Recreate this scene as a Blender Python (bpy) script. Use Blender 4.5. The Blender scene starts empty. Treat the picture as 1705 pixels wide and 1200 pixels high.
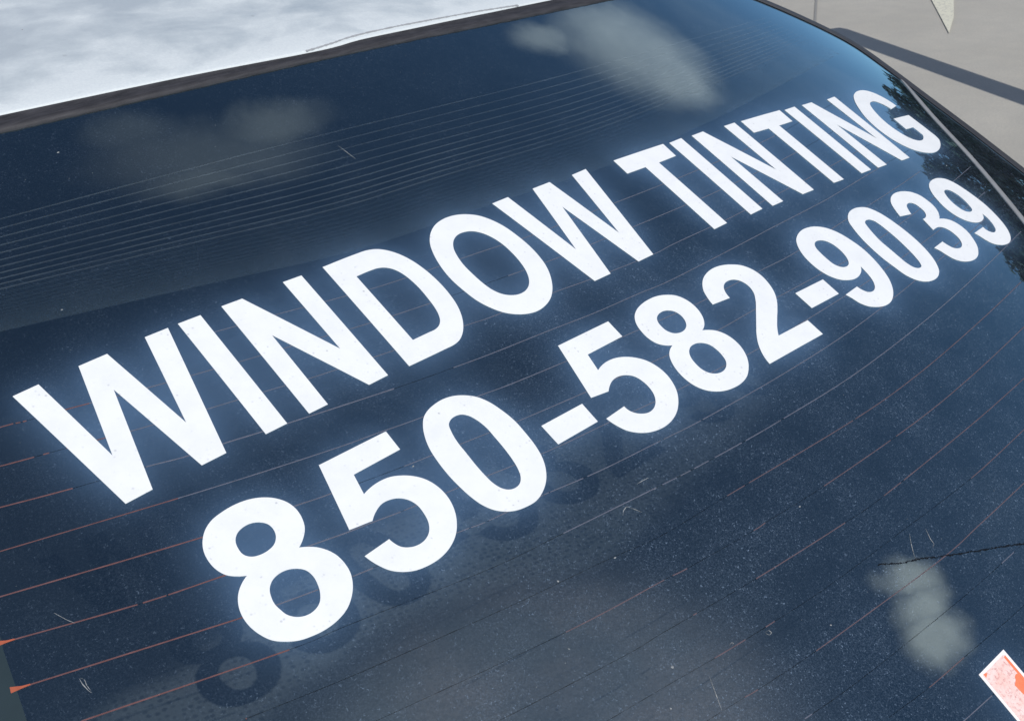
import bpy, bmesh, math, random
import numpy as np
from mathutils import Vector, Matrix
from mathutils.geometry import tessellate_polygon
random.seed(7); np.random.seed(7)
sc = bpy.context.scene
COL = sc.collection

# ------------------------------------------------------------------ camera
cd = bpy.data.cameras.new('camera'); cam = bpy.data.objects.new('camera', cd); COL.objects.link(cam); sc.camera = cam
_x = Vector((0.7318127, -0.6784421, -0.0645483)); _d = Vector((-0.3477011, -0.2902293, -0.8915553)); _z = Vector((0.5861349, 0.6748950, -0.4482886))
cam.matrix_world = Matrix(((_x.x, -_d.x, -_z.x, -0.2158091), (_x.y, -_d.y, -_z.y, -0.6383141), (_x.z, -_d.z, -_z.z, 1.5385907), (0, 0, 0, 1)))
cd.sensor_width = 36.0; cd.lens = 36.0 * 2022.384 / 1705.0
cd.clip_start = 0.02; cd.clip_end = 3000
cd.dof.use_dof = True; cd.dof.focus_distance = 0.86; cd.dof.aperture_fstop = 50

# ------------------------------------------------------------------ sun, sky, exposure
SUN_EL, SUN_AZ = math.radians(45), math.radians(193)      # azimuth clockwise from +Y
SUN = Vector((math.sin(SUN_AZ) * math.cos(SUN_EL), math.cos(SUN_AZ) * math.cos(SUN_EL), math.sin(SUN_EL)))
sl = bpy.data.lights.new('sun', 'SUN'); sl.energy = 3.55; sl.angle = math.radians(0.45); sl.color = (1.0, 0.965, 0.92)
so = bpy.data.objects.new('sun', sl); COL.objects.link(so); so.rotation_euler = SUN.to_track_quat('Z', 'Y').to_euler(); so.location = SUN * 30
sc.view_settings.view_transform = 'Standard'; sc.view_settings.look = 'None'; sc.view_settings.gamma = 1.0
sc.view_settings.exposure = 0.0
wd = bpy.data.worlds.new('World'); sc.world = wd; wd.use_nodes = True
wn = wd.node_tree; wn.nodes.clear()
def N(t, ty, **k):
    n = t.nodes.new(ty)
    for a, b in k.items(): setattr(n, a, b)
    return n
def setin(n, **k):
    for a, b in k.items(): n.inputs[a.replace('_', ' ')].default_value = b
def mth(t, op, a, b=None, c=None, clamp=False):
    n = N(t, 'ShaderNodeMath', operation=op, use_clamp=clamp)
    for i, v in enumerate((a, b, c)):
        if v is None: continue
        if isinstance(v, (int, float)): n.inputs[i].default_value = v
        else: t.links.new(v, n.inputs[i])
    return n.outputs[0]
def vmth(t, op, a, b=None):
    n = N(t, 'ShaderNodeVectorMath', operation=op)
    for i, v in enumerate((a, b)):
        if v is None: continue
        if isinstance(v, (tuple, list)): n.inputs[i].default_value = v
        else: t.links.new(v, n.inputs[i])
    return n
def mixc(t, fac, a, b, blend='MIX'):
    n = N(t, 'ShaderNodeMix', data_type='RGBA', blend_type=blend)
    for s, v in ((n.inputs[0], fac), (n.inputs[6], a), (n.inputs[7], b)):
        if isinstance(v, (int, float)): s.default_value = v
        elif isinstance(v, tuple): s.default_value = v if len(v) == 4 else (*v, 1)
        else: t.links.new(v, s)
    return n.outputs[2]
def ramp(t, fac, stops):
    n = N(t, 'ShaderNodeValToRGB'); e = n.color_ramp.elements
    while len(e) < len(stops): e.new(0.5)
    for i, (p, c) in enumerate(stops):
        e[i].position = p; e[i].color = (c, c, c, 1) if isinstance(c, (int, float)) else (*c, 1)
    t.links.new(fac, n.inputs[0]); return n.outputs[0]
def noise(t, vec, scale, detail=4, rough=0.55, dist=0.0):
    n = N(t, 'ShaderNodeTexNoise'); setin(n, Scale=scale, Detail=detail, Roughness=rough, Distortion=dist)
    if vec is not None: t.links.new(vec, n.inputs['Vector'])
    return n
sky = N(wn, 'ShaderNodeTexSky', sky_type='NISHITA'); sky.sun_disc = False
sky.sun_elevation = SUN_EL; sky.sun_rotation = SUN_AZ; sky.altitude = 10; sky.air_density = 1.0; sky.dust_density = 0.6; sky.ozone_density = 3.5
wtc = N(wn, 'ShaderNodeTexCoord')
wv = vmth(wn, 'NORMALIZE', wtc.outputs['Generated']).outputs[0]
# cumulus clouds: lobes given by their sky direction and two reciprocal axes (first those over the car park, then the rest of the sky)
CLOUDS = [((0.78902,0.27136,0.55119),(7.261,-10.973,-4.992),(-2.756,-12.288,9.994),0.42), ((0.72586,0.29973,0.61911),(19.058,-21.213,-12.075),(-2.449,-38.902,21.705),0.3), ((0.80955,0.23791,0.53668),(11.836,-18.773,-9.532),(-2.621,-16.922,11.455),0.42), ((0.77351,0.30020,0.55817),(10.978,-13.570,-7.915),(1.072,-23.127,10.952),0.3), ((0.81942,0.21750,0.53033),(18.523,-26.863,-17.603),(1.080,-42.565,15.788),0.26), ((0.39872,0.29145,0.86953),(8.309,-4.276,-2.377),(-3.011,-24.793,9.691),0.15), ((0.46920,0.30072,0.83031),(15.201,-7.061,-6.033),(-0.041,-42.885,15.555),0.2), ((0.38345,0.27291,0.88232),(14.883,-7.924,-4.017),(-7.221,-44.965,17.046),0.19), ((0.35204,0.33294,0.87477),(19.212,-11.562,-3.331),(-8.924,-35.368,17.053),0.11), ((0.72817,-0.31528,0.60858),(15.331,-16.559,-26.923),(-18.135,-47.153,-2.730),0.82), ((0.72192,-0.34210,0.60150),(12.222,-33.178,-33.538),(-17.548,-24.816,6.947),0.88), ((0.71436,-0.36900,0.59458),(5.408,-27.254,-23.412),(-18.914,-19.401,10.685),0.95), ((0.41870,-0.29244,0.85975),(3.806,-1.735,-2.444),(-6.273,-18.489,-3.234),0.03)]
for az, el, a, b, tilt, dens in [(131, 52, .22, .12, 20, .10), (150, 66, .25, .15, 0, .12), (20, 30, .30, .12, 0, .9), (-40, 22, .30, .10, 5, .8), (200, 24, .25, .09, 0, .7), (250, 45, .18, .10, 10, .6), (160, 18, .20, .07, 0, .7)]:
    A, E, T = math.radians(az), math.radians(el), math.radians(tilt)
    c = Vector((math.sin(A) * math.cos(E), math.cos(A) * math.cos(E), math.sin(E)))
    r = Vector((math.cos(A), -math.sin(A), 0)); u = r.cross(c).normalized()
    CLOUDS.append((tuple(c), tuple((r * math.cos(T) + u * math.sin(T)) / a), tuple((u * math.cos(T) - r * math.sin(T)) / b), dens * .6))
warp = noise(wn, wv, 12.0, 6, .6)
wofs = vmth(wn, 'SCALE', vmth(wn, 'SUBTRACT', warp.outputs['Color'], (0.5, 0.5, 0.5)).outputs[0]); wofs.inputs[3].default_value = 0.055
wdir = vmth(wn, 'ADD', wv, wofs.outputs[0]).outputs[0]
mask = None
for c, ax, bx, dens in CLOUDS:
    c = Vector(c)
    off = vmth(wn, 'SUBTRACT', wdir, tuple(c)).outputs[0]
    dx = vmth(wn, 'DOT_PRODUCT', off, tuple(ax)).outputs['Value']; dy = vmth(wn, 'DOT_PRODUCT', off, tuple(bx)).outputs['Value']
    fr = mth(wn, 'GREATER_THAN', vmth(wn, 'DOT_PRODUCT', wdir, tuple(c)).outputs['Value'], 0.3)
    rr = mth(wn, 'SQRT', mth(wn, 'ADD', mth(wn, 'MULTIPLY', dx, dx), mth(wn, 'MULTIPLY', dy, dy)))
    mr = N(wn, 'ShaderNodeMapRange', interpolation_type='SMOOTHSTEP'); setin(mr, From_Min=1.42, From_Max=0.25, To_Min=0.0, To_Max=dens)
    wn.links.new(rr, mr.inputs['Value'])
    m = mth(wn, 'MULTIPLY', mr.outputs[0], fr)
    mask = m if mask is None else mth(wn, 'MAXIMUM', mask, m)
cn = noise(wn, wv, 9.0, 6, .6)
mask = mth(wn, 'MULTIPLY', mask, ramp(wn, cn.outputs['Fac'], [(0.3, .72), (0.6, 1.0)]), clamp=True)
wisp = ramp(wn, noise(wn, wv, 2.2, 6, .6, .4).outputs['Fac'], [(0.56, 0.0), (0.85, .07)])
mask = mth(wn, 'MAXIMUM', mask, wisp)
CLOUDCOL = (19.0, 16.2, 15.6)
skyc = mixc(wn, mask, sky.outputs[0], CLOUDCOL)
bg = N(wn, 'ShaderNodeBackground'); bg.inputs['Strength'].default_value = 0.102
wn.links.new(skyc, bg.inputs['Color'])
wo = N(wn, 'ShaderNodeOutputWorld'); wn.links.new(bg.outputs[0], wo.inputs['Surface'])

# ------------------------------------------------------------------ glass coordinates -> world
S = 0.11; TH = math.radians(28); Z0 = 1.15
UC, KU, K4, KV = 3.537762, 0.0208909, 0.00927275, 0.01224551
cT, sT = math.cos(TH), math.sin(TH)
def zoff(u, v):
    w = u - UC
    return -(KU / 2 * w * w + K4 * w ** 4 / 100 + KV / 2 * v * v)
def G3(u, v, off=0.0):
    """point on the rear window; off in metres along the glass normal"""
    w = u - UC; gu = KU * w + 4 * K4 * w ** 3 / 100; gv = KV * v
    l = math.sqrt(gu * gu + gv * gv + 1); o = off / S
    X, Y, Z = u + gu / l * o, v + gv / l * o, zoff(u, v) + o / l
    return Vector((X * S, (Y * cT - Z * sT) * S, (Y * sT + Z * cT) * S + Z0))

# ------------------------------------------------------------------ object helpers
def link(name, me, mat, parent=None):
    o = bpy.data.objects.new(name, me); COL.objects.link(o)
    if mat is not None: me.materials.append(mat)
    if parent is not None: o.parent = parent
    return o
def mesh(name, V, F, mat, parent=None, smooth=False):
    me = bpy.data.meshes.new(name); me.from_pydata([tuple(v) for v in V], [], F); me.update()
    if smooth: me.polygons.foreach_set('use_smooth', [True] * len(me.polygons))
    return link(name, me, mat, parent)
def tag(o, label=None, cat=None, group=None, kind=None):
    for k, v in (('label', label), ('category', cat), ('group', group), ('kind', kind)):
        if v: o[k] = v
    return o
def empty(name, loc=(0, 0, 0)):
    o = bpy.data.objects.new(name, None); COL.objects.link(o); o.location = loc; o.empty_display_size = .1; return o
def resample(pts, step):
    P = np.array(pts, float); L = np.r_[0, np.cumsum(np.linalg.norm(np.diff(P, axis=0), axis=1))]
    n = max(2, int(L[-1] / step) + 1); t = np.linspace(0, L[-1], n)
    return [(float(np.interp(a, L, P[:, 0])), float(np.interp(a, L, P[:, 1]))) for a in t]
def ribbon_geo(pts, w, off, thick, V, F, step=.12, taper=False, jitter=0.0):
    """a strip lying on the glass along pts (glass coordinates), w and thick in metres"""
    pts = resample(pts, step); n = len(pts); b = len(V); hw = w / S / 2
    for i, (u, v) in enumerate(pts):
        a, c = pts[max(i - 1, 0)], pts[min(i + 1, n - 1)]
        tx, ty = c[0] - a[0], c[1] - a[1]; l = math.hypot(tx, ty) or 1
        nx, ny = -ty / l, tx / l
        h = hw * (1 - .9 * abs(2 * i / (n - 1) - 1) if taper else 1) * (1 + random.uniform(-jitter, jitter))
        V += [G3(u - nx * h, v - ny * h, off), G3(u + nx * h, v + ny * h, off), G3(u + nx * h, v + ny * h, off + thick), G3(u - nx * h, v - ny * h, off + thick)]
    for i in range(n - 1):
        for k in range(4):
            F.append((b + 4 * i + k, b + 4 * i + (k + 1) % 4, b + 4 * i + 4 + (k + 1) % 4, b + 4 * i + 4 + k))
    F += [(b, b + 3, b + 2, b + 1), (b + 4 * n - 4, b + 4 * n - 3, b + 4 * n - 2, b + 4 * n - 1)]
def ribbon(name, pts, w, off, thick, mat, parent, **k):
    V, F = [], []; ribbon_geo(pts, w, off, thick, V, F, **k)
    return mesh(name, V, F, mat, parent)
def plate(name, loops, off, thick, mat, parent, cut=.25):
    """flat cut-out (with holes) laid on the curved glass"""
    pts = [p for lp in loops for p in lp]
    tris = tessellate_polygon([[Vector((a, b, 0)) for a, b in lp] for lp in loops])
    bm = bmesh.new(); vs = [bm.verts.new((a, b, 0)) for a, b in pts]
    for t in tris:
        try: bm.faces.new([vs[i] for i in t])
        except ValueError: pass
    us = [p[0] for p in pts]; vv = [p[1] for p in pts]
    for ax, lo, hi in ((0, min(us), max(us)), (1, min(vv), max(vv))):
        k = math.floor(lo / cut) + 1
        while k * cut < hi:
            co = [0, 0, 0]; no = [0, 0, 0]; co[ax] = k * cut; no[ax] = 1
            bmesh.ops.bisect_plane(bm, geom=bm.verts[:] + bm.edges[:] + bm.faces[:], plane_co=co, plane_no=no, dist=1e-6); k += 1
    bmesh.ops.recalc_face_normals(bm, faces=bm.faces[:])
    if bm.faces and sum(f.normal.z * f.calc_area() for f in bm.faces) < 0: bmesh.ops.reverse_faces(bm, faces=bm.faces[:])
    bm.verts.index_update(); base = [(v.co.x, v.co.y) for v in bm.verts]; n = len(base)
    V = [G3(a, b, off + thick) for a, b in base] + [G3(a, b, off) for a, b in base]
    F = [tuple(v.index for v in f.verts) for f in bm.faces]; F += [tuple(n + i for i in reversed(f)) for f in list(F)]
    for e in bm.edges:
        if len(e.link_faces) == 1:
            l = e.link_loops[0]; a, b = l.vert.index, l.link_loop_next.vert.index
            F.append((b, a, n + a, n + b))
    bm.free(); return mesh(name, V, F, mat, parent)

# ------------------------------------------------------------------ materials
def mat(name):
    m = bpy.data.materials.new(name); m.use_nodes = True; t = m.node_tree; t.nodes.clear()
    o = N(t, 'ShaderNodeOutputMaterial'); return m, t, o
def obj_co(t): return N(t, 'ShaderNodeNewGeometry').outputs['Position']
def pbsdf(t, o, col, rough=.5, spec=.5, metal=0.0, coat=0.0):
    p = N(t, 'ShaderNodeBsdfPrincipled'); setin(p, Roughness=rough, Metallic=metal)
    p.inputs['Specular IOR Level'].default_value = spec; p.inputs['Coat Weight'].default_value = coat
    if isinstance(col, tuple): p.inputs['Base Color'].default_value = (*col, 1)
    else: t.links.new(col, p.inputs['Base Color'])
    t.links.new(p.outputs[0], o.inputs['Surface']); return p
def bump(t, p, h, dist, strength=1.0):
    b = N(t, 'ShaderNodeBump'); setin(b, Strength=strength, Distance=dist); t.links.new(h, b.inputs['Height']); t.links.new(b.outputs[0], p.inputs['Normal'])
def simple(name, col, rough=.5, spec=.5, nscale=None, namp=.15, **k):
    m, t, o = mat(name)
    if nscale:
        f = noise(t, obj_co(t), nscale, 5, .6).outputs['Fac']
        c = mixc(t, f, tuple(x * (1 - namp) for x in col), tuple(min(1, x * (1 + namp)) for x in col))
        p = pbsdf(t, o, c, rough, spec, **k)
    else: p = pbsdf(t, o, col, rough, spec, **k)
    return m

# tinted outer glass: see-through tint + sky reflections + thin dust and a glow painted round the lettering
m_glass, t, o = mat('tinted_glass')
co = obj_co(t)
tr = N(t, 'ShaderNodeBsdfTransparent'); tr.inputs[0].default_value = (.50, .56, .60, 1)
gl = N(t, 'ShaderNodeBsdfGlossy'); setin(gl, Roughness=0.012); gl.inputs[0].default_value = (.64, .92, 1, 1)
wav = noise(t, co, 5.0, 2, .5).outputs['Fac']
bn = N(t, 'ShaderNodeBump'); setin(bn, Strength=.5, Distance=.0005); t.links.new(wav, bn.inputs['Height']); t.links.new(bn.outputs[0], gl.inputs['Normal'])
fr = N(t, 'ShaderNodeFresnel'); fr.inputs['IOR'].default_value = 1.52
fac = mth(t, 'MULTIPLY', fr.outputs[0], 3.2, clamp=True)
mx = N(t, 'ShaderNodeMixShader'); t.links.new(fac, mx.inputs[0]); t.links.new(tr.outputs[0], mx.inputs[1]); t.links.new(gl.outputs[0], mx.inputs[2])
at = N(t, 'ShaderNodeAttribute', attribute_name='halo'); at2 = N(t, 'ShaderNodeAttribute', attribute_name='dusty')
df = N(t, 'ShaderNodeBsdfDiffuse')
grain = noise(t, co, 900.0, 3, .6).outputs['Fac']
blot = ramp(t, noise(t, co, 22.0, 5, .62).outputs['Fac'], [(.35, .25), (.7, 1.0)])
sp1 = N(t, 'ShaderNodeTexVoronoi', feature='F1'); setin(sp1, Scale=520.0, Randomness=1.0)
warp2 = vmth(t, 'SCALE', vmth(t, 'SUBTRACT', noise(t, co, 420.0, 2, .5).outputs['Color'], (.5, .5, .5)).outputs[0]); warp2.inputs[3].default_value = .006
t.links.new(vmth(t, 'ADD', co, warp2.outputs[0]).outputs[0], sp1.inputs['Vector'])
spk = mth(t, 'MULTIPLY', ramp(t, sp1.outputs['Distance'], [(.14, 1.0), (.34, 0.0)]), ramp(t, sp1.outputs['Color'], [(.45, 0.0), (.85, 1.0)]))
dust = mth(t, 'MULTIPLY', at2.outputs['Fac'], mth(t, 'MULTIPLY', blot, mth(t, 'ADD', mth(t, 'MULTIPLY', ramp(t, grain, [(.42, 0.0), (.72, 1.0)]), .075), mth(t, 'MULTIPLY', spk, .30))))
halo = mth(t, 'MULTIPLY', at.outputs['Fac'], mth(t, 'ADD', .80, mth(t, 'MULTIPLY', noise(t, co, 60.0, 5, .6).outputs['Fac'], .4)))
halo = mth(t, 'MULTIPLY', halo, HALO_STRENGTH := 0.195)
tot = mth(t, 'ADD', mth(t, 'ADD', dust, halo), 0.008, clamp=True)
halo_share = mth(t, 'DIVIDE', halo, tot)
t.links.new(mixc(t, halo_share, (.34, .46, .62), (.32, .58, .98)), df.inputs[0])
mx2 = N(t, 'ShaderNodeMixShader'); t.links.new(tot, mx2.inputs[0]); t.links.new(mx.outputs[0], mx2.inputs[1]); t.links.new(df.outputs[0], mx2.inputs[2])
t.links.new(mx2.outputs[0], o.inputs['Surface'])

# white vinyl with faint bubbles and grime
m_vinyl, t, o = mat('white_vinyl')
co = obj_co(t)
sp = N(t, 'ShaderNodeTexVoronoi', feature='F1'); setin(sp, Scale=330.0); t.links.new(co, sp.inputs['Vector'])
spots = mth(t, 'MULTIPLY', ramp(t, sp.outputs['Distance'], [(.12, 1.0), (.38, 0.0)]), ramp(t, sp.outputs['Color'], [(.72, 0.0), (.95, 1.0)]))
spots = mth(t, 'MULTIPLY', spots, ramp(t, noise(t, co, 26, 4, .6).outputs['Fac'], [(.36, 0.0), (.55, 1.0)]))
g1 = noise(t, co, 45.0, 5, .65).outputs['Fac']
c = mixc(t, ramp(t, g1, [(.40, 0.0), (.75, .55)]), (.725, .738, .738), (.63, .645, .655))
c = mixc(t, mth(t, 'MULTIPLY', spots, .75), c, (.38, .39, .40))
p = pbsdf(t, o, c, .42, .35)
bump(t, p, mth(t, 'ADD', spots, noise(t, co, 90, 3, .5).outputs['Fac']), .0004, .35)

def printed(name, col, thin, nscale=300, amp=.25):
    """a baked-on line that lets some of the glass show through"""
    m, t, o = mat(name)
    f = noise(t, obj_co(t), nscale, 4, .6).outputs['Fac']
    d = N(t, 'ShaderNodeBsdfDiffuse'); t.links.new(mixc(t, f, tuple(x * (1 - amp) for x in col), tuple(x * (1 + amp) for x in col)), d.inputs[0])
    tr = N(t, 'ShaderNodeBsdfTransparent'); mx = N(t, 'ShaderNodeMixShader')
    t.links.new(ramp(t, noise(t, obj_co(t), 130, 4, .6).outputs['Fac'], [(.35, max(0, thin - .12)), (.65, thin + .12)]), mx.inputs[0])
    t.links.new(d.outputs[0], mx.inputs[1]); t.links.new(tr.outputs[0], mx.inputs[2]); t.links.new(mx.outputs[0], o.inputs['Surface']); return m
m_copper = printed('copper_heater_line', (.150, .078, .078), .15)
m_mauve = printed('faded_heater_line', (.150, .160, .205), .40)
m_redln = printed('dull_red_heater_line', (.150, .108, .120), .42)
m_darkln = printed('dark_heater_line', (.006, .008, .011), .80)
m_cable_refl = printed('dark_cable_reflection', (.012, .015, .020), .45)  # mirrored cable painted as a dark line on the glass
m_tab = simple('bare_copper_tab', (.34, .08, .038), .5, .4, 300, .25)
m_frit = simple('ceramic_frit', (.018, .032, .038), .35, .4, 60, .15)
m_strip = simple('pale_strip', (.23, .235, .24), .4, .4, 90, .25)
# translucent printed stripe of the shade band
m_band, t, o = mat('shade_band_print')
tr = N(t, 'ShaderNodeBsdfTransparent'); df = N(t, 'ShaderNodeBsdfDiffuse'); df.inputs[0].default_value = (.34, .42, .46, 1)
mx = N(t, 'ShaderNodeMixShader'); t.links.new(mth(t, 'MULTIPLY', ramp(t, noise(t, obj_co(t), 12, 4, .6).outputs['Fac'], [(.3, .3), (.7, 1.0)]), .055), mx.inputs[0])
t.links.new(tr.outputs[0], mx.inputs[1]); t.links.new(df.outputs[0], mx.inputs[2]); t.links.new(mx.outputs[0], o.inputs['Surface'])
m_bandlow, t, o = mat('shade_band_print_dim')
tr = N(t, 'ShaderNodeBsdfTransparent'); df = N(t, 'ShaderNodeBsdfDiffuse'); df.inputs[0].default_value = (.30, .42, .48, 1)
mx = N(t, 'ShaderNodeMixShader'); mx.inputs[0].default_value = .013
t.links.new(tr.outputs[0], mx.inputs[1]); t.links.new(df.outputs[0], mx.inputs[2]); t.links.new(mx.outputs[0], o.inputs['Surface'])
# rubber seal, weathered
m_seal, t, o = mat('weathered_rubber')
co = obj_co(t)
mp = N(t, 'ShaderNodeMapping'); mp.inputs['Scale'].default_value = (.10, 1.0, 1.0); t.links.new(co, mp.inputs[0])
f = mth(t, 'ADD', mth(t, 'MULTIPLY', noise(t, mp.outputs[0], 420, 5, .6).outputs['Fac'], .7), mth(t, 'MULTIPLY', noise(t, co, 60, 5, .6).outputs['Fac'], .3))
p = pbsdf(t, o, mixc(t, ramp(t, f, [(.35, 0.0), (.7, 1.0)]), (.018, .018, .021), (.048, .047, .053)), .6, .3)
bump(t, p, noise(t, co, 500, 4, .6).outputs['Fac'], .0004, .3)
m_blacktrim = simple('black_trim', (.035, .036, .040), .45, .4, 60, .3)
# roof: silver-white paint whose clear coat has gone chalky in clouds
m_roof, t, o = mat('chalky_silver_paint')
co = obj_co(t)
mp = N(t, 'ShaderNodeMapping'); mp.inputs['Scale'].default_value = (1.0, 1.35, 1.0); mp.inputs['Rotation'].default_value = (0, 0, .35); t.links.new(co, mp.inputs[0])
f1 = noise(t, mp.outputs[0], 10.5, 8, .62, .2).outputs['Fac']
edge = N(t, 'ShaderNodeAttribute', attribute_name='chalk').outputs['Fac']
f1 = mth(t, 'ADD', f1, mth(t, 'MULTIPLY', edge, .22))
c = mixc(t, ramp(t, f1, [(.40, 0.0), (.66, 1.0)]), (.35, .405, .43), (.60, .64, .64))
fine = noise(t, co, 420, 4, .7).outputs['Fac']
c = mixc(t, ramp(t, fine, [(.35, .22), (.65, 0.0)]), c, (.33, .37, .42))
pit = N(t, 'ShaderNodeTexVoronoi', feature='F1'); setin(pit, Scale=38.0); t.links.new(co, pit.inputs['Vector'])
pits = mth(t, 'MULTIPLY', ramp(t, pit.outputs['Distance'], [(.05, 1.0), (.10, 0.0)]), ramp(t, pit.outputs['Color'], [(.86, 0.0), (.93, 1.0)]))
c = mixc(t, mth(t, 'MULTIPLY', pits, .7), c, (.10, .10, .11))
p = pbsdf(t, o, c, .38, .5)
t.links.new(ramp(t, f1, [(.4, .30), (.66, .62)]), p.inputs['Roughness'])
bump(t, p, fine, .0004, .3)
m_flake = simple('lifted_clearcoat_edge', (.30, .31, .32), .7, .2, 120, .4)
# parcel shelf: dark trim with a woven cloth zone and a pale felt zone
m_shelf, t, o = mat('parcel_shelf_trim')
co = obj_co(t)
mp = N(t, 'ShaderNodeMapping'); mp.inputs['Rotation'].default_value = (0, 0, .25); t.links.new(co, mp.inputs[0])
vo = N(t, 'ShaderNodeTexVoronoi', feature='F1'); setin(vo, Scale=150.0, Randomness=.45); t.links.new(mp.outputs[0], vo.inputs['Vector'])
cl = mixc(t, ramp(t, vo.outputs['Distance'], [(.22, 1.0), (.46, 0.0)]), (.215, .225, .22), (.075, .082, .085))
cl = mixc(t, ramp(t, noise(t, co, 9, 4, .6).outputs['Fac'], [(.4, 0.0), (.7, .5)]), cl, (.19, .175, .172))
f = noise(t, co, 5.5, 3, .5).outputs['Fac']; f2 = noise(t, co, 260, 3, .6).outputs['Fac']
fe = mixc(t, ramp(t, f, [(.40, 0.0), (.60, 1.0)]), (.265, .258, .25), (.42, .345, .31))
fe = mixc(t, ramp(t, f2, [(.4, .35), (.6, 0.0)]), fe, (.13, .13, .13))
a1 = N(t, 'ShaderNodeAttribute', attribute_name='cloth').outputs['Fac']; a2 = N(t, 'ShaderNodeAttribute', attribute_name='felt').outputs['Fac']
c = mixc(t, a1, (.016, .018, .022), cl); c = mixc(t, a2, c, fe)
pbsdf(t, o, c, .92, .08)
m_lining = simple('dark_cabin_lining', (.012, .013, .016), .9, .05, 20, .3)
m_body = simple('dark_body_paint', (.028, .030, .034), .3, .5, 30, .15, coat=.4)
# concrete
m_conc, t, o = mat('worn_concrete')
co = obj_co(t)
b1 = noise(t, co, .9, 6, .6).outputs['Fac']; b2 = noise(t, co, 90, 5, .7).outputs['Fac']; b3 = noise(t, co, 7, 5, .6).outputs['Fac']
c = mixc(t, ramp(t, b1, [(.3, 0.0), (.7, 1.0)]), (.390, .368, .318), (.465, .440, .380))
c = mixc(t, ramp(t, b3, [(.35, .35), (.65, 0.0)]), c, (.335, .325, .295))
c = mixc(t, ramp(t, b2, [(.35, .40), (.6, 0.0)]), c, (.29, .283, .258))
p = pbsdf(t, o, c, .9, .15); bump(t, p, b2, .004, .6)
m_joint = simple('slab_joint_filler', (.25, .245, .23), .9, .1, 60, .3)
# pale mottled wedge on the ground
m_mark, t, o = mat('pale_wedge_mottled')
co = obj_co(t); f = noise(t, co, 55, 5, .7).outputs['Fac']
pbsdf(t, o, mixc(t, ramp(t, f, [(.36, 0.0), (.5, 1.0)]), (.42, .41, .36), (.62, .60, .48)), .85, .1)
# sticker
m_stbase = simple('sticker_white_border', (.80, .77, .76), .4, .4, 200, .03)
m_stprint, t, o = mat('faded_red_print')
co = obj_co(t); f = noise(t, co, 420, 5, .75).outputs['Fac']; f2 = noise(t, co, 60, 4, .6).outputs['Fac']
c = mixc(t, ramp(t, f2, [(.35, 0.0), (.65, 1.0)]), (.80, .52, .46), (.82, .66, .62))
c = mixc(t, ramp(t, f, [(.36, .8), (.50, 0.0)]), c, (.55, .27, .25))
pbsdf(t, o, c, .45, .3)
m_stred = simple('unfaded_orange_print', (.82, .21, .10), .45, .3, 300, .25)
m_debris = simple('dried_pale_residue', (.26, .27, .27), .8, .2, 400, .4)
m_bark = simple('bark', (.10, .08, .06), .9, .1, 6, .3)
m_steel = simple('painted_steel', (.22, .23, .24), .5, .4, 4, .1)
m_leaf, t, o = mat('leaf')
oi = N(t, 'ShaderNodeAttribute', attribute_name='tone')
p = pbsdf(t, o, mixc(t, oi.outputs['Fac'], (.016, .030, .020), (.032, .054, .033)), .6, .3)


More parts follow.
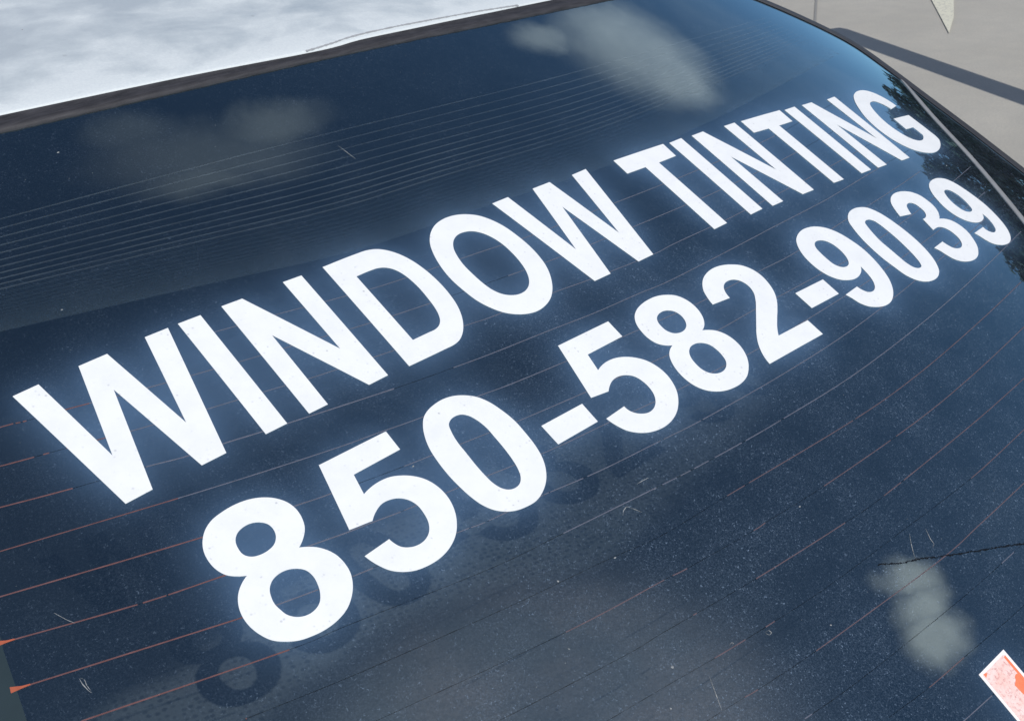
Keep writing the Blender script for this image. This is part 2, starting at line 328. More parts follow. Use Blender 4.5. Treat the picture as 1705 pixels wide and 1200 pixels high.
# ------------------------------------------------------------------ measured outlines (glass coordinates, cap heights; ground in metres)
GLYPHS=[
('W',[[(0.0007,0.9898),(0.1619,0.9944),(0.2718,0.3220),(0.4184,1.0020),(0.6055,1.0033),(0.7407,0.3105),(0.8629,1.0097),(1.0224,1.0077),(0.8245,0.0011),(0.6595,-0.0009),(0.5060,0.7389),(0.3453,0.0016),(0.1754,-0.0031)]]),
('I',[[(1.0926,1.0084),(1.2520,1.0035),(1.2483,-0.0009),(1.0947,-0.0028)]]),
('N',[[(1.4064,1.0057),(1.5595,1.0004),(1.8751,0.3326),(1.8760,1.0022),(2.0214,0.9969),(2.0183,-0.0007),(1.8634,-0.0053),(1.5549,0.6401),(1.5461,-0.0040),(1.4049,-0.0058)]]),
('D',[[(2.1947,0.9974),(2.2526,0.9980),(2.3105,0.9989),(2.3684,0.9997),(2.4263,0.9998),(2.4841,0.9988),(2.4995,0.9985),(2.5150,0.9985),(2.5304,0.9982),(2.5457,0.9974),(2.5609,0.9956),(2.5783,0.9925),(2.5957,0.9886),(2.6127,0.9838),(2.6293,0.9777),(2.6453,0.9703),(2.6597,0.9620),(2.6735,0.9525),(2.6867,0.9421),(2.6993,0.9309),(2.7113,0.9192),(2.7245,0.9049),(2.7367,0.8897),(2.7481,0.8737),(2.7586,0.8573),(2.7686,0.8404),(2.7786,0.8214),(2.7876,0.8017),(2.7957,0.7816),(2.8031,0.7612),(2.8098,0.7407),(2.8159,0.7198),(2.8212,0.6986),(2.8259,0.6772),(2.8299,0.6558),(2.8336,0.6342),(2.8372,0.6102),(2.8402,0.5860),(2.8425,0.5618),(2.8442,0.5376),(2.8453,0.5133),(2.8459,0.4884),(2.8458,0.4635),(2.8450,0.4385),(2.8436,0.4137),(2.8415,0.3889),(2.8391,0.3664),(2.8362,0.3439),(2.8328,0.3216),(2.8286,0.2994),(2.8233,0.2775),(2.8178,0.2578),(2.8116,0.2383),(2.8048,0.2191),(2.7971,0.2002),(2.7886,0.1816),(2.7802,0.1651),(2.7712,0.1489),(2.7615,0.1330),(2.7511,0.1176),(2.7401,0.1027),(2.7303,0.0906),(2.7201,0.0788),(2.7095,0.0674),(2.6983,0.0566),(2.6865,0.0465),(2.6750,0.0376),(2.6632,0.0292),(2.6509,0.0214),(2.6381,0.0146),(2.6249,0.0088),(2.6140,0.0051),(2.6030,0.0022),(2.5917,-0.0002),(2.5804,-0.0021),(2.5690,-0.0037),(2.5563,-0.0048),(2.5436,-0.0052),(2.5308,-0.0051),(2.5181,-0.0050),(2.5053,-0.0050),(2.4417,-0.0060),(2.3781,-0.0065),(2.3145,-0.0068),(2.2508,-0.0070),(2.1872,-0.0073)],[(2.3523,0.8181),(2.3776,0.8188),(2.4028,0.8198),(2.4281,0.8207),(2.4534,0.8210),(2.4786,0.8204),(2.4894,0.8200),(2.5001,0.8197),(2.5108,0.8191),(2.5215,0.8181),(2.5320,0.8163),(2.5414,0.8142),(2.5507,0.8116),(2.5598,0.8086),(2.5687,0.8050),(2.5774,0.8009),(2.5885,0.7943),(2.5990,0.7867),(2.6088,0.7783),(2.6180,0.7691),(2.6265,0.7594),(2.6348,0.7477),(2.6420,0.7352),(2.6482,0.7221),(2.6536,0.7087),(2.6587,0.6951),(2.6638,0.6789),(2.6678,0.6623),(2.6710,0.6455),(2.6736,0.6286),(2.6760,0.6117),(2.6783,0.5922),(2.6800,0.5726),(2.6810,0.5530),(2.6816,0.5333),(2.6817,0.5136),(2.6814,0.4942),(2.6806,0.4748),(2.6793,0.4555),(2.6778,0.4361),(2.6761,0.4168),(2.6746,0.3993),(2.6731,0.3819),(2.6714,0.3645),(2.6691,0.3472),(2.6662,0.3300),(2.6634,0.3164),(2.6604,0.3028),(2.6571,0.2893),(2.6531,0.2761),(2.6483,0.2631),(2.6443,0.2533),(2.6401,0.2436),(2.6354,0.2341),(2.6302,0.2249),(2.6242,0.2163),(2.6181,0.2088),(2.6116,0.2017),(2.6046,0.1950),(2.5972,0.1890),(2.5892,0.1835),(2.5809,0.1789),(2.5721,0.1751),(2.5630,0.1719),(2.5537,0.1692),(2.5444,0.1671),(2.5330,0.1655),(2.5214,0.1650),(2.5098,0.1652),(2.4982,0.1656),(2.4866,0.1656),(2.4588,0.1651),(2.4310,0.1646),(2.4031,0.1641),(2.3753,0.1637),(2.3475,0.1633)]]),
('O',[[(3.0541,0.8836),(3.0651,0.8968),(3.0765,0.9096),(3.0886,0.9218),(3.1012,0.9335),(3.1143,0.9445),(3.1276,0.9547),(3.1415,0.9643),(3.1557,0.9732),(3.1704,0.9814),(3.1855,0.9887),(3.2025,0.9956),(3.2198,1.0014),(3.2375,1.0063),(3.2555,1.0102),(3.2735,1.0133),(3.2938,1.0158),(3.3143,1.0171),(3.3348,1.0172),(3.3553,1.0163),(3.3756,1.0142),(3.3964,1.0108),(3.4171,1.0063),(3.4374,1.0006),(3.4574,0.9937),(3.4769,0.9857),(3.4954,0.9768),(3.5135,0.9670),(3.5310,0.9561),(3.5477,0.9441),(3.5634,0.9310),(3.5783,0.9164),(3.5920,0.9006),(3.6047,0.8840),(3.6166,0.8667),(3.6278,0.8490),(3.6391,0.8294),(3.6493,0.8092),(3.6586,0.7885),(3.6670,0.7675),(3.6746,0.7461),(3.6814,0.7238),(3.6870,0.7012),(3.6919,0.6783),(3.6962,0.6553),(3.7001,0.6323),(3.7042,0.6073),(3.7078,0.5822),(3.7107,0.5570),(3.7130,0.5318),(3.7144,0.5065),(3.7150,0.4825),(3.7149,0.4584),(3.7141,0.4344),(3.7126,0.4104),(3.7102,0.3866),(3.7071,0.3632),(3.7033,0.3398),(3.6987,0.3166),(3.6931,0.2937),(3.6862,0.2711),(3.6781,0.2488),(3.6688,0.2270),(3.6585,0.2056),(3.6472,0.1846),(3.6352,0.1642),(3.6236,0.1460),(3.6113,0.1282),(3.5984,0.1110),(3.5847,0.0943),(3.5702,0.0784),(3.5566,0.0648),(3.5426,0.0516),(3.5280,0.0392),(3.5128,0.0275),(3.4969,0.0168),(3.4812,0.0076),(3.4649,-0.0007),(3.4482,-0.0082),(3.4312,-0.0148),(3.4139,-0.0206),(3.3942,-0.0261),(3.3742,-0.0305),(3.3540,-0.0338),(3.3336,-0.0357),(3.3133,-0.0361),(3.2963,-0.0351),(3.2794,-0.0330),(3.2626,-0.0300),(3.2460,-0.0261),(3.2296,-0.0215),(3.2153,-0.0167),(3.2011,-0.0112),(3.1872,-0.0052),(3.1736,0.0014),(3.1603,0.0086),(3.1451,0.0175),(3.1303,0.0272),(3.1161,0.0375),(3.1024,0.0486),(3.0894,0.0605),(3.0759,0.0746),(3.0634,0.0896),(3.0517,0.1053),(3.0407,0.1216),(3.0303,0.1381),(3.0188,0.1577),(3.0082,0.1779),(2.9985,0.1985),(2.9898,0.2196),(2.9819,0.2409),(2.9749,0.2642),(2.9692,0.2879),(2.9645,0.3119),(2.9605,0.3360),(2.9567,0.3601),(2.9525,0.3869),(2.9489,0.4138),(2.9459,0.4407),(2.9439,0.4678),(2.9431,0.4949),(2.9435,0.5224),(2.9450,0.5500),(2.9476,0.5774),(2.9511,0.6048),(2.9555,0.6320),(2.9605,0.6576),(2.9662,0.6830),(2.9727,0.7083),(2.9801,0.7333),(2.9885,0.7579),(2.9943,0.7739),(3.0004,0.7897),(3.0069,0.8054),(3.0140,0.8208),(3.0219,0.8358),(3.0277,0.8457),(3.0339,0.8555),(3.0404,0.8650),(3.0471,0.8744)],[(3.1779,0.7619),(3.1863,0.7725),(3.1953,0.7827),(3.2050,0.7923),(3.2154,0.8011),(3.2263,0.8090),(3.2370,0.8155),(3.2480,0.8214),(3.2595,0.8264),(3.2713,0.8305),(3.2833,0.8337),(3.2952,0.8358),(3.3072,0.8369),(3.3194,0.8372),(3.3315,0.8367),(3.3435,0.8355),(3.3569,0.8335),(3.3703,0.8306),(3.3834,0.8267),(3.3961,0.8219),(3.4083,0.8161),(3.4205,0.8088),(3.4320,0.8003),(3.4429,0.7910),(3.4531,0.7809),(3.4627,0.7704),(3.4727,0.7579),(3.4817,0.7447),(3.4898,0.7309),(3.4972,0.7167),(3.5041,0.7022),(3.5110,0.6857),(3.5171,0.6688),(3.5222,0.6516),(3.5267,0.6342),(3.5305,0.6166),(3.5341,0.5956),(3.5364,0.5745),(3.5379,0.5532),(3.5386,0.5318),(3.5389,0.5105),(3.5388,0.4883),(3.5382,0.4662),(3.5368,0.4441),(3.5347,0.4220),(3.5317,0.4001),(3.5286,0.3807),(3.5250,0.3613),(3.5207,0.3421),(3.5155,0.3231),(3.5091,0.3045),(3.5025,0.2879),(3.4952,0.2715),(3.4871,0.2555),(3.4779,0.2401),(3.4675,0.2256),(3.4600,0.2166),(3.4522,0.2078),(3.4439,0.1994),(3.4351,0.1916),(3.4259,0.1845),(3.4154,0.1775),(3.4045,0.1712),(3.3931,0.1657),(3.3814,0.1610),(3.3694,0.1572),(3.3569,0.1543),(3.3442,0.1524),(3.3313,0.1514),(3.3185,0.1513),(3.3057,0.1522),(3.2933,0.1539),(3.2810,0.1566),(3.2690,0.1601),(3.2572,0.1645),(3.2458,0.1695),(3.2343,0.1756),(3.2232,0.1824),(3.2126,0.1900),(3.2025,0.1984),(3.1932,0.2073),(3.1832,0.2188),(3.1743,0.2311),(3.1663,0.2442),(3.1591,0.2578),(3.1526,0.2716),(3.1462,0.2882),(3.1412,0.3054),(3.1372,0.3229),(3.1338,0.3405),(3.1307,0.3582),(3.1275,0.3784),(3.1252,0.3988),(3.1234,0.4192),(3.1221,0.4396),(3.1208,0.4601),(3.1196,0.4799),(3.1186,0.4998),(3.1179,0.5196),(3.1178,0.5395),(3.1185,0.5593),(3.1202,0.5802),(3.1226,0.6011),(3.1259,0.6219),(3.1299,0.6426),(3.1348,0.6630),(3.1381,0.6751),(3.1415,0.6872),(3.1453,0.6992),(3.1496,0.7110),(3.1546,0.7225),(3.1586,0.7307),(3.1630,0.7388),(3.1676,0.7467),(3.1726,0.7544)]]),
('W',[[(3.7559,0.9933),(3.9241,0.9999),(4.0355,0.3164),(4.1842,0.9960),(4.3771,1.0019),(4.5068,0.3078),(4.6243,0.9958),(4.7955,1.0070),(4.6011,0.0071),(4.4243,0.0002),(4.2712,0.7328),(4.1105,0.0005),(3.9362,-0.0031)]]),
('T',[[(5.1227,0.9979),(5.7643,1.0022),(5.7579,0.8353),(5.5202,0.8240),(5.5289,0.0115),(5.3528,0.0019),(5.3488,0.8243),(5.1187,0.8219)]]),
('I',[[(5.8370,0.9919),(6.0127,1.0033),(6.0192,0.0113),(5.8438,0.0009)]]),
('N',[[(6.1498,0.9940),(6.3198,1.0027),(6.6307,0.3417),(6.6195,0.9933),(6.7842,0.9979),(6.7882,0.0038),(6.6119,0.0011),(6.3052,0.6396),(6.3163,0.0063),(6.1548,0.0008)]]),
('T',[[(6.8788,0.9931),(7.5181,1.0005),(7.5121,0.8254),(7.2762,0.8169),(7.2796,-0.0006),(7.1127,-0.0007),(7.1049,0.8172),(6.8727,0.8184)]]),
('I',[[(7.5871,0.9870),(7.7758,0.9978),(7.7708,0.0024),(7.5926,-0.0028)]]),
('N',[[(7.9025,0.9940),(8.0884,1.0027),(8.3905,0.3414),(8.3744,0.9957),(8.5471,1.0144),(8.5300,0.0022),(8.3627,-0.0038),(8.0551,0.6462),(8.0683,0.0019),(7.8974,-0.0024)]]),
('G',[[(9.4311,0.7275),(9.2561,0.6910),(9.2499,0.7134),(9.2413,0.7353),(9.2305,0.7563),(9.2176,0.7760),(9.2029,0.7940),(9.1931,0.8045),(9.1827,0.8146),(9.1716,0.8239),(9.1598,0.8320),(9.1471,0.8385),(9.1315,0.8437),(9.1152,0.8468),(9.0985,0.8480),(9.0817,0.8476),(9.0651,0.8461),(9.0500,0.8438),(9.0351,0.8404),(9.0205,0.8358),(9.0064,0.8300),(8.9931,0.8227),(8.9790,0.8121),(8.9663,0.7996),(8.9549,0.7858),(8.9444,0.7712),(8.9343,0.7564),(8.9237,0.7390),(8.9144,0.7208),(8.9061,0.7021),(8.8985,0.6831),(8.8913,0.6640),(8.8836,0.6426),(8.8766,0.6210),(8.8704,0.5991),(8.8651,0.5769),(8.8611,0.5546),(8.8579,0.5289),(8.8561,0.5030),(8.8558,0.4771),(8.8569,0.4512),(8.8595,0.4255),(8.8630,0.4030),(8.8675,0.3807),(8.8731,0.3586),(8.8802,0.3371),(8.8887,0.3161),(8.8981,0.2963),(8.9085,0.2768),(8.9202,0.2582),(8.9336,0.2410),(8.9489,0.2256),(8.9628,0.2145),(8.9778,0.2045),(8.9935,0.1958),(9.0099,0.1887),(9.0269,0.1832),(9.0440,0.1796),(9.0616,0.1776),(9.0793,0.1772),(9.0970,0.1784),(9.1143,0.1812),(9.1290,0.1848),(9.1434,0.1896),(9.1574,0.1955),(9.1709,0.2023),(9.1839,0.2101),(9.1947,0.2168),(9.2058,0.2239),(9.2160,0.2317),(9.2247,0.2406),(9.2308,0.2513),(9.2329,0.2590),(9.2338,0.2670),(9.2339,0.2752),(9.2337,0.2834),(9.2337,0.2915),(9.2341,0.3087),(9.2339,0.3258),(9.2332,0.3429),(9.2320,0.3600),(9.2302,0.3771),(9.0627,0.3703),(9.0753,0.5481),(9.4412,0.5617),(9.4435,0.5015),(9.4463,0.4413),(9.4489,0.3810),(9.4506,0.3208),(9.4507,0.2605),(9.4508,0.2474),(9.4511,0.2342),(9.4513,0.2210),(9.4508,0.2079),(9.4491,0.1950),(9.4471,0.1853),(9.4447,0.1756),(9.4418,0.1661),(9.4383,0.1569),(9.4341,0.1480),(9.4234,0.1325),(9.4099,0.1192),(9.3947,0.1073),(9.3786,0.0962),(9.3627,0.0853),(9.3426,0.0721),(9.3218,0.0601),(9.3003,0.0492),(9.2783,0.0391),(9.2561,0.0297),(9.2329,0.0207),(9.2093,0.0126),(9.1854,0.0054),(9.1613,-0.0008),(9.1369,-0.0059),(9.1120,-0.0100),(9.0869,-0.0131),(9.0617,-0.0150),(9.0365,-0.0157),(9.0113,-0.0149),(8.9883,-0.0128),(8.9653,-0.0097),(8.9425,-0.0053),(8.9199,0.0001),(8.8976,0.0065),(8.8753,0.0141),(8.8534,0.0227),(8.8318,0.0324),(8.8109,0.0433),(8.7908,0.0554),(8.7740,0.0669),(8.7578,0.0793),(8.7422,0.0924),(8.7273,0.1062),(8.7131,0.1207),(8.7002,0.1350),(8.6880,0.1499),(8.6764,0.1654),(8.6656,0.1813),(8.6555,0.1977),(8.6452,0.2166),(8.6358,0.2361),(8.6275,0.2560),(8.6201,0.2763),(8.6136,0.2968),(8.6077,0.3192),(8.6029,0.3418),(8.5992,0.3647),(8.5965,0.3877),(8.5947,0.4107),(8.5939,0.4344),(8.5942,0.4580),(8.5955,0.4817),(8.5977,0.5052),(8.6007,0.5287),(8.6049,0.5537),(8.6101,0.5785),(8.6163,0.6031),(8.6236,0.6274),(8.6321,0.6513),(8.6426,0.6761),(8.6546,0.7003),(8.6676,0.7240),(8.6814,0.7472),(8.6955,0.7702),(8.7100,0.7933),(8.7249,0.8161),(8.7404,0.8385),(8.7569,0.8601),(8.7745,0.8809),(8.7920,0.8997),(8.8103,0.9180),(8.8294,0.9353),(8.8494,0.9516),(8.8704,0.9664),(8.8882,0.9773),(8.9066,0.9873),(8.9254,0.9964),(8.9447,1.0047),(8.9642,1.0122),(8.9880,1.0200),(9.0123,1.0267),(9.0369,1.0321),(9.0617,1.0361),(9.0867,1.0387),(9.1064,1.0399),(9.1263,1.0403),(9.1461,1.0399),(9.1658,1.0383),(9.1853,1.0352),(9.2072,1.0301),(9.2287,1.0235),(9.2498,1.0153),(9.2701,1.0055),(9.2894,0.9940),(9.3047,0.9830),(9.3192,0.9709),(9.3329,0.9579),(9.3458,0.9440),(9.3578,0.9295),(9.3713,0.9110),(9.3835,0.8916),(9.3942,0.8713),(9.4037,0.8503),(9.4118,0.8289),(9.4180,0.8092),(9.4230,0.7891),(9.4269,0.7687),(9.4296,0.7481)]]),
('8',[[(0.8282,-0.7606),(0.8366,-0.7643),(0.8449,-0.7683),(0.8530,-0.7725),(0.8611,-0.7769),(0.8691,-0.7815),(0.8782,-0.7871),(0.8872,-0.7929),(0.8960,-0.7990),(0.9045,-0.8055),(0.9126,-0.8124),(0.9207,-0.8200),(0.9283,-0.8281),(0.9356,-0.8365),(0.9424,-0.8452),(0.9489,-0.8543),(0.9556,-0.8645),(0.9618,-0.8750),(0.9674,-0.8859),(0.9725,-0.8970),(0.9768,-0.9084),(0.9809,-0.9223),(0.9839,-0.9364),(0.9860,-0.9508),(0.9873,-0.9653),(0.9879,-0.9797),(0.9879,-0.9942),(0.9871,-1.0087),(0.9856,-1.0231),(0.9831,-1.0374),(0.9798,-1.0514),(0.9756,-1.0646),(0.9705,-1.0775),(0.9647,-1.0901),(0.9583,-1.1024),(0.9513,-1.1144),(0.9430,-1.1272),(0.9339,-1.1395),(0.9242,-1.1513),(0.9140,-1.1627),(0.9032,-1.1735),(0.8909,-1.1850),(0.8780,-1.1958),(0.8646,-1.2060),(0.8505,-1.2153),(0.8360,-1.2237),(0.8212,-1.2308),(0.8059,-1.2370),(0.7902,-1.2423),(0.7743,-1.2468),(0.7583,-1.2508),(0.7411,-1.2543),(0.7237,-1.2570),(0.7063,-1.2589),(0.6887,-1.2601),(0.6712,-1.2606),(0.6545,-1.2603),(0.6378,-1.2594),(0.6212,-1.2578),(0.6047,-1.2557),(0.5882,-1.2530),(0.5731,-1.2503),(0.5580,-1.2473),(0.5430,-1.2437),(0.5282,-1.2395),(0.5137,-1.2344),(0.5005,-1.2288),(0.4875,-1.2225),(0.4748,-1.2156),(0.4624,-1.2081),(0.4503,-1.2002),(0.4385,-1.1919),(0.4268,-1.1833),(0.4156,-1.1742),(0.4051,-1.1643),(0.3954,-1.1537),(0.3867,-1.1421),(0.3789,-1.1297),(0.3720,-1.1168),(0.3657,-1.1036),(0.3600,-1.0902),(0.3545,-1.0756),(0.3497,-1.0608),(0.3456,-1.0457),(0.3424,-1.0305),(0.3401,-1.0151),(0.3388,-1.0017),(0.3381,-0.9883),(0.3380,-0.9749),(0.3387,-0.9615),(0.3400,-0.9481),(0.3421,-0.9347),(0.3448,-0.9213),(0.3482,-0.9081),(0.3524,-0.8952),(0.3573,-0.8825),(0.3626,-0.8706),(0.3686,-0.8590),(0.3752,-0.8477),(0.3824,-0.8369),(0.3903,-0.8265),(0.3969,-0.8189),(0.4039,-0.8116),(0.4112,-0.8046),(0.4188,-0.7979),(0.4266,-0.7915),(0.4386,-0.7826),(0.4510,-0.7744),(0.4640,-0.7669),(0.4773,-0.7602),(0.4910,-0.7543),(0.4810,-0.7498),(0.4712,-0.7449),(0.4616,-0.7396),(0.4522,-0.7339),(0.4431,-0.7278),(0.4334,-0.7210),(0.4240,-0.7137),(0.4149,-0.7061),(0.4065,-0.6978),(0.3989,-0.6888),(0.3921,-0.6787),(0.3862,-0.6680),(0.3812,-0.6569),(0.3768,-0.6454),(0.3731,-0.6338),(0.3692,-0.6187),(0.3666,-0.6032),(0.3651,-0.5875),(0.3646,-0.5718),(0.3650,-0.5561),(0.3660,-0.5423),(0.3677,-0.5286),(0.3702,-0.5149),(0.3735,-0.5015),(0.3777,-0.4883),(0.3821,-0.4770),(0.3871,-0.4660),(0.3927,-0.4552),(0.3989,-0.4448),(0.4055,-0.4347),(0.4133,-0.4240),(0.4217,-0.4136),(0.4307,-0.4038),(0.4401,-0.3945),(0.4502,-0.3859),(0.4612,-0.3775),(0.4728,-0.3698),(0.4848,-0.3628),(0.4973,-0.3566),(0.5100,-0.3510),(0.5255,-0.3456),(0.5415,-0.3415),(0.5577,-0.3383),(0.5741,-0.3358),(0.5905,-0.3335),(0.6085,-0.3315),(0.6267,-0.3301),(0.6449,-0.3293),(0.6630,-0.3293),(0.6812,-0.3300),(0.6977,-0.3312),(0.7143,-0.3330),(0.7307,-0.3354),(0.7470,-0.3386),(0.7631,-0.3426),(0.7795,-0.3476),(0.7957,-0.3533),(0.8116,-0.3599),(0.8270,-0.3673),(0.8420,-0.3757),(0.8551,-0.3840),(0.8679,-0.3930),(0.8801,-0.4027),(0.8917,-0.4132),(0.9025,-0.4243),(0.9113,-0.4346),(0.9195,-0.4453),(0.9272,-0.4565),(0.9340,-0.4682),(0.9399,-0.4803),(0.9445,-0.4921),(0.9483,-0.5043),(0.9513,-0.5167),(0.9536,-0.5292),(0.9550,-0.5418),(0.9557,-0.5552),(0.9553,-0.5686),(0.9542,-0.5820),(0.9523,-0.5953),(0.9497,-0.6085),(0.9467,-0.6211),(0.9430,-0.6336),(0.9387,-0.6459),(0.9336,-0.6578),(0.9276,-0.6693),(0.9203,-0.6807),(0.9122,-0.6915),(0.9032,-0.7017),(0.8937,-0.7115),(0.8839,-0.7209),(0.8736,-0.7299),(0.8628,-0.7384),(0.8516,-0.7464),(0.8401,-0.7538)],[(0.5582,-0.5282),(0.5636,-0.5209),(0.5696,-0.5141),(0.5762,-0.5078),(0.5832,-0.5021),(0.5907,-0.4971),(0.5998,-0.4922),(0.6095,-0.4883),(0.6195,-0.4853),(0.6298,-0.4831),(0.6401,-0.4815),(0.6504,-0.4806),(0.6607,-0.4804),(0.6711,-0.4810),(0.6813,-0.4824),(0.6914,-0.4847),(0.7001,-0.4874),(0.7087,-0.4908),(0.7170,-0.4948),(0.7250,-0.4993),(0.7325,-0.5045),(0.7400,-0.5104),(0.7472,-0.5167),(0.7537,-0.5237),(0.7595,-0.5312),(0.7642,-0.5394),(0.7681,-0.5492),(0.7706,-0.5595),(0.7719,-0.5701),(0.7721,-0.5809),(0.7713,-0.5914),(0.7698,-0.6004),(0.7675,-0.6093),(0.7644,-0.6180),(0.7606,-0.6263),(0.7562,-0.6343),(0.7505,-0.6425),(0.7441,-0.6502),(0.7370,-0.6572),(0.7293,-0.6636),(0.7210,-0.6691),(0.7118,-0.6738),(0.7021,-0.6774),(0.6920,-0.6802),(0.6817,-0.6822),(0.6715,-0.6838),(0.6610,-0.6849),(0.6505,-0.6854),(0.6399,-0.6852),(0.6294,-0.6844),(0.6190,-0.6828),(0.6100,-0.6810),(0.6009,-0.6788),(0.5921,-0.6761),(0.5836,-0.6725),(0.5757,-0.6680),(0.5688,-0.6630),(0.5624,-0.6574),(0.5565,-0.6512),(0.5513,-0.6445),(0.5470,-0.6372),(0.5432,-0.6273),(0.5410,-0.6168),(0.5401,-0.6059),(0.5403,-0.5949),(0.5410,-0.5841),(0.5424,-0.5724),(0.5446,-0.5607),(0.5480,-0.5493),(0.5525,-0.5384)],[(0.5469,-0.8955),(0.5533,-0.8864),(0.5606,-0.8779),(0.5686,-0.8701),(0.5773,-0.8630),(0.5865,-0.8569),(0.5950,-0.8524),(0.6039,-0.8487),(0.6130,-0.8456),(0.6223,-0.8432),(0.6318,-0.8413),(0.6438,-0.8398),(0.6561,-0.8392),(0.6683,-0.8396),(0.6805,-0.8410),(0.6924,-0.8434),(0.7027,-0.8463),(0.7127,-0.8499),(0.7225,-0.8542),(0.7319,-0.8592),(0.7410,-0.8648),(0.7498,-0.8709),(0.7583,-0.8776),(0.7662,-0.8850),(0.7733,-0.8930),(0.7794,-0.9018),(0.7843,-0.9118),(0.7878,-0.9225),(0.7903,-0.9335),(0.7918,-0.9448),(0.7927,-0.9560),(0.7927,-0.9672),(0.7917,-0.9784),(0.7900,-0.9895),(0.7877,-1.0006),(0.7850,-1.0115),(0.7822,-1.0223),(0.7789,-1.0330),(0.7751,-1.0436),(0.7708,-1.0539),(0.7658,-1.0639),(0.7595,-1.0748),(0.7527,-1.0854),(0.7451,-1.0955),(0.7366,-1.1048),(0.7272,-1.1128),(0.7181,-1.1188),(0.7084,-1.1239),(0.6983,-1.1281),(0.6879,-1.1314),(0.6773,-1.1339),(0.6668,-1.1354),(0.6563,-1.1362),(0.6456,-1.1360),(0.6351,-1.1350),(0.6247,-1.1331),(0.6147,-1.1304),(0.6049,-1.1269),(0.5954,-1.1225),(0.5863,-1.1174),(0.5777,-1.1116),(0.5694,-1.1049),(0.5617,-1.0976),(0.5546,-1.0896),(0.5482,-1.0810),(0.5428,-1.0719),(0.5388,-1.0633),(0.5358,-1.0542),(0.5333,-1.0449),(0.5313,-1.0355),(0.5293,-1.0261),(0.5274,-1.0175),(0.5256,-1.0089),(0.5241,-1.0002),(0.5231,-0.9915),(0.5227,-0.9828),(0.5231,-0.9738),(0.5240,-0.9648),(0.5255,-0.9559),(0.5274,-0.9471),(0.5297,-0.9384),(0.5322,-0.9295),(0.5351,-0.9206),(0.5384,-0.9119),(0.5423,-0.9035)]]),
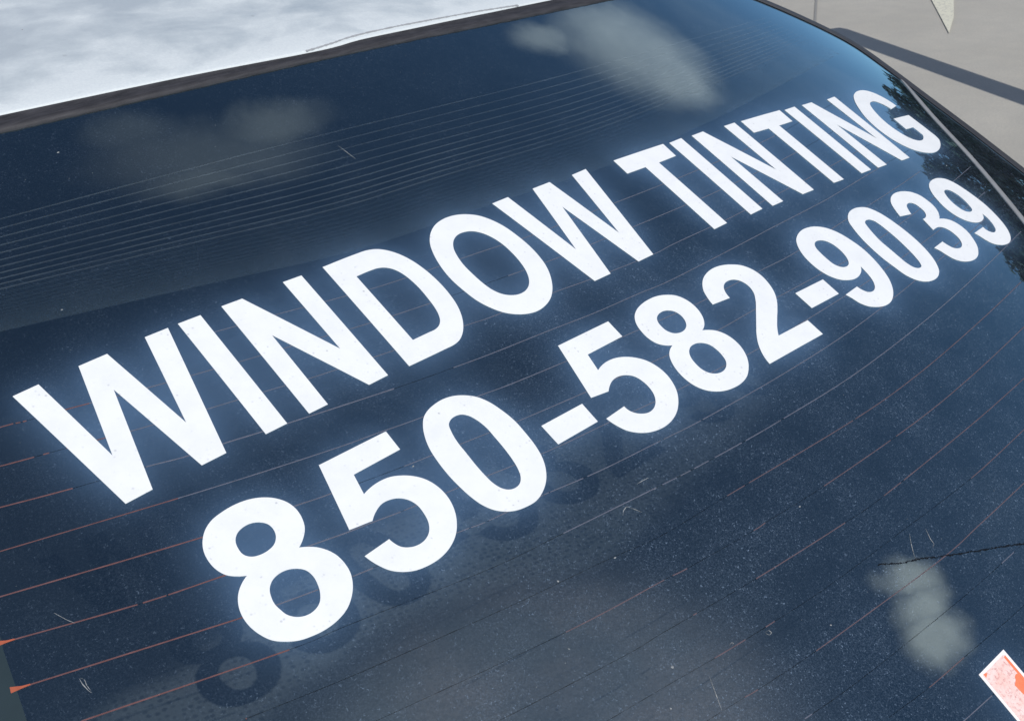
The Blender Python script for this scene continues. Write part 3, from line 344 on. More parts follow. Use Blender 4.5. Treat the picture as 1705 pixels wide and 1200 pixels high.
('5',[[(1.2390,-0.3545),(1.7381,-0.3577),(1.7333,-0.5131),(1.3788,-0.5186),(1.3510,-0.6636),(1.3619,-0.6596),(1.3729,-0.6560),(1.3840,-0.6527),(1.3953,-0.6497),(1.4066,-0.6471),(1.4217,-0.6441),(1.4370,-0.6417),(1.4524,-0.6399),(1.4678,-0.6387),(1.4833,-0.6383),(1.4985,-0.6385),(1.5137,-0.6392),(1.5289,-0.6407),(1.5440,-0.6430),(1.5588,-0.6462),(1.5735,-0.6506),(1.5879,-0.6558),(1.6020,-0.6619),(1.6158,-0.6687),(1.6294,-0.6759),(1.6423,-0.6834),(1.6550,-0.6915),(1.6672,-0.7002),(1.6790,-0.7094),(1.6903,-0.7192),(1.7002,-0.7287),(1.7097,-0.7385),(1.7186,-0.7489),(1.7270,-0.7597),(1.7348,-0.7709),(1.7425,-0.7840),(1.7494,-0.7977),(1.7555,-0.8117),(1.7608,-0.8261),(1.7654,-0.8407),(1.7700,-0.8592),(1.7733,-0.8781),(1.7754,-0.8972),(1.7763,-0.9164),(1.7760,-0.9356),(1.7746,-0.9539),(1.7719,-0.9722),(1.7682,-0.9903),(1.7635,-1.0082),(1.7579,-1.0258),(1.7511,-1.0435),(1.7433,-1.0609),(1.7345,-1.0778),(1.7248,-1.0942),(1.7144,-1.1101),(1.7037,-1.1247),(1.6924,-1.1388),(1.6803,-1.1522),(1.6676,-1.1650),(1.6541,-1.1770),(1.6394,-1.1883),(1.6241,-1.1988),(1.6081,-1.2083),(1.5917,-1.2170),(1.5748,-1.2249),(1.5581,-1.2318),(1.5410,-1.2377),(1.5236,-1.2429),(1.5060,-1.2472),(1.4883,-1.2506),(1.4678,-1.2535),(1.4472,-1.2552),(1.4265,-1.2557),(1.4057,-1.2553),(1.3851,-1.2540),(1.3675,-1.2522),(1.3499,-1.2499),(1.3325,-1.2468),(1.3153,-1.2428),(1.2985,-1.2376),(1.2850,-1.2325),(1.2718,-1.2268),(1.2589,-1.2205),(1.2463,-1.2135),(1.2341,-1.2059),(1.2225,-1.1980),(1.2112,-1.1895),(1.2003,-1.1804),(1.1901,-1.1708),(1.1805,-1.1604),(1.1722,-1.1499),(1.1647,-1.1389),(1.1577,-1.1274),(1.1512,-1.1156),(1.1450,-1.1037),(1.1393,-1.0922),(1.1341,-1.0806),(1.1292,-1.0687),(1.1247,-1.0568),(1.1206,-1.0447),(1.1183,-1.0372),(1.1161,-1.0297),(1.1141,-1.0222),(1.1122,-1.0146),(1.1104,-1.0070),(1.2967,-0.9916),(1.2977,-0.9995),(1.2992,-1.0073),(1.3010,-1.0150),(1.3031,-1.0227),(1.3056,-1.0302),(1.3087,-1.0385),(1.3122,-1.0467),(1.3161,-1.0547),(1.3206,-1.0623),(1.3258,-1.0694),(1.3318,-1.0758),(1.3383,-1.0817),(1.3453,-1.0870),(1.3527,-1.0918),(1.3602,-1.0963),(1.3701,-1.1012),(1.3803,-1.1053),(1.3908,-1.1087),(1.4016,-1.1112),(1.4124,-1.1130),(1.4242,-1.1140),(1.4360,-1.1142),(1.4478,-1.1133),(1.4595,-1.1116),(1.4709,-1.1089),(1.4816,-1.1055),(1.4920,-1.1012),(1.5020,-1.0962),(1.5116,-1.0903),(1.5206,-1.0837),(1.5303,-1.0750),(1.5391,-1.0653),(1.5470,-1.0548),(1.5540,-1.0436),(1.5603,-1.0321),(1.5661,-1.0187),(1.5707,-1.0047),(1.5741,-0.9903),(1.5767,-0.9758),(1.5787,-0.9611),(1.5804,-0.9454),(1.5815,-0.9295),(1.5815,-0.9136),(1.5801,-0.8979),(1.5769,-0.8825),(1.5736,-0.8719),(1.5696,-0.8615),(1.5649,-0.8513),(1.5594,-0.8416),(1.5532,-0.8324),(1.5471,-0.8247),(1.5403,-0.8174),(1.5331,-0.8105),(1.5255,-0.8042),(1.5175,-0.7984),(1.5074,-0.7923),(1.4967,-0.7871),(1.4857,-0.7828),(1.4744,-0.7792),(1.4629,-0.7764),(1.4514,-0.7743),(1.4397,-0.7729),(1.4279,-0.7723),(1.4161,-0.7727),(1.4045,-0.7740),(1.3913,-0.7768),(1.3783,-0.7811),(1.3658,-0.7865),(1.3535,-0.7926),(1.3415,-0.7991),(1.3296,-0.8061),(1.3181,-0.8138),(1.3070,-0.8220),(1.2964,-0.8308),(1.2863,-0.8401),(1.1355,-0.8192)]]),
('0',[[(1.9701,-0.4393),(1.9779,-0.4289),(1.9861,-0.4187),(1.9947,-0.4089),(2.0038,-0.3996),(2.0136,-0.3911),(2.0230,-0.3842),(2.0328,-0.3778),(2.0430,-0.3721),(2.0535,-0.3668),(2.0642,-0.3619),(2.0781,-0.3564),(2.0923,-0.3518),(2.1069,-0.3480),(2.1215,-0.3448),(2.1363,-0.3420),(2.1524,-0.3394),(2.1686,-0.3374),(2.1849,-0.3361),(2.2012,-0.3356),(2.2175,-0.3360),(2.2330,-0.3372),(2.2485,-0.3390),(2.2639,-0.3417),(2.2791,-0.3451),(2.2940,-0.3494),(2.3088,-0.3546),(2.3234,-0.3607),(2.3375,-0.3675),(2.3514,-0.3750),(2.3649,-0.3832),(2.3777,-0.3916),(2.3903,-0.4006),(2.4024,-0.4102),(2.4139,-0.4204),(2.4246,-0.4314),(2.4350,-0.4437),(2.4445,-0.4569),(2.4531,-0.4706),(2.4612,-0.4847),(2.4687,-0.4991),(2.4769,-0.5171),(2.4840,-0.5356),(2.4902,-0.5544),(2.4958,-0.5735),(2.5011,-0.5926),(2.5066,-0.6136),(2.5116,-0.6347),(2.5160,-0.6559),(2.5196,-0.6773),(2.5224,-0.6988),(2.5242,-0.7221),(2.5249,-0.7455),(2.5248,-0.7690),(2.5241,-0.7924),(2.5233,-0.8159),(2.5225,-0.8390),(2.5214,-0.8622),(2.5199,-0.8853),(2.5177,-0.9083),(2.5145,-0.9312),(2.5112,-0.9506),(2.5075,-0.9700),(2.5031,-0.9892),(2.4979,-1.0081),(2.4917,-1.0267),(2.4853,-1.0432),(2.4781,-1.0595),(2.4702,-1.0755),(2.4616,-1.0910),(2.4522,-1.1060),(2.4421,-1.1206),(2.4313,-1.1347),(2.4198,-1.1483),(2.4077,-1.1612),(2.3949,-1.1735),(2.3819,-1.1846),(2.3685,-1.1950),(2.3545,-1.2048),(2.3400,-1.2139),(2.3252,-1.2222),(2.3097,-1.2301),(2.2939,-1.2373),(2.2777,-1.2437),(2.2611,-1.2490),(2.2442,-1.2530),(2.2268,-1.2555),(2.2092,-1.2566),(2.1914,-1.2565),(2.1737,-1.2555),(2.1561,-1.2541),(2.1410,-1.2525),(2.1259,-1.2505),(2.1109,-1.2479),(2.0961,-1.2446),(2.0816,-1.2404),(2.0688,-1.2359),(2.0562,-1.2309),(2.0439,-1.2253),(2.0318,-1.2191),(2.0202,-1.2122),(2.0082,-1.2042),(1.9966,-1.1955),(1.9855,-1.1862),(1.9750,-1.1763),(1.9652,-1.1657),(1.9556,-1.1539),(1.9469,-1.1414),(1.9390,-1.1284),(1.9318,-1.1150),(1.9251,-1.1014),(1.9184,-1.0855),(1.9128,-1.0691),(1.9080,-1.0524),(1.9037,-1.0356),(1.8997,-1.0188),(1.8957,-0.9997),(1.8924,-0.9805),(1.8895,-0.9613),(1.8871,-0.9419),(1.8849,-0.9225),(1.8827,-0.9012),(1.8808,-0.8798),(1.8794,-0.8584),(1.8784,-0.8369),(1.8779,-0.8155),(1.8779,-0.7932),(1.8783,-0.7709),(1.8792,-0.7486),(1.8807,-0.7263),(1.8825,-0.7041),(1.8845,-0.6836),(1.8868,-0.6631),(1.8895,-0.6426),(1.8930,-0.6223),(1.8973,-0.6022),(1.9019,-0.5848),(1.9070,-0.5675),(1.9127,-0.5505),(1.9191,-0.5336),(1.9261,-0.5171),(1.9336,-0.5008),(1.9417,-0.4848),(1.9504,-0.4691),(1.9598,-0.4539)],[(2.1219,-0.5155),(2.1268,-0.5105),(2.1321,-0.5059),(2.1377,-0.5017),(2.1437,-0.4980),(2.1498,-0.4947),(2.1586,-0.4908),(2.1678,-0.4879),(2.1772,-0.4858),(2.1868,-0.4846),(2.1964,-0.4841),(2.2066,-0.4844),(2.2168,-0.4856),(2.2268,-0.4877),(2.2365,-0.4907),(2.2457,-0.4949),(2.2534,-0.4997),(2.2606,-0.5053),(2.2673,-0.5116),(2.2735,-0.5184),(2.2793,-0.5255),(2.2859,-0.5352),(2.2914,-0.5456),(2.2961,-0.5564),(2.3003,-0.5676),(2.3043,-0.5787),(2.3090,-0.5934),(2.3129,-0.6084),(2.3160,-0.6236),(2.3186,-0.6389),(2.3206,-0.6543),(2.3221,-0.6731),(2.3224,-0.6919),(2.3221,-0.7108),(2.3214,-0.7297),(2.3210,-0.7486),(2.3208,-0.7679),(2.3205,-0.7873),(2.3202,-0.8067),(2.3195,-0.8261),(2.3185,-0.8454),(2.3173,-0.8639),(2.3159,-0.8823),(2.3143,-0.9007),(2.3122,-0.9191),(2.3096,-0.9374),(2.3072,-0.9529),(2.3046,-0.9685),(2.3016,-0.9839),(2.2980,-0.9992),(2.2934,-1.0141),(2.2894,-1.0257),(2.2851,-1.0372),(2.2802,-1.0485),(2.2746,-1.0593),(2.2678,-1.0694),(2.2621,-1.0764),(2.2560,-1.0831),(2.2495,-1.0894),(2.2424,-1.0951),(2.2349,-1.0999),(2.2267,-1.1039),(2.2180,-1.1071),(2.2091,-1.1094),(2.2000,-1.1109),(2.1909,-1.1116),(2.1809,-1.1115),(2.1709,-1.1103),(2.1610,-1.1082),(2.1514,-1.1050),(2.1424,-1.1007),(2.1349,-1.0960),(2.1280,-1.0905),(2.1216,-1.0844),(2.1156,-1.0778),(2.1101,-1.0708),(2.1039,-1.0612),(2.0987,-1.0509),(2.0944,-1.0402),(2.0908,-1.0292),(2.0874,-1.0181),(2.0836,-1.0025),(2.0812,-0.9865),(2.0797,-0.9704),(2.0786,-0.9542),(2.0775,-0.9381),(2.0765,-0.9200),(2.0759,-0.9018),(2.0757,-0.8836),(2.0758,-0.8655),(2.0759,-0.8473),(2.0763,-0.8276),(2.0771,-0.8079),(2.0780,-0.7882),(2.0790,-0.7685),(2.0799,-0.7488),(2.0805,-0.7288),(2.0808,-0.7089),(2.0812,-0.6889),(2.0821,-0.6690),(2.0841,-0.6492),(2.0863,-0.6323),(2.0890,-0.6155),(2.0922,-0.5988),(2.0961,-0.5823),(2.1009,-0.5660),(2.1041,-0.5554),(2.1073,-0.5447),(2.1110,-0.5342),(2.1156,-0.5243)]]),
('-',[[(2.6558,-0.8296),(3.0337,-0.8285),(3.0290,-0.9947),(2.6573,-0.9995)]]),
('5',[[(3.2329,-0.3573),(3.7403,-0.3556),(3.7353,-0.5131),(3.3747,-0.5204),(3.3442,-0.6635),(3.3565,-0.6581),(3.3690,-0.6532),(3.3817,-0.6488),(3.3946,-0.6450),(3.4077,-0.6418),(3.4222,-0.6390),(3.4368,-0.6369),(3.4516,-0.6355),(3.4664,-0.6348),(3.4811,-0.6348),(3.4953,-0.6353),(3.5094,-0.6364),(3.5235,-0.6381),(3.5375,-0.6405),(3.5513,-0.6435),(3.5650,-0.6473),(3.5786,-0.6517),(3.5919,-0.6567),(3.6050,-0.6623),(3.6179,-0.6684),(3.6313,-0.6753),(3.6444,-0.6828),(3.6572,-0.6908),(3.6696,-0.6994),(3.6815,-0.7086),(3.6940,-0.7192),(3.7062,-0.7304),(3.7176,-0.7423),(3.7283,-0.7548),(3.7380,-0.7680),(3.7464,-0.7813),(3.7538,-0.7953),(3.7604,-0.8096),(3.7661,-0.8243),(3.7711,-0.8393),(3.7760,-0.8571),(3.7797,-0.8752),(3.7822,-0.8935),(3.7836,-0.9119),(3.7837,-0.9304),(3.7828,-0.9470),(3.7808,-0.9636),(3.7779,-0.9801),(3.7741,-0.9965),(3.7695,-1.0126),(3.7642,-1.0285),(3.7581,-1.0441),(3.7512,-1.0595),(3.7436,-1.0744),(3.7350,-1.0888),(3.7256,-1.1028),(3.7153,-1.1162),(3.7042,-1.1291),(3.6926,-1.1415),(3.6807,-1.1535),(3.6692,-1.1642),(3.6573,-1.1745),(3.6451,-1.1843),(3.6324,-1.1936),(3.6194,-1.2024),(3.6043,-1.2115),(3.5887,-1.2198),(3.5727,-1.2274),(3.5564,-1.2343),(3.5398,-1.2403),(3.5216,-1.2460),(3.5032,-1.2507),(3.4845,-1.2544),(3.4656,-1.2572),(3.4467,-1.2591),(3.4274,-1.2601),(3.4082,-1.2601),(3.3889,-1.2591),(3.3697,-1.2572),(3.3507,-1.2544),(3.3348,-1.2514),(3.3190,-1.2478),(3.3034,-1.2436),(3.2880,-1.2386),(3.2729,-1.2328),(3.2611,-1.2276),(3.2495,-1.2218),(3.2381,-1.2156),(3.2270,-1.2090),(3.2162,-1.2018),(3.2037,-1.1927),(3.1915,-1.1830),(3.1799,-1.1726),(3.1690,-1.1616),(3.1590,-1.1498),(3.1506,-1.1379),(3.1430,-1.1255),(3.1362,-1.1126),(3.1300,-1.0994),(3.1241,-1.0861),(3.1178,-1.0705),(3.1122,-1.0547),(3.1072,-1.0386),(3.1030,-1.0223),(3.0995,-1.0059),(3.2893,-0.9901),(3.2890,-0.9987),(3.2894,-1.0074),(3.2906,-1.0159),(3.2925,-1.0244),(3.2950,-1.0326),(3.2989,-1.0414),(3.3036,-1.0498),(3.3091,-1.0578),(3.3153,-1.0654),(3.3218,-1.0725),(3.3288,-1.0790),(3.3363,-1.0850),(3.3443,-1.0904),(3.3525,-1.0954),(3.3610,-1.0999),(3.3708,-1.1044),(3.3808,-1.1084),(3.3911,-1.1117),(3.4016,-1.1141),(3.4122,-1.1156),(3.4241,-1.1161),(3.4360,-1.1154),(3.4479,-1.1137),(3.4596,-1.1110),(3.4709,-1.1074),(3.4813,-1.1032),(3.4913,-1.0982),(3.5009,-1.0924),(3.5101,-1.0860),(3.5188,-1.0790),(3.5288,-1.0697),(3.5379,-1.0594),(3.5462,-1.0484),(3.5536,-1.0368),(3.5600,-1.0248),(3.5655,-1.0119),(3.5698,-0.9985),(3.5731,-0.9848),(3.5754,-0.9709),(3.5770,-0.9570),(3.5777,-0.9431),(3.5776,-0.9292),(3.5766,-0.9154),(3.5747,-0.9016),(3.5718,-0.8881),(3.5687,-0.8762),(3.5650,-0.8643),(3.5605,-0.8528),(3.5550,-0.8418),(3.5484,-0.8316),(3.5405,-0.8223),(3.5315,-0.8140),(3.5218,-0.8064),(3.5116,-0.7997),(3.5009,-0.7937),(3.4885,-0.7878),(3.4756,-0.7830),(3.4623,-0.7792),(3.4488,-0.7765),(3.4352,-0.7750),(3.4241,-0.7746),(3.4129,-0.7750),(3.4019,-0.7761),(3.3909,-0.7780),(3.3800,-0.7804),(3.3690,-0.7839),(3.3583,-0.7882),(3.3478,-0.7931),(3.3375,-0.7985),(3.3274,-0.8043),(3.3175,-0.8105),(3.3078,-0.8171),(3.2985,-0.8242),(3.2894,-0.8316),(3.2807,-0.8394),(3.1270,-0.8210)]]),
('8',[[(4.3680,-0.7558),(4.3774,-0.7591),(4.3867,-0.7626),(4.3959,-0.7663),(4.4050,-0.7703),(4.4140,-0.7745),(4.4244,-0.7797),(4.4348,-0.7850),(4.4449,-0.7908),(4.4547,-0.7970),(4.4640,-0.8039),(4.4736,-0.8123),(4.4827,-0.8213),(4.4911,-0.8308),(4.4990,-0.8409),(4.5061,-0.8515),(4.5129,-0.8631),(4.5189,-0.8751),(4.5242,-0.8876),(4.5286,-0.9004),(4.5323,-0.9133),(4.5357,-0.9289),(4.5380,-0.9447),(4.5392,-0.9607),(4.5394,-0.9767),(4.5386,-0.9926),(4.5366,-1.0094),(4.5334,-1.0261),(4.5290,-1.0425),(4.5237,-1.0586),(4.5175,-1.0744),(4.5110,-1.0884),(4.5037,-1.1021),(4.4957,-1.1154),(4.4870,-1.1283),(4.4777,-1.1406),(4.4672,-1.1530),(4.4561,-1.1647),(4.4443,-1.1759),(4.4320,-1.1866),(4.4194,-1.1967),(4.4072,-1.2061),(4.3946,-1.2150),(4.3817,-1.2234),(4.3683,-1.2311),(4.3546,-1.2380),(4.3381,-1.2448),(4.3211,-1.2506),(4.3037,-1.2553),(4.2861,-1.2591),(4.2685,-1.2623),(4.2495,-1.2647),(4.2303,-1.2661),(4.2111,-1.2666),(4.1919,-1.2662),(4.1727,-1.2653),(4.1551,-1.2638),(4.1376,-1.2618),(4.1201,-1.2592),(4.1027,-1.2558),(4.0856,-1.2515),(4.0696,-1.2466),(4.0537,-1.2411),(4.0381,-1.2348),(4.0228,-1.2278),(4.0081,-1.2198),(3.9950,-1.2119),(3.9822,-1.2033),(3.9699,-1.1941),(3.9582,-1.1841),(3.9474,-1.1734),(3.9373,-1.1619),(3.9280,-1.1498),(3.9196,-1.1370),(3.9119,-1.1238),(3.9051,-1.1102),(3.8993,-1.0960),(3.8944,-1.0815),(3.8904,-1.0667),(3.8872,-1.0517),(3.8847,-1.0366),(3.8828,-1.0202),(3.8818,-1.0037),(3.8817,-0.9872),(3.8825,-0.9707),(3.8840,-0.9543),(3.8864,-0.9374),(3.8895,-0.9206),(3.8936,-0.9039),(3.8986,-0.8876),(3.9047,-0.8717),(3.9099,-0.8596),(3.9155,-0.8477),(3.9217,-0.8361),(3.9286,-0.8250),(3.9365,-0.8146),(3.9442,-0.8063),(3.9524,-0.7985),(3.9611,-0.7912),(3.9702,-0.7845),(3.9797,-0.7782),(3.9898,-0.7723),(4.0003,-0.7671),(4.0111,-0.7624),(4.0222,-0.7584),(4.0335,-0.7551),(4.0231,-0.7514),(4.0130,-0.7472),(4.0030,-0.7425),(3.9933,-0.7373),(3.9839,-0.7317),(3.9737,-0.7248),(3.9637,-0.7175),(3.9543,-0.7096),(3.9455,-0.7011),(3.9376,-0.6917),(3.9303,-0.6810),(3.9241,-0.6695),(3.9188,-0.6576),(3.9144,-0.6452),(3.9107,-0.6327),(3.9074,-0.6167),(3.9056,-0.6003),(3.9051,-0.5837),(3.9056,-0.5671),(3.9069,-0.5507),(3.9087,-0.5348),(3.9111,-0.5190),(3.9146,-0.5033),(3.9191,-0.4880),(3.9249,-0.4732),(3.9310,-0.4608),(3.9380,-0.4487),(3.9458,-0.4371),(3.9543,-0.4262),(3.9636,-0.4159),(3.9744,-0.4058),(3.9861,-0.3966),(3.9984,-0.3883),(4.0112,-0.3806),(4.0242,-0.3736),(4.0400,-0.3663),(4.0562,-0.3601),(4.0728,-0.3549),(4.0897,-0.3503),(4.1066,-0.3463),(4.1253,-0.3425),(4.1442,-0.3395),(4.1632,-0.3374),(4.1823,-0.3359),(4.2014,-0.3350),(4.2207,-0.3346),(4.2400,-0.3347),(4.2593,-0.3355),(4.2785,-0.3374),(4.2975,-0.3404),(4.3134,-0.3438),(4.3291,-0.3480),(4.3447,-0.3530),(4.3600,-0.3586),(4.3749,-0.3649),(4.3886,-0.3712),(4.4022,-0.3778),(4.4154,-0.3851),(4.4279,-0.3933),(4.4394,-0.4027),(4.4497,-0.4131),(4.4590,-0.4244),(4.4674,-0.4364),(4.4750,-0.4490),(4.4816,-0.4620),(4.4880,-0.4774),(4.4931,-0.4932),(4.4970,-0.5095),(4.4996,-0.5260),(4.5011,-0.5425),(4.5014,-0.5587),(4.5005,-0.5749),(4.4986,-0.5910),(4.4955,-0.6069),(4.4913,-0.6225),(4.4869,-0.6359),(4.4816,-0.6492),(4.4755,-0.6621),(4.4686,-0.6745),(4.4609,-0.6863),(4.4532,-0.6965),(4.4448,-0.7062),(4.4359,-0.7154),(4.4264,-0.7239),(4.4163,-0.7316),(4.4073,-0.7376),(4.3979,-0.7430),(4.3881,-0.7479),(4.3782,-0.7522)],[(4.1165,-0.5059),(4.1260,-0.4976),(4.1368,-0.4908),(4.1486,-0.4854),(4.1608,-0.4812),(4.1732,-0.4778),(4.1836,-0.4757),(4.1943,-0.4744),(4.2050,-0.4738),(4.2157,-0.4741),(4.2263,-0.4754),(4.2350,-0.4770),(4.2436,-0.4793),(4.2521,-0.4822),(4.2603,-0.4856),(4.2682,-0.4896),(4.2764,-0.4945),(4.2844,-0.4999),(4.2919,-0.5060),(4.2987,-0.5127),(4.3046,-0.5202),(4.3100,-0.5292),(4.3142,-0.5389),(4.3174,-0.5491),(4.3195,-0.5596),(4.3208,-0.5701),(4.3210,-0.5805),(4.3202,-0.5910),(4.3184,-0.6014),(4.3158,-0.6116),(4.3123,-0.6214),(4.3081,-0.6307),(4.3032,-0.6395),(4.2976,-0.6480),(4.2912,-0.6559),(4.2842,-0.6631),(4.2756,-0.6701),(4.2662,-0.6761),(4.2562,-0.6812),(4.2459,-0.6854),(4.2353,-0.6888),(4.2246,-0.6912),(4.2138,-0.6927),(4.2028,-0.6933),(4.1919,-0.6931),(4.1810,-0.6919),(4.1707,-0.6901),(4.1604,-0.6876),(4.1503,-0.6842),(4.1408,-0.6799),(4.1318,-0.6745),(4.1238,-0.6683),(4.1165,-0.6612),(4.1099,-0.6534),(4.1042,-0.6449),(4.0993,-0.6360),(4.0952,-0.6256),(4.0924,-0.6146),(4.0908,-0.6033),(4.0900,-0.5919),(4.0900,-0.5805),(4.0903,-0.5713),(4.0911,-0.5620),(4.0925,-0.5528),(4.0946,-0.5438),(4.0977,-0.5352),(4.1006,-0.5288),(4.1039,-0.5227),(4.1077,-0.5167),(4.1119,-0.5111)],[(4.1051,-0.8616),(4.1132,-0.8539),(4.1221,-0.8470),(4.1315,-0.8409),(4.1415,-0.8357),(4.1518,-0.8314),(4.1629,-0.8281),(4.1743,-0.8260),(4.1859,-0.8248),(4.1976,-0.8247),(4.2092,-0.8254),(4.2216,-0.8271),(4.2339,-0.8299),(4.2459,-0.8338),(4.2574,-0.8387),(4.2685,-0.8446),(4.2777,-0.8506),(4.2866,-0.8573),(4.2949,-0.8646),(4.3024,-0.8727),(4.3090,-0.8815),(4.3148,-0.8920),(4.3193,-0.9032),(4.3227,-0.9149),(4.3253,-0.9269),(4.3273,-0.9388),(4.3288,-0.9515),(4.3295,-0.9643),(4.3293,-0.9771),(4.3283,-0.9899),(4.3266,-1.0026),(4.3244,-1.0150),(4.3216,-1.0274),(4.3181,-1.0396),(4.3133,-1.0512),(4.3072,-1.0620),(4.3004,-1.0710),(4.2927,-1.0792),(4.2842,-1.0867),(4.2752,-1.0934),(4.2656,-1.0994),(4.2545,-1.1050),(4.2429,-1.1096),(4.2308,-1.1131),(4.2185,-1.1155),(4.2061,-1.1168),(4.1934,-1.1169),(4.1806,-1.1160),(4.1679,-1.1138),(4.1555,-1.1106),(4.1436,-1.1062),(4.1336,-1.1015),(4.1239,-1.0961),(4.1147,-1.0899),(4.1061,-1.0829),(4.0983,-1.0751),(4.0914,-1.0665),(4.0853,-1.0572),(4.0801,-1.0473),(4.0757,-1.0371),(4.0721,-1.0266),(4.0693,-1.0154),(4.0677,-1.0039),(4.0669,-0.9922),(4.0667,-0.9805),(4.0670,-0.9688),(4.0677,-0.9561),(4.0689,-0.9433),(4.0709,-0.9306),(4.0738,-0.9182),(4.0779,-0.9062),(4.0821,-0.8965),(4.0868,-0.8871),(4.0922,-0.8780),(4.0983,-0.8695)]]),
('2',[[(4.7398,-0.4159),(4.7504,-0.4058),(4.7615,-0.3963),(4.7730,-0.3873),(4.7850,-0.3789),(4.7973,-0.3711),(4.8132,-0.3624),(4.8297,-0.3547),(4.8466,-0.3481),(4.8638,-0.3422),(4.8812,-0.3370),(4.8990,-0.3325),(4.9170,-0.3289),(4.9351,-0.3260),(4.9534,-0.3239),(4.9717,-0.3227),(4.9925,-0.3223),(5.0134,-0.3231),(5.0342,-0.3248),(5.0549,-0.3276),(5.0754,-0.3313),(5.0946,-0.3357),(5.1136,-0.3410),(5.1324,-0.3470),(5.1508,-0.3540),(5.1689,-0.3617),(5.1853,-0.3692),(5.2016,-0.3772),(5.2175,-0.3859),(5.2325,-0.3957),(5.2466,-0.4069),(5.2589,-0.4189),(5.2703,-0.4318),(5.2808,-0.4456),(5.2901,-0.4601),(5.2983,-0.4752),(5.3051,-0.4908),(5.3107,-0.5070),(5.3150,-0.5236),(5.3182,-0.5404),(5.3204,-0.5574),(5.3212,-0.5771),(5.3203,-0.5968),(5.3179,-0.6165),(5.3144,-0.6360),(5.3100,-0.6552),(5.3048,-0.6742),(5.2985,-0.6930),(5.2912,-0.7113),(5.2829,-0.7292),(5.2736,-0.7465),(5.2641,-0.7616),(5.2538,-0.7760),(5.2428,-0.7900),(5.2312,-0.8036),(5.2194,-0.8168),(5.2048,-0.8318),(5.1895,-0.8461),(5.1737,-0.8598),(5.1577,-0.8733),(5.1417,-0.8868),(5.1236,-0.9018),(5.1051,-0.9163),(5.0866,-0.9307),(5.0681,-0.9452),(5.0499,-0.9600),(5.0360,-0.9715),(5.0220,-0.9831),(5.0082,-0.9948),(4.9947,-1.0068),(4.9815,-1.0191),(4.9699,-1.0307),(4.9585,-1.0426),(4.9473,-1.0546),(4.9364,-1.0669),(4.9258,-1.0795),(5.3069,-1.0800),(5.3110,-1.2384),(4.6231,-1.2416),(4.6242,-1.2300),(4.6257,-1.2184),(4.6277,-1.2069),(4.6301,-1.1955),(4.6329,-1.1842),(4.6369,-1.1711),(4.6415,-1.1582),(4.6466,-1.1456),(4.6522,-1.1331),(4.6581,-1.1207),(4.6654,-1.1067),(4.6733,-1.0929),(4.6817,-1.0795),(4.6905,-1.0663),(4.6997,-1.0534),(4.7112,-1.0387),(4.7234,-1.0245),(4.7360,-1.0107),(4.7490,-0.9971),(4.7622,-0.9838),(4.7780,-0.9685),(4.7942,-0.9537),(4.8108,-0.9392),(4.8274,-0.9249),(4.8439,-0.9104),(4.8642,-0.8925),(4.8846,-0.8746),(4.9050,-0.8568),(4.9254,-0.8390),(4.9456,-0.8210),(4.9664,-0.8030),(4.9874,-0.7852),(5.0082,-0.7671),(5.0284,-0.7484),(5.0473,-0.7285),(5.0585,-0.7162),(5.0697,-0.7039),(5.0804,-0.6911),(5.0899,-0.6777),(5.0979,-0.6633),(5.1031,-0.6511),(5.1075,-0.6386),(5.1110,-0.6258),(5.1132,-0.6127),(5.1141,-0.5996),(5.1135,-0.5863),(5.1117,-0.5730),(5.1086,-0.5600),(5.1041,-0.5474),(5.0981,-0.5356),(5.0915,-0.5258),(5.0838,-0.5167),(5.0751,-0.5084),(5.0658,-0.5010),(5.0558,-0.4945),(5.0429,-0.4882),(5.0292,-0.4835),(5.0149,-0.4803),(5.0004,-0.4786),(4.9859,-0.4781),(4.9716,-0.4787),(4.9572,-0.4806),(4.9432,-0.4838),(4.9296,-0.4885),(4.9169,-0.4948),(4.9090,-0.5000),(4.9014,-0.5057),(4.8944,-0.5121),(4.8878,-0.5189),(4.8817,-0.5261),(4.8757,-0.5349),(4.8704,-0.5442),(4.8659,-0.5540),(4.8621,-0.5640),(4.8588,-0.5742),(4.8566,-0.5827),(4.8548,-0.5913),(4.8534,-0.6000),(4.8525,-0.6088),(4.8521,-0.6175),(4.6574,-0.6046),(4.6596,-0.5885),(4.6623,-0.5725),(4.6658,-0.5566),(4.6698,-0.5409),(4.6745,-0.5254),(4.6788,-0.5124),(4.6835,-0.4995),(4.6886,-0.4867),(4.6944,-0.4743),(4.7011,-0.4624),(4.7079,-0.4524),(4.7152,-0.4427),(4.7231,-0.4334),(4.7313,-0.4245)]]),
('-',[[(5.4534,-0.8284),(5.8415,-0.8270),(5.8441,-1.0014),(5.4579,-1.0055)]]),
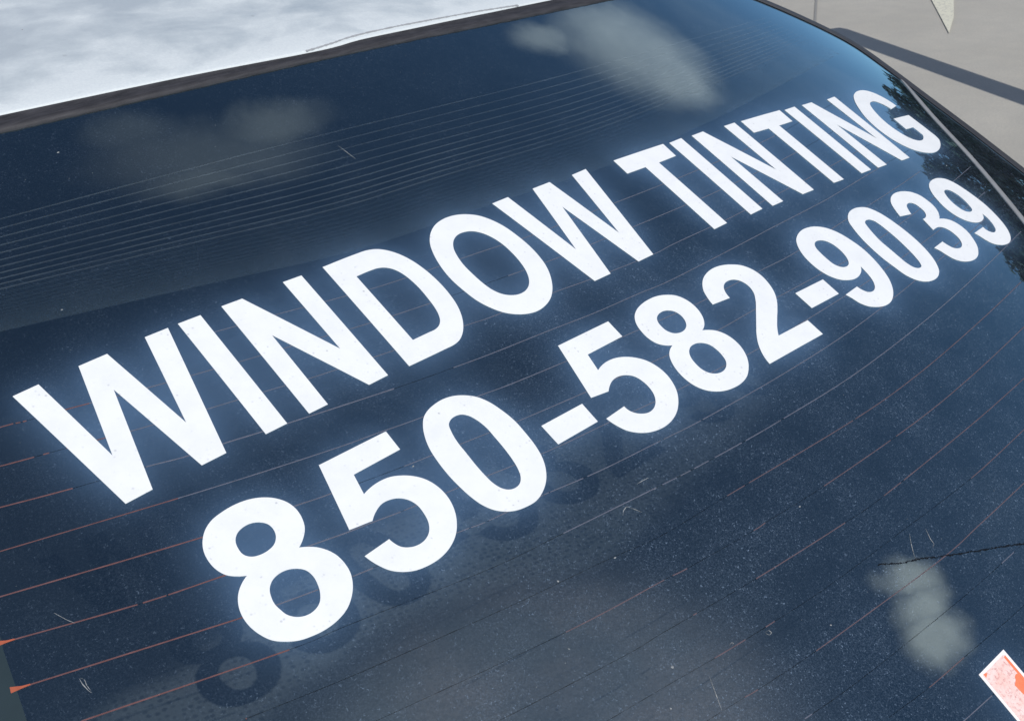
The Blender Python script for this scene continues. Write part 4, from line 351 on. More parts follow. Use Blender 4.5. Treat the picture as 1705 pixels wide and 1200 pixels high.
('9',[[(6.0022,-0.3990),(6.0150,-0.3891),(6.0285,-0.3802),(6.0427,-0.3721),(6.0572,-0.3648),(6.0720,-0.3580),(6.0891,-0.3510),(6.1067,-0.3449),(6.1246,-0.3397),(6.1427,-0.3354),(6.1610,-0.3320),(6.1812,-0.3294),(6.2016,-0.3279),(6.2221,-0.3276),(6.2426,-0.3283),(6.2629,-0.3300),(6.2831,-0.3327),(6.3032,-0.3363),(6.3231,-0.3409),(6.3427,-0.3468),(6.3617,-0.3540),(6.3807,-0.3626),(6.3992,-0.3726),(6.4170,-0.3837),(6.4340,-0.3959),(6.4501,-0.4093),(6.4654,-0.4242),(6.4797,-0.4402),(6.4929,-0.4572),(6.5051,-0.4749),(6.5162,-0.4932),(6.5264,-0.5129),(6.5353,-0.5332),(6.5430,-0.5541),(6.5499,-0.5753),(6.5564,-0.5965),(6.5627,-0.6192),(6.5683,-0.6421),(6.5731,-0.6652),(6.5768,-0.6885),(6.5795,-0.7119),(6.5809,-0.7364),(6.5810,-0.7610),(6.5801,-0.7857),(6.5782,-0.8103),(6.5756,-0.8348),(6.5724,-0.8578),(6.5684,-0.8808),(6.5636,-0.9036),(6.5582,-0.9263),(6.5521,-0.9488),(6.5450,-0.9727),(6.5374,-0.9965),(6.5288,-1.0200),(6.5192,-1.0430),(6.5082,-1.0654),(6.4969,-1.0854),(6.4847,-1.1048),(6.4715,-1.1237),(6.4573,-1.1418),(6.4422,-1.1591),(6.4263,-1.1752),(6.4096,-1.1904),(6.3920,-1.2048),(6.3737,-1.2181),(6.3547,-1.2303),(6.3362,-1.2408),(6.3172,-1.2505),(6.2976,-1.2591),(6.2776,-1.2664),(6.2571,-1.2720),(6.2379,-1.2757),(6.2185,-1.2780),(6.1989,-1.2792),(6.1793,-1.2791),(6.1598,-1.2778),(6.1399,-1.2753),(6.1202,-1.2715),(6.1007,-1.2665),(6.0816,-1.2604),(6.0629,-1.2532),(6.0475,-1.2466),(6.0322,-1.2394),(6.0174,-1.2315),(6.0033,-1.2225),(5.9902,-1.2122),(5.9793,-1.2017),(5.9691,-1.1904),(5.9598,-1.1783),(5.9514,-1.1657),(5.9438,-1.1525),(5.9381,-1.1397),(5.9337,-1.1263),(5.9299,-1.1126),(5.9260,-1.0990),(5.9214,-1.0857),(5.9173,-1.0756),(5.9131,-1.0656),(5.9087,-1.0557),(5.9041,-1.0459),(5.8994,-1.0361),(6.0921,-1.0174),(6.0936,-1.0272),(6.0959,-1.0369),(6.0989,-1.0464),(6.1026,-1.0556),(6.1070,-1.0645),(6.1122,-1.0734),(6.1180,-1.0821),(6.1245,-1.0902),(6.1318,-1.0975),(6.1400,-1.1037),(6.1497,-1.1091),(6.1603,-1.1130),(6.1713,-1.1157),(6.1825,-1.1172),(6.1937,-1.1176),(6.2059,-1.1167),(6.2179,-1.1143),(6.2297,-1.1106),(6.2411,-1.1059),(6.2520,-1.1003),(6.2640,-1.0924),(6.2750,-1.0831),(6.2852,-1.0727),(6.2946,-1.0616),(6.3032,-1.0499),(6.3120,-1.0358),(6.3194,-1.0209),(6.3257,-1.0053),(6.3310,-0.9894),(6.3358,-0.9734),(6.3389,-0.9612),(6.3414,-0.9489),(6.3435,-0.9365),(6.3453,-0.9241),(6.3472,-0.9117),(6.3484,-0.9029),(6.3496,-0.8942),(6.3507,-0.8854),(6.3518,-0.8767),(6.3527,-0.8679),(6.3474,-0.8740),(6.3418,-0.8800),(6.3360,-0.8857),(6.3300,-0.8912),(6.3237,-0.8964),(6.3118,-0.9050),(6.2992,-0.9127),(6.2860,-0.9194),(6.2725,-0.9254),(6.2587,-0.9308),(6.2408,-0.9366),(6.2224,-0.9412),(6.2037,-0.9446),(6.1849,-0.9466),(6.1661,-0.9472),(6.1474,-0.9464),(6.1287,-0.9441),(6.1102,-0.9405),(6.0920,-0.9358),(6.0742,-0.9301),(6.0598,-0.9247),(6.0457,-0.9188),(6.0318,-0.9122),(6.0185,-0.9047),(6.0058,-0.8962),(5.9924,-0.8857),(5.9798,-0.8740),(5.9680,-0.8615),(5.9571,-0.8483),(5.9470,-0.8345),(5.9367,-0.8183),(5.9277,-0.8014),(5.9198,-0.7838),(5.9131,-0.7658),(5.9075,-0.7475),(5.9030,-0.7280),(5.8999,-0.7082),(5.8981,-0.6883),(5.8972,-0.6682),(5.8972,-0.6482),(5.8979,-0.6287),(5.8995,-0.6092),(5.9020,-0.5897),(5.9056,-0.5705),(5.9103,-0.5515),(5.9163,-0.5321),(5.9235,-0.5130),(5.9318,-0.4944),(5.9412,-0.4763),(5.9517,-0.4589),(5.9605,-0.4459),(5.9699,-0.4333),(5.9800,-0.4211),(5.9907,-0.4097)],[(6.1356,-0.5061),(6.1428,-0.5003),(6.1507,-0.4952),(6.1592,-0.4910),(6.1680,-0.4876),(6.1770,-0.4850),(6.1877,-0.4832),(6.1987,-0.4827),(6.2097,-0.4833),(6.2206,-0.4849),(6.2313,-0.4872),(6.2426,-0.4905),(6.2536,-0.4948),(6.2642,-0.5000),(6.2743,-0.5062),(6.2836,-0.5133),(6.2924,-0.5218),(6.3002,-0.5314),(6.3071,-0.5418),(6.3132,-0.5526),(6.3184,-0.5638),(6.3232,-0.5766),(6.3266,-0.5898),(6.3290,-0.6034),(6.3306,-0.6171),(6.3315,-0.6307),(6.3317,-0.6450),(6.3310,-0.6594),(6.3295,-0.6736),(6.3271,-0.6878),(6.3239,-0.7018),(6.3202,-0.7150),(6.3159,-0.7282),(6.3108,-0.7410),(6.3047,-0.7533),(6.2973,-0.7648),(6.2913,-0.7728),(6.2847,-0.7804),(6.2777,-0.7875),(6.2701,-0.7940),(6.2619,-0.7996),(6.2520,-0.8048),(6.2415,-0.8090),(6.2305,-0.8120),(6.2193,-0.8139),(6.2081,-0.8146),(6.1962,-0.8139),(6.1843,-0.8119),(6.1727,-0.8085),(6.1615,-0.8038),(6.1511,-0.7980),(6.1414,-0.7908),(6.1326,-0.7824),(6.1247,-0.7730),(6.1177,-0.7629),(6.1118,-0.7523),(6.1061,-0.7378),(6.1029,-0.7226),(6.1012,-0.7068),(6.1004,-0.6909),(6.0997,-0.6751),(6.0991,-0.6595),(6.0990,-0.6439),(6.0996,-0.6283),(6.1007,-0.6128),(6.1023,-0.5973),(6.1035,-0.5856),(6.1046,-0.5740),(6.1062,-0.5624),(6.1088,-0.5511),(6.1127,-0.5402),(6.1162,-0.5328),(6.1202,-0.5255),(6.1247,-0.5185),(6.1298,-0.5120)]]),
('0',[[(6.8018,-0.3955),(6.8161,-0.3844),(6.8312,-0.3743),(6.8470,-0.3652),(6.8633,-0.3572),(6.8800,-0.3502),(6.8973,-0.3442),(6.9150,-0.3395),(6.9329,-0.3358),(6.9511,-0.3331),(6.9693,-0.3313),(6.9898,-0.3303),(7.0103,-0.3304),(7.0309,-0.3318),(7.0512,-0.3345),(7.0713,-0.3385),(7.0888,-0.3429),(7.1062,-0.3481),(7.1232,-0.3543),(7.1395,-0.3619),(7.1549,-0.3712),(7.1696,-0.3830),(7.1830,-0.3964),(7.1953,-0.4111),(7.2065,-0.4266),(7.2169,-0.4425),(7.2282,-0.4626),(7.2377,-0.4837),(7.2458,-0.5056),(7.2529,-0.5278),(7.2596,-0.5500),(7.2659,-0.5737),(7.2711,-0.5977),(7.2754,-0.6219),(7.2791,-0.6462),(7.2825,-0.6705),(7.2857,-0.6960),(7.2884,-0.7216),(7.2905,-0.7473),(7.2919,-0.7730),(7.2925,-0.7988),(7.2924,-0.8268),(7.2915,-0.8549),(7.2897,-0.8830),(7.2869,-0.9109),(7.2830,-0.9387),(7.2788,-0.9627),(7.2740,-0.9867),(7.2683,-1.0104),(7.2616,-1.0339),(7.2536,-1.0569),(7.2456,-1.0771),(7.2367,-1.0971),(7.2271,-1.1166),(7.2164,-1.1356),(7.2045,-1.1538),(7.1941,-1.1683),(7.1832,-1.1825),(7.1715,-1.1960),(7.1590,-1.2088),(7.1456,-1.2204),(7.1286,-1.2326),(7.1105,-1.2433),(7.0916,-1.2526),(7.0720,-1.2604),(7.0520,-1.2668),(7.0311,-1.2717),(7.0098,-1.2750),(6.9883,-1.2767),(6.9667,-1.2770),(6.9452,-1.2760),(6.9252,-1.2740),(6.9052,-1.2709),(6.8855,-1.2666),(6.8662,-1.2609),(6.8476,-1.2536),(6.8318,-1.2459),(6.8165,-1.2372),(6.8018,-1.2275),(6.7879,-1.2168),(6.7749,-1.2051),(6.7616,-1.1907),(6.7495,-1.1751),(6.7387,-1.1585),(6.7292,-1.1412),(6.7207,-1.1234),(6.7130,-1.1017),(6.7077,-1.0793),(6.7039,-1.0563),(6.7007,-1.0332),(6.6971,-1.0103),(6.6928,-0.9868),(6.6887,-0.9633),(6.6849,-0.9398),(6.6817,-0.9161),(6.6793,-0.8924),(6.6778,-0.8663),(6.6771,-0.8401),(6.6772,-0.8138),(6.6779,-0.7876),(6.6793,-0.7614),(6.6811,-0.7347),(6.6836,-0.7080),(6.6867,-0.6813),(6.6907,-0.6548),(6.6957,-0.6285),(6.7015,-0.6026),(6.7081,-0.5768),(6.7156,-0.5513),(6.7240,-0.5261),(6.7333,-0.5013),(6.7386,-0.4875),(6.7438,-0.4736),(6.7494,-0.4599),(6.7560,-0.4468),(6.7638,-0.4344),(6.7705,-0.4258),(6.7777,-0.4177),(6.7854,-0.4100),(6.7935,-0.4026)],[(6.9313,-0.5056),(6.9366,-0.5014),(6.9425,-0.4977),(6.9486,-0.4946),(6.9551,-0.4920),(6.9616,-0.4899),(6.9722,-0.4875),(6.9832,-0.4864),(6.9943,-0.4867),(7.0053,-0.4884),(7.0158,-0.4912),(7.0250,-0.4950),(7.0339,-0.4998),(7.0421,-0.5055),(7.0497,-0.5121),(7.0563,-0.5195),(7.0624,-0.5292),(7.0667,-0.5399),(7.0698,-0.5513),(7.0723,-0.5629),(7.0748,-0.5744),(7.0784,-0.5930),(7.0808,-0.6119),(7.0822,-0.6310),(7.0831,-0.6501),(7.0841,-0.6691),(7.0851,-0.6912),(7.0858,-0.7134),(7.0861,-0.7355),(7.0860,-0.7577),(7.0854,-0.7798),(7.0842,-0.8035),(7.0824,-0.8272),(7.0802,-0.8509),(7.0775,-0.8744),(7.0743,-0.8980),(7.0711,-0.9208),(7.0676,-0.9436),(7.0636,-0.9663),(7.0588,-0.9888),(7.0530,-1.0110),(7.0487,-1.0259),(7.0445,-1.0408),(7.0396,-1.0556),(7.0337,-1.0697),(7.0262,-1.0831),(7.0221,-1.0894),(7.0178,-1.0958),(7.0132,-1.1018),(7.0081,-1.1073),(7.0022,-1.1118),(6.9935,-1.1161),(6.9841,-1.1187),(6.9742,-1.1200),(6.9642,-1.1201),(6.9545,-1.1191),(6.9442,-1.1168),(6.9343,-1.1132),(6.9248,-1.1083),(6.9159,-1.1024),(6.9079,-1.0956),(6.8997,-1.0860),(6.8933,-1.0749),(6.8882,-1.0629),(6.8840,-1.0505),(6.8802,-1.0381),(6.8760,-1.0201),(6.8739,-1.0016),(6.8732,-0.9829),(6.8730,-0.9641),(6.8724,-0.9454),(6.8714,-0.9238),(6.8709,-0.9022),(6.8706,-0.8806),(6.8703,-0.8591),(6.8699,-0.8375),(6.8691,-0.8157),(6.8679,-0.7939),(6.8669,-0.7722),(6.8667,-0.7504),(6.8677,-0.7287),(6.8700,-0.7080),(6.8733,-0.6875),(6.8774,-0.6670),(6.8819,-0.6467),(6.8869,-0.6265),(6.8904,-0.6122),(6.8941,-0.5980),(6.8981,-0.5838),(6.9025,-0.5698),(6.9075,-0.5560),(6.9113,-0.5453),(6.9148,-0.5344),(6.9188,-0.5237),(6.9241,-0.5139)]]),
('3',[[(7.6027,-0.6036),(7.4314,-0.5824),(7.4379,-0.5621),(7.4453,-0.5420),(7.4534,-0.5223),(7.4623,-0.5028),(7.4720,-0.4838),(7.4788,-0.4710),(7.4857,-0.4581),(7.4931,-0.4456),(7.5011,-0.4336),(7.5102,-0.4223),(7.5202,-0.4120),(7.5309,-0.4025),(7.5423,-0.3937),(7.5541,-0.3855),(7.5662,-0.3778),(7.5829,-0.3684),(7.6002,-0.3603),(7.6180,-0.3532),(7.6363,-0.3471),(7.6547,-0.3420),(7.6763,-0.3375),(7.6982,-0.3344),(7.7203,-0.3327),(7.7425,-0.3321),(7.7646,-0.3327),(7.7853,-0.3342),(7.8060,-0.3366),(7.8266,-0.3402),(7.8469,-0.3448),(7.8669,-0.3504),(7.8851,-0.3564),(7.9031,-0.3630),(7.9207,-0.3706),(7.9376,-0.3794),(7.9535,-0.3899),(7.9664,-0.4001),(7.9787,-0.4111),(7.9901,-0.4230),(8.0003,-0.4359),(8.0090,-0.4497),(8.0160,-0.4649),(8.0213,-0.4810),(8.0250,-0.4976),(8.0277,-0.5145),(8.0296,-0.5313),(8.0310,-0.5487),(8.0314,-0.5662),(8.0308,-0.5837),(8.0286,-0.6010),(8.0247,-0.6179),(8.0194,-0.6330),(8.0127,-0.6476),(8.0049,-0.6617),(7.9960,-0.6751),(7.9864,-0.6879),(7.9772,-0.6984),(7.9674,-0.7083),(7.9570,-0.7176),(7.9461,-0.7264),(7.9349,-0.7347),(7.9266,-0.7406),(7.9181,-0.7461),(7.9094,-0.7514),(7.9005,-0.7564),(7.8915,-0.7612),(7.9061,-0.7630),(7.9206,-0.7658),(7.9349,-0.7696),(7.9489,-0.7743),(7.9625,-0.7798),(7.9767,-0.7866),(7.9905,-0.7942),(8.0037,-0.8028),(8.0160,-0.8125),(8.0271,-0.8234),(8.0382,-0.8373),(8.0477,-0.8525),(8.0556,-0.8687),(8.0620,-0.8856),(8.0669,-0.9027),(8.0703,-0.9208),(8.0719,-0.9392),(8.0718,-0.9578),(8.0703,-0.9763),(8.0673,-0.9945),(8.0620,-1.0148),(8.0544,-1.0345),(8.0452,-1.0536),(8.0349,-1.0722),(8.0243,-1.0905),(8.0143,-1.1072),(8.0037,-1.1235),(7.9924,-1.1393),(7.9803,-1.1545),(7.9672,-1.1687),(7.9540,-1.1811),(7.9401,-1.1926),(7.9255,-1.2033),(7.9105,-1.2135),(7.8952,-1.2230),(7.8797,-1.2321),(7.8640,-1.2407),(7.8478,-1.2486),(7.8313,-1.2556),(7.8145,-1.2616),(7.7960,-1.2668),(7.7772,-1.2709),(7.7581,-1.2739),(7.7389,-1.2759),(7.7197,-1.2769),(7.6996,-1.2770),(7.6795,-1.2760),(7.6595,-1.2739),(7.6396,-1.2707),(7.6199,-1.2665),(7.6030,-1.2622),(7.5861,-1.2573),(7.5696,-1.2515),(7.5536,-1.2447),(7.5383,-1.2364),(7.5249,-1.2277),(7.5121,-1.2180),(7.5000,-1.2075),(7.4888,-1.1961),(7.4787,-1.1838),(7.4704,-1.1711),(7.4634,-1.1576),(7.4573,-1.1436),(7.4516,-1.1293),(7.4461,-1.1151),(7.4415,-1.1020),(7.4376,-1.0887),(7.4337,-1.0754),(7.4294,-1.0623),(7.4238,-1.0497),(7.4190,-1.0409),(7.4137,-1.0322),(7.4081,-1.0238),(7.4021,-1.0156),(7.3958,-1.0078),(7.5872,-0.9853),(7.5888,-0.9964),(7.5911,-1.0074),(7.5940,-1.0183),(7.5975,-1.0290),(7.6016,-1.0394),(7.6058,-1.0488),(7.6103,-1.0582),(7.6154,-1.0672),(7.6212,-1.0756),(7.6280,-1.0832),(7.6373,-1.0910),(7.6476,-1.0975),(7.6588,-1.1028),(7.6704,-1.1071),(7.6821,-1.1105),(7.6952,-1.1131),(7.7085,-1.1145),(7.7220,-1.1146),(7.7353,-1.1134),(7.7484,-1.1109),(7.7592,-1.1076),(7.7698,-1.1034),(7.7800,-1.0983),(7.7898,-1.0924),(7.7991,-1.0858),(7.8103,-1.0764),(7.8206,-1.0658),(7.8299,-1.0542),(7.8378,-1.0418),(7.8444,-1.0288),(7.8488,-1.0168),(7.8520,-1.0045),(7.8542,-0.9919),(7.8554,-0.9791),(7.8558,-0.9664),(7.8554,-0.9533),(7.8542,-0.9402),(7.8520,-0.9272),(7.8486,-0.9146),(7.8439,-0.9024),(7.8391,-0.8930),(7.8337,-0.8840),(7.8274,-0.8754),(7.8205,-0.8674),(7.8128,-0.8602),(7.8025,-0.8527),(7.7913,-0.8465),(7.7793,-0.8415),(7.7670,-0.8377),(7.7544,-0.8349),(7.7446,-0.8337),(7.7347,-0.8334),(7.7247,-0.8337),(7.7147,-0.8344),(7.7048,-0.8350),(7.6923,-0.8359),(7.6799,-0.8372),(7.6675,-0.8388),(7.6552,-0.8407),(7.6429,-0.8430),(7.6764,-0.6969),(7.6897,-0.6978),(7.7031,-0.6975),(7.7165,-0.6959),(7.7296,-0.6932),(7.7423,-0.6892),(7.7500,-0.6862),(7.7575,-0.6827),(7.7649,-0.6788),(7.7719,-0.6745),(7.7785,-0.6696),(7.7871,-0.6621),(7.7950,-0.6537),(7.8020,-0.6446),(7.8080,-0.6349),(7.8127,-0.6245),(7.8157,-0.6141),(7.8173,-0.6033),(7.8178,-0.5922),(7.8175,-0.5812),(7.8169,-0.5702),(7.8163,-0.5607),(7.8155,-0.5511),(7.8140,-0.5417),(7.8116,-0.5326),(7.8078,-0.5241),(7.8013,-0.5149),(7.7933,-0.5068),(7.7840,-0.5000),(7.7740,-0.4943),(7.7635,-0.4899),(7.7530,-0.4871),(7.7420,-0.4857),(7.7309,-0.4856),(7.7199,-0.4867),(7.7090,-0.4887),(7.6989,-0.4915),(7.6891,-0.4953),(7.6796,-0.4999),(7.6706,-0.5054),(7.6622,-0.5116),(7.6540,-0.5193),(7.6468,-0.5280),(7.6402,-0.5373),(7.6340,-0.5469),(7.6280,-0.5565),(7.6223,-0.5656),(7.6170,-0.5748),(7.6119,-0.5843),(7.6072,-0.5939)]]),
('9',[[(8.3015,-0.3863),(8.3167,-0.3766),(8.3325,-0.3681),(8.3489,-0.3606),(8.3657,-0.3539),(8.3827,-0.3479),(8.4028,-0.3420),(8.4231,-0.3373),(8.4438,-0.3337),(8.4646,-0.3311),(8.4854,-0.3294),(8.5087,-0.3283),(8.5320,-0.3281),(8.5554,-0.3292),(8.5784,-0.3320),(8.6011,-0.3367),(8.6192,-0.3418),(8.6371,-0.3478),(8.6545,-0.3549),(8.6711,-0.3635),(8.6868,-0.3736),(8.7028,-0.3871),(8.7173,-0.4025),(8.7303,-0.4192),(8.7420,-0.4369),(8.7526,-0.4552),(8.7616,-0.4743),(8.7689,-0.4941),(8.7749,-0.5145),(8.7802,-0.5351),(8.7853,-0.5557),(8.7910,-0.5788),(8.7959,-0.6022),(8.8002,-0.6256),(8.8039,-0.6492),(8.8068,-0.6728),(8.8095,-0.6978),(8.8115,-0.7229),(8.8127,-0.7481),(8.8129,-0.7732),(8.8118,-0.7983),(8.8092,-0.8246),(8.8051,-0.8508),(8.7999,-0.8768),(8.7937,-0.9026),(8.7869,-0.9282),(8.7799,-0.9522),(8.7722,-0.9760),(8.7638,-0.9995),(8.7544,-1.0227),(8.7440,-1.0454),(8.7324,-1.0683),(8.7200,-1.0909),(8.7066,-1.1129),(8.6920,-1.1340),(8.6758,-1.1539),(8.6598,-1.1711),(8.6428,-1.1874),(8.6249,-1.2027),(8.6060,-1.2168),(8.5863,-1.2295),(8.5698,-1.2389),(8.5527,-1.2474),(8.5353,-1.2551),(8.5174,-1.2616),(8.4992,-1.2669),(8.4811,-1.2707),(8.4627,-1.2732),(8.4442,-1.2747),(8.4256,-1.2752),(8.4070,-1.2748),(8.3869,-1.2735),(8.3668,-1.2711),(8.3468,-1.2676),(8.3272,-1.2628),(8.3080,-1.2568),(8.2899,-1.2501),(8.2720,-1.2425),(8.2548,-1.2338),(8.2386,-1.2235),(8.2240,-1.2113),(8.2132,-1.1994),(8.2037,-1.1865),(8.1953,-1.1727),(8.1877,-1.1584),(8.1808,-1.1438),(8.1762,-1.1320),(8.1726,-1.1199),(8.1693,-1.1076),(8.1658,-1.0954),(8.1615,-1.0834),(8.1576,-1.0741),(8.1534,-1.0649),(8.1489,-1.0558),(8.1443,-1.0468),(8.1394,-1.0379),(8.3628,-1.0149),(8.3606,-1.0242),(8.3597,-1.0339),(8.3600,-1.0437),(8.3616,-1.0533),(8.3644,-1.0624),(8.3683,-1.0708),(8.3734,-1.0786),(8.3794,-1.0858),(8.3862,-1.0922),(8.3936,-1.0979),(8.4026,-1.1030),(8.4124,-1.1070),(8.4226,-1.1097),(8.4331,-1.1113),(8.4435,-1.1119),(8.4553,-1.1110),(8.4669,-1.1084),(8.4783,-1.1045),(8.4893,-1.0996),(8.4997,-1.0939),(8.5112,-1.0861),(8.5216,-1.0769),(8.5313,-1.0667),(8.5403,-1.0558),(8.5488,-1.0447),(8.5580,-1.0314),(8.5663,-1.0174),(8.5738,-1.0029),(8.5802,-0.9879),(8.5858,-0.9727),(8.5889,-0.9633),(8.5917,-0.9539),(8.5941,-0.9443),(8.5959,-0.9346),(8.5969,-0.9249),(8.5970,-0.9156),(8.5964,-0.9062),(8.5952,-0.8970),(8.5934,-0.8878),(8.5910,-0.8788),(8.5840,-0.8879),(8.5763,-0.8965),(8.5681,-0.9046),(8.5593,-0.9121),(8.5501,-0.9190),(8.5353,-0.9277),(8.5194,-0.9346),(8.5029,-0.9401),(8.4860,-0.9444),(8.4690,-0.9479),(8.4512,-0.9508),(8.4332,-0.9526),(8.4152,-0.9532),(8.3971,-0.9527),(8.3792,-0.9510),(8.3640,-0.9485),(8.3489,-0.9453),(8.3341,-0.9412),(8.3195,-0.9362),(8.3052,-0.9304),(8.2872,-0.9217),(8.2698,-0.9116),(8.2533,-0.9002),(8.2377,-0.8876),(8.2232,-0.8737),(8.2102,-0.8589),(8.1983,-0.8430),(8.1877,-0.8261),(8.1784,-0.8086),(8.1706,-0.7904),(8.1640,-0.7702),(8.1593,-0.7495),(8.1562,-0.7283),(8.1546,-0.7070),(8.1542,-0.6857),(8.1558,-0.6613),(8.1595,-0.6371),(8.1649,-0.6132),(8.1715,-0.5895),(8.1790,-0.5661),(8.1865,-0.5448),(8.1947,-0.5236),(8.2038,-0.5029),(8.2143,-0.4828),(8.2263,-0.4637),(8.2391,-0.4463),(8.2531,-0.4296),(8.2681,-0.4138),(8.2843,-0.3993)],[(8.4242,-0.5018),(8.4342,-0.4967),(8.4448,-0.4929),(8.4559,-0.4904),(8.4671,-0.4891),(8.4783,-0.4892),(8.4890,-0.4907),(8.4996,-0.4933),(8.5098,-0.4972),(8.5196,-0.5022),(8.5286,-0.5081),(8.5381,-0.5168),(8.5463,-0.5271),(8.5531,-0.5384),(8.5590,-0.5504),(8.5640,-0.5625),(8.5688,-0.5779),(8.5717,-0.5938),(8.5731,-0.6101),(8.5734,-0.6265),(8.5728,-0.6427),(8.5712,-0.6602),(8.5682,-0.6776),(8.5640,-0.6947),(8.5588,-0.7116),(8.5529,-0.7282),(8.5476,-0.7429),(8.5421,-0.7580),(8.5358,-0.7724),(8.5276,-0.7853),(8.5168,-0.7958),(8.5100,-0.8003),(8.5027,-0.8040),(8.4951,-0.8071),(8.4872,-0.8096),(8.4793,-0.8116),(8.4687,-0.8133),(8.4580,-0.8141),(8.4471,-0.8138),(8.4364,-0.8125),(8.4260,-0.8101),(8.4142,-0.8061),(8.4028,-0.8007),(8.3920,-0.7940),(8.3822,-0.7861),(8.3735,-0.7771),(8.3652,-0.7650),(8.3592,-0.7514),(8.3548,-0.7370),(8.3517,-0.7221),(8.3493,-0.7072),(8.3476,-0.6897),(8.3475,-0.6720),(8.3489,-0.6543),(8.3516,-0.6368),(8.3553,-0.6195),(8.3593,-0.6050),(8.3642,-0.5906),(8.3699,-0.5765),(8.3765,-0.5629),(8.3840,-0.5498),(8.3907,-0.5390),(8.3977,-0.5283),(8.4054,-0.5182),(8.4141,-0.5091)]]),
]
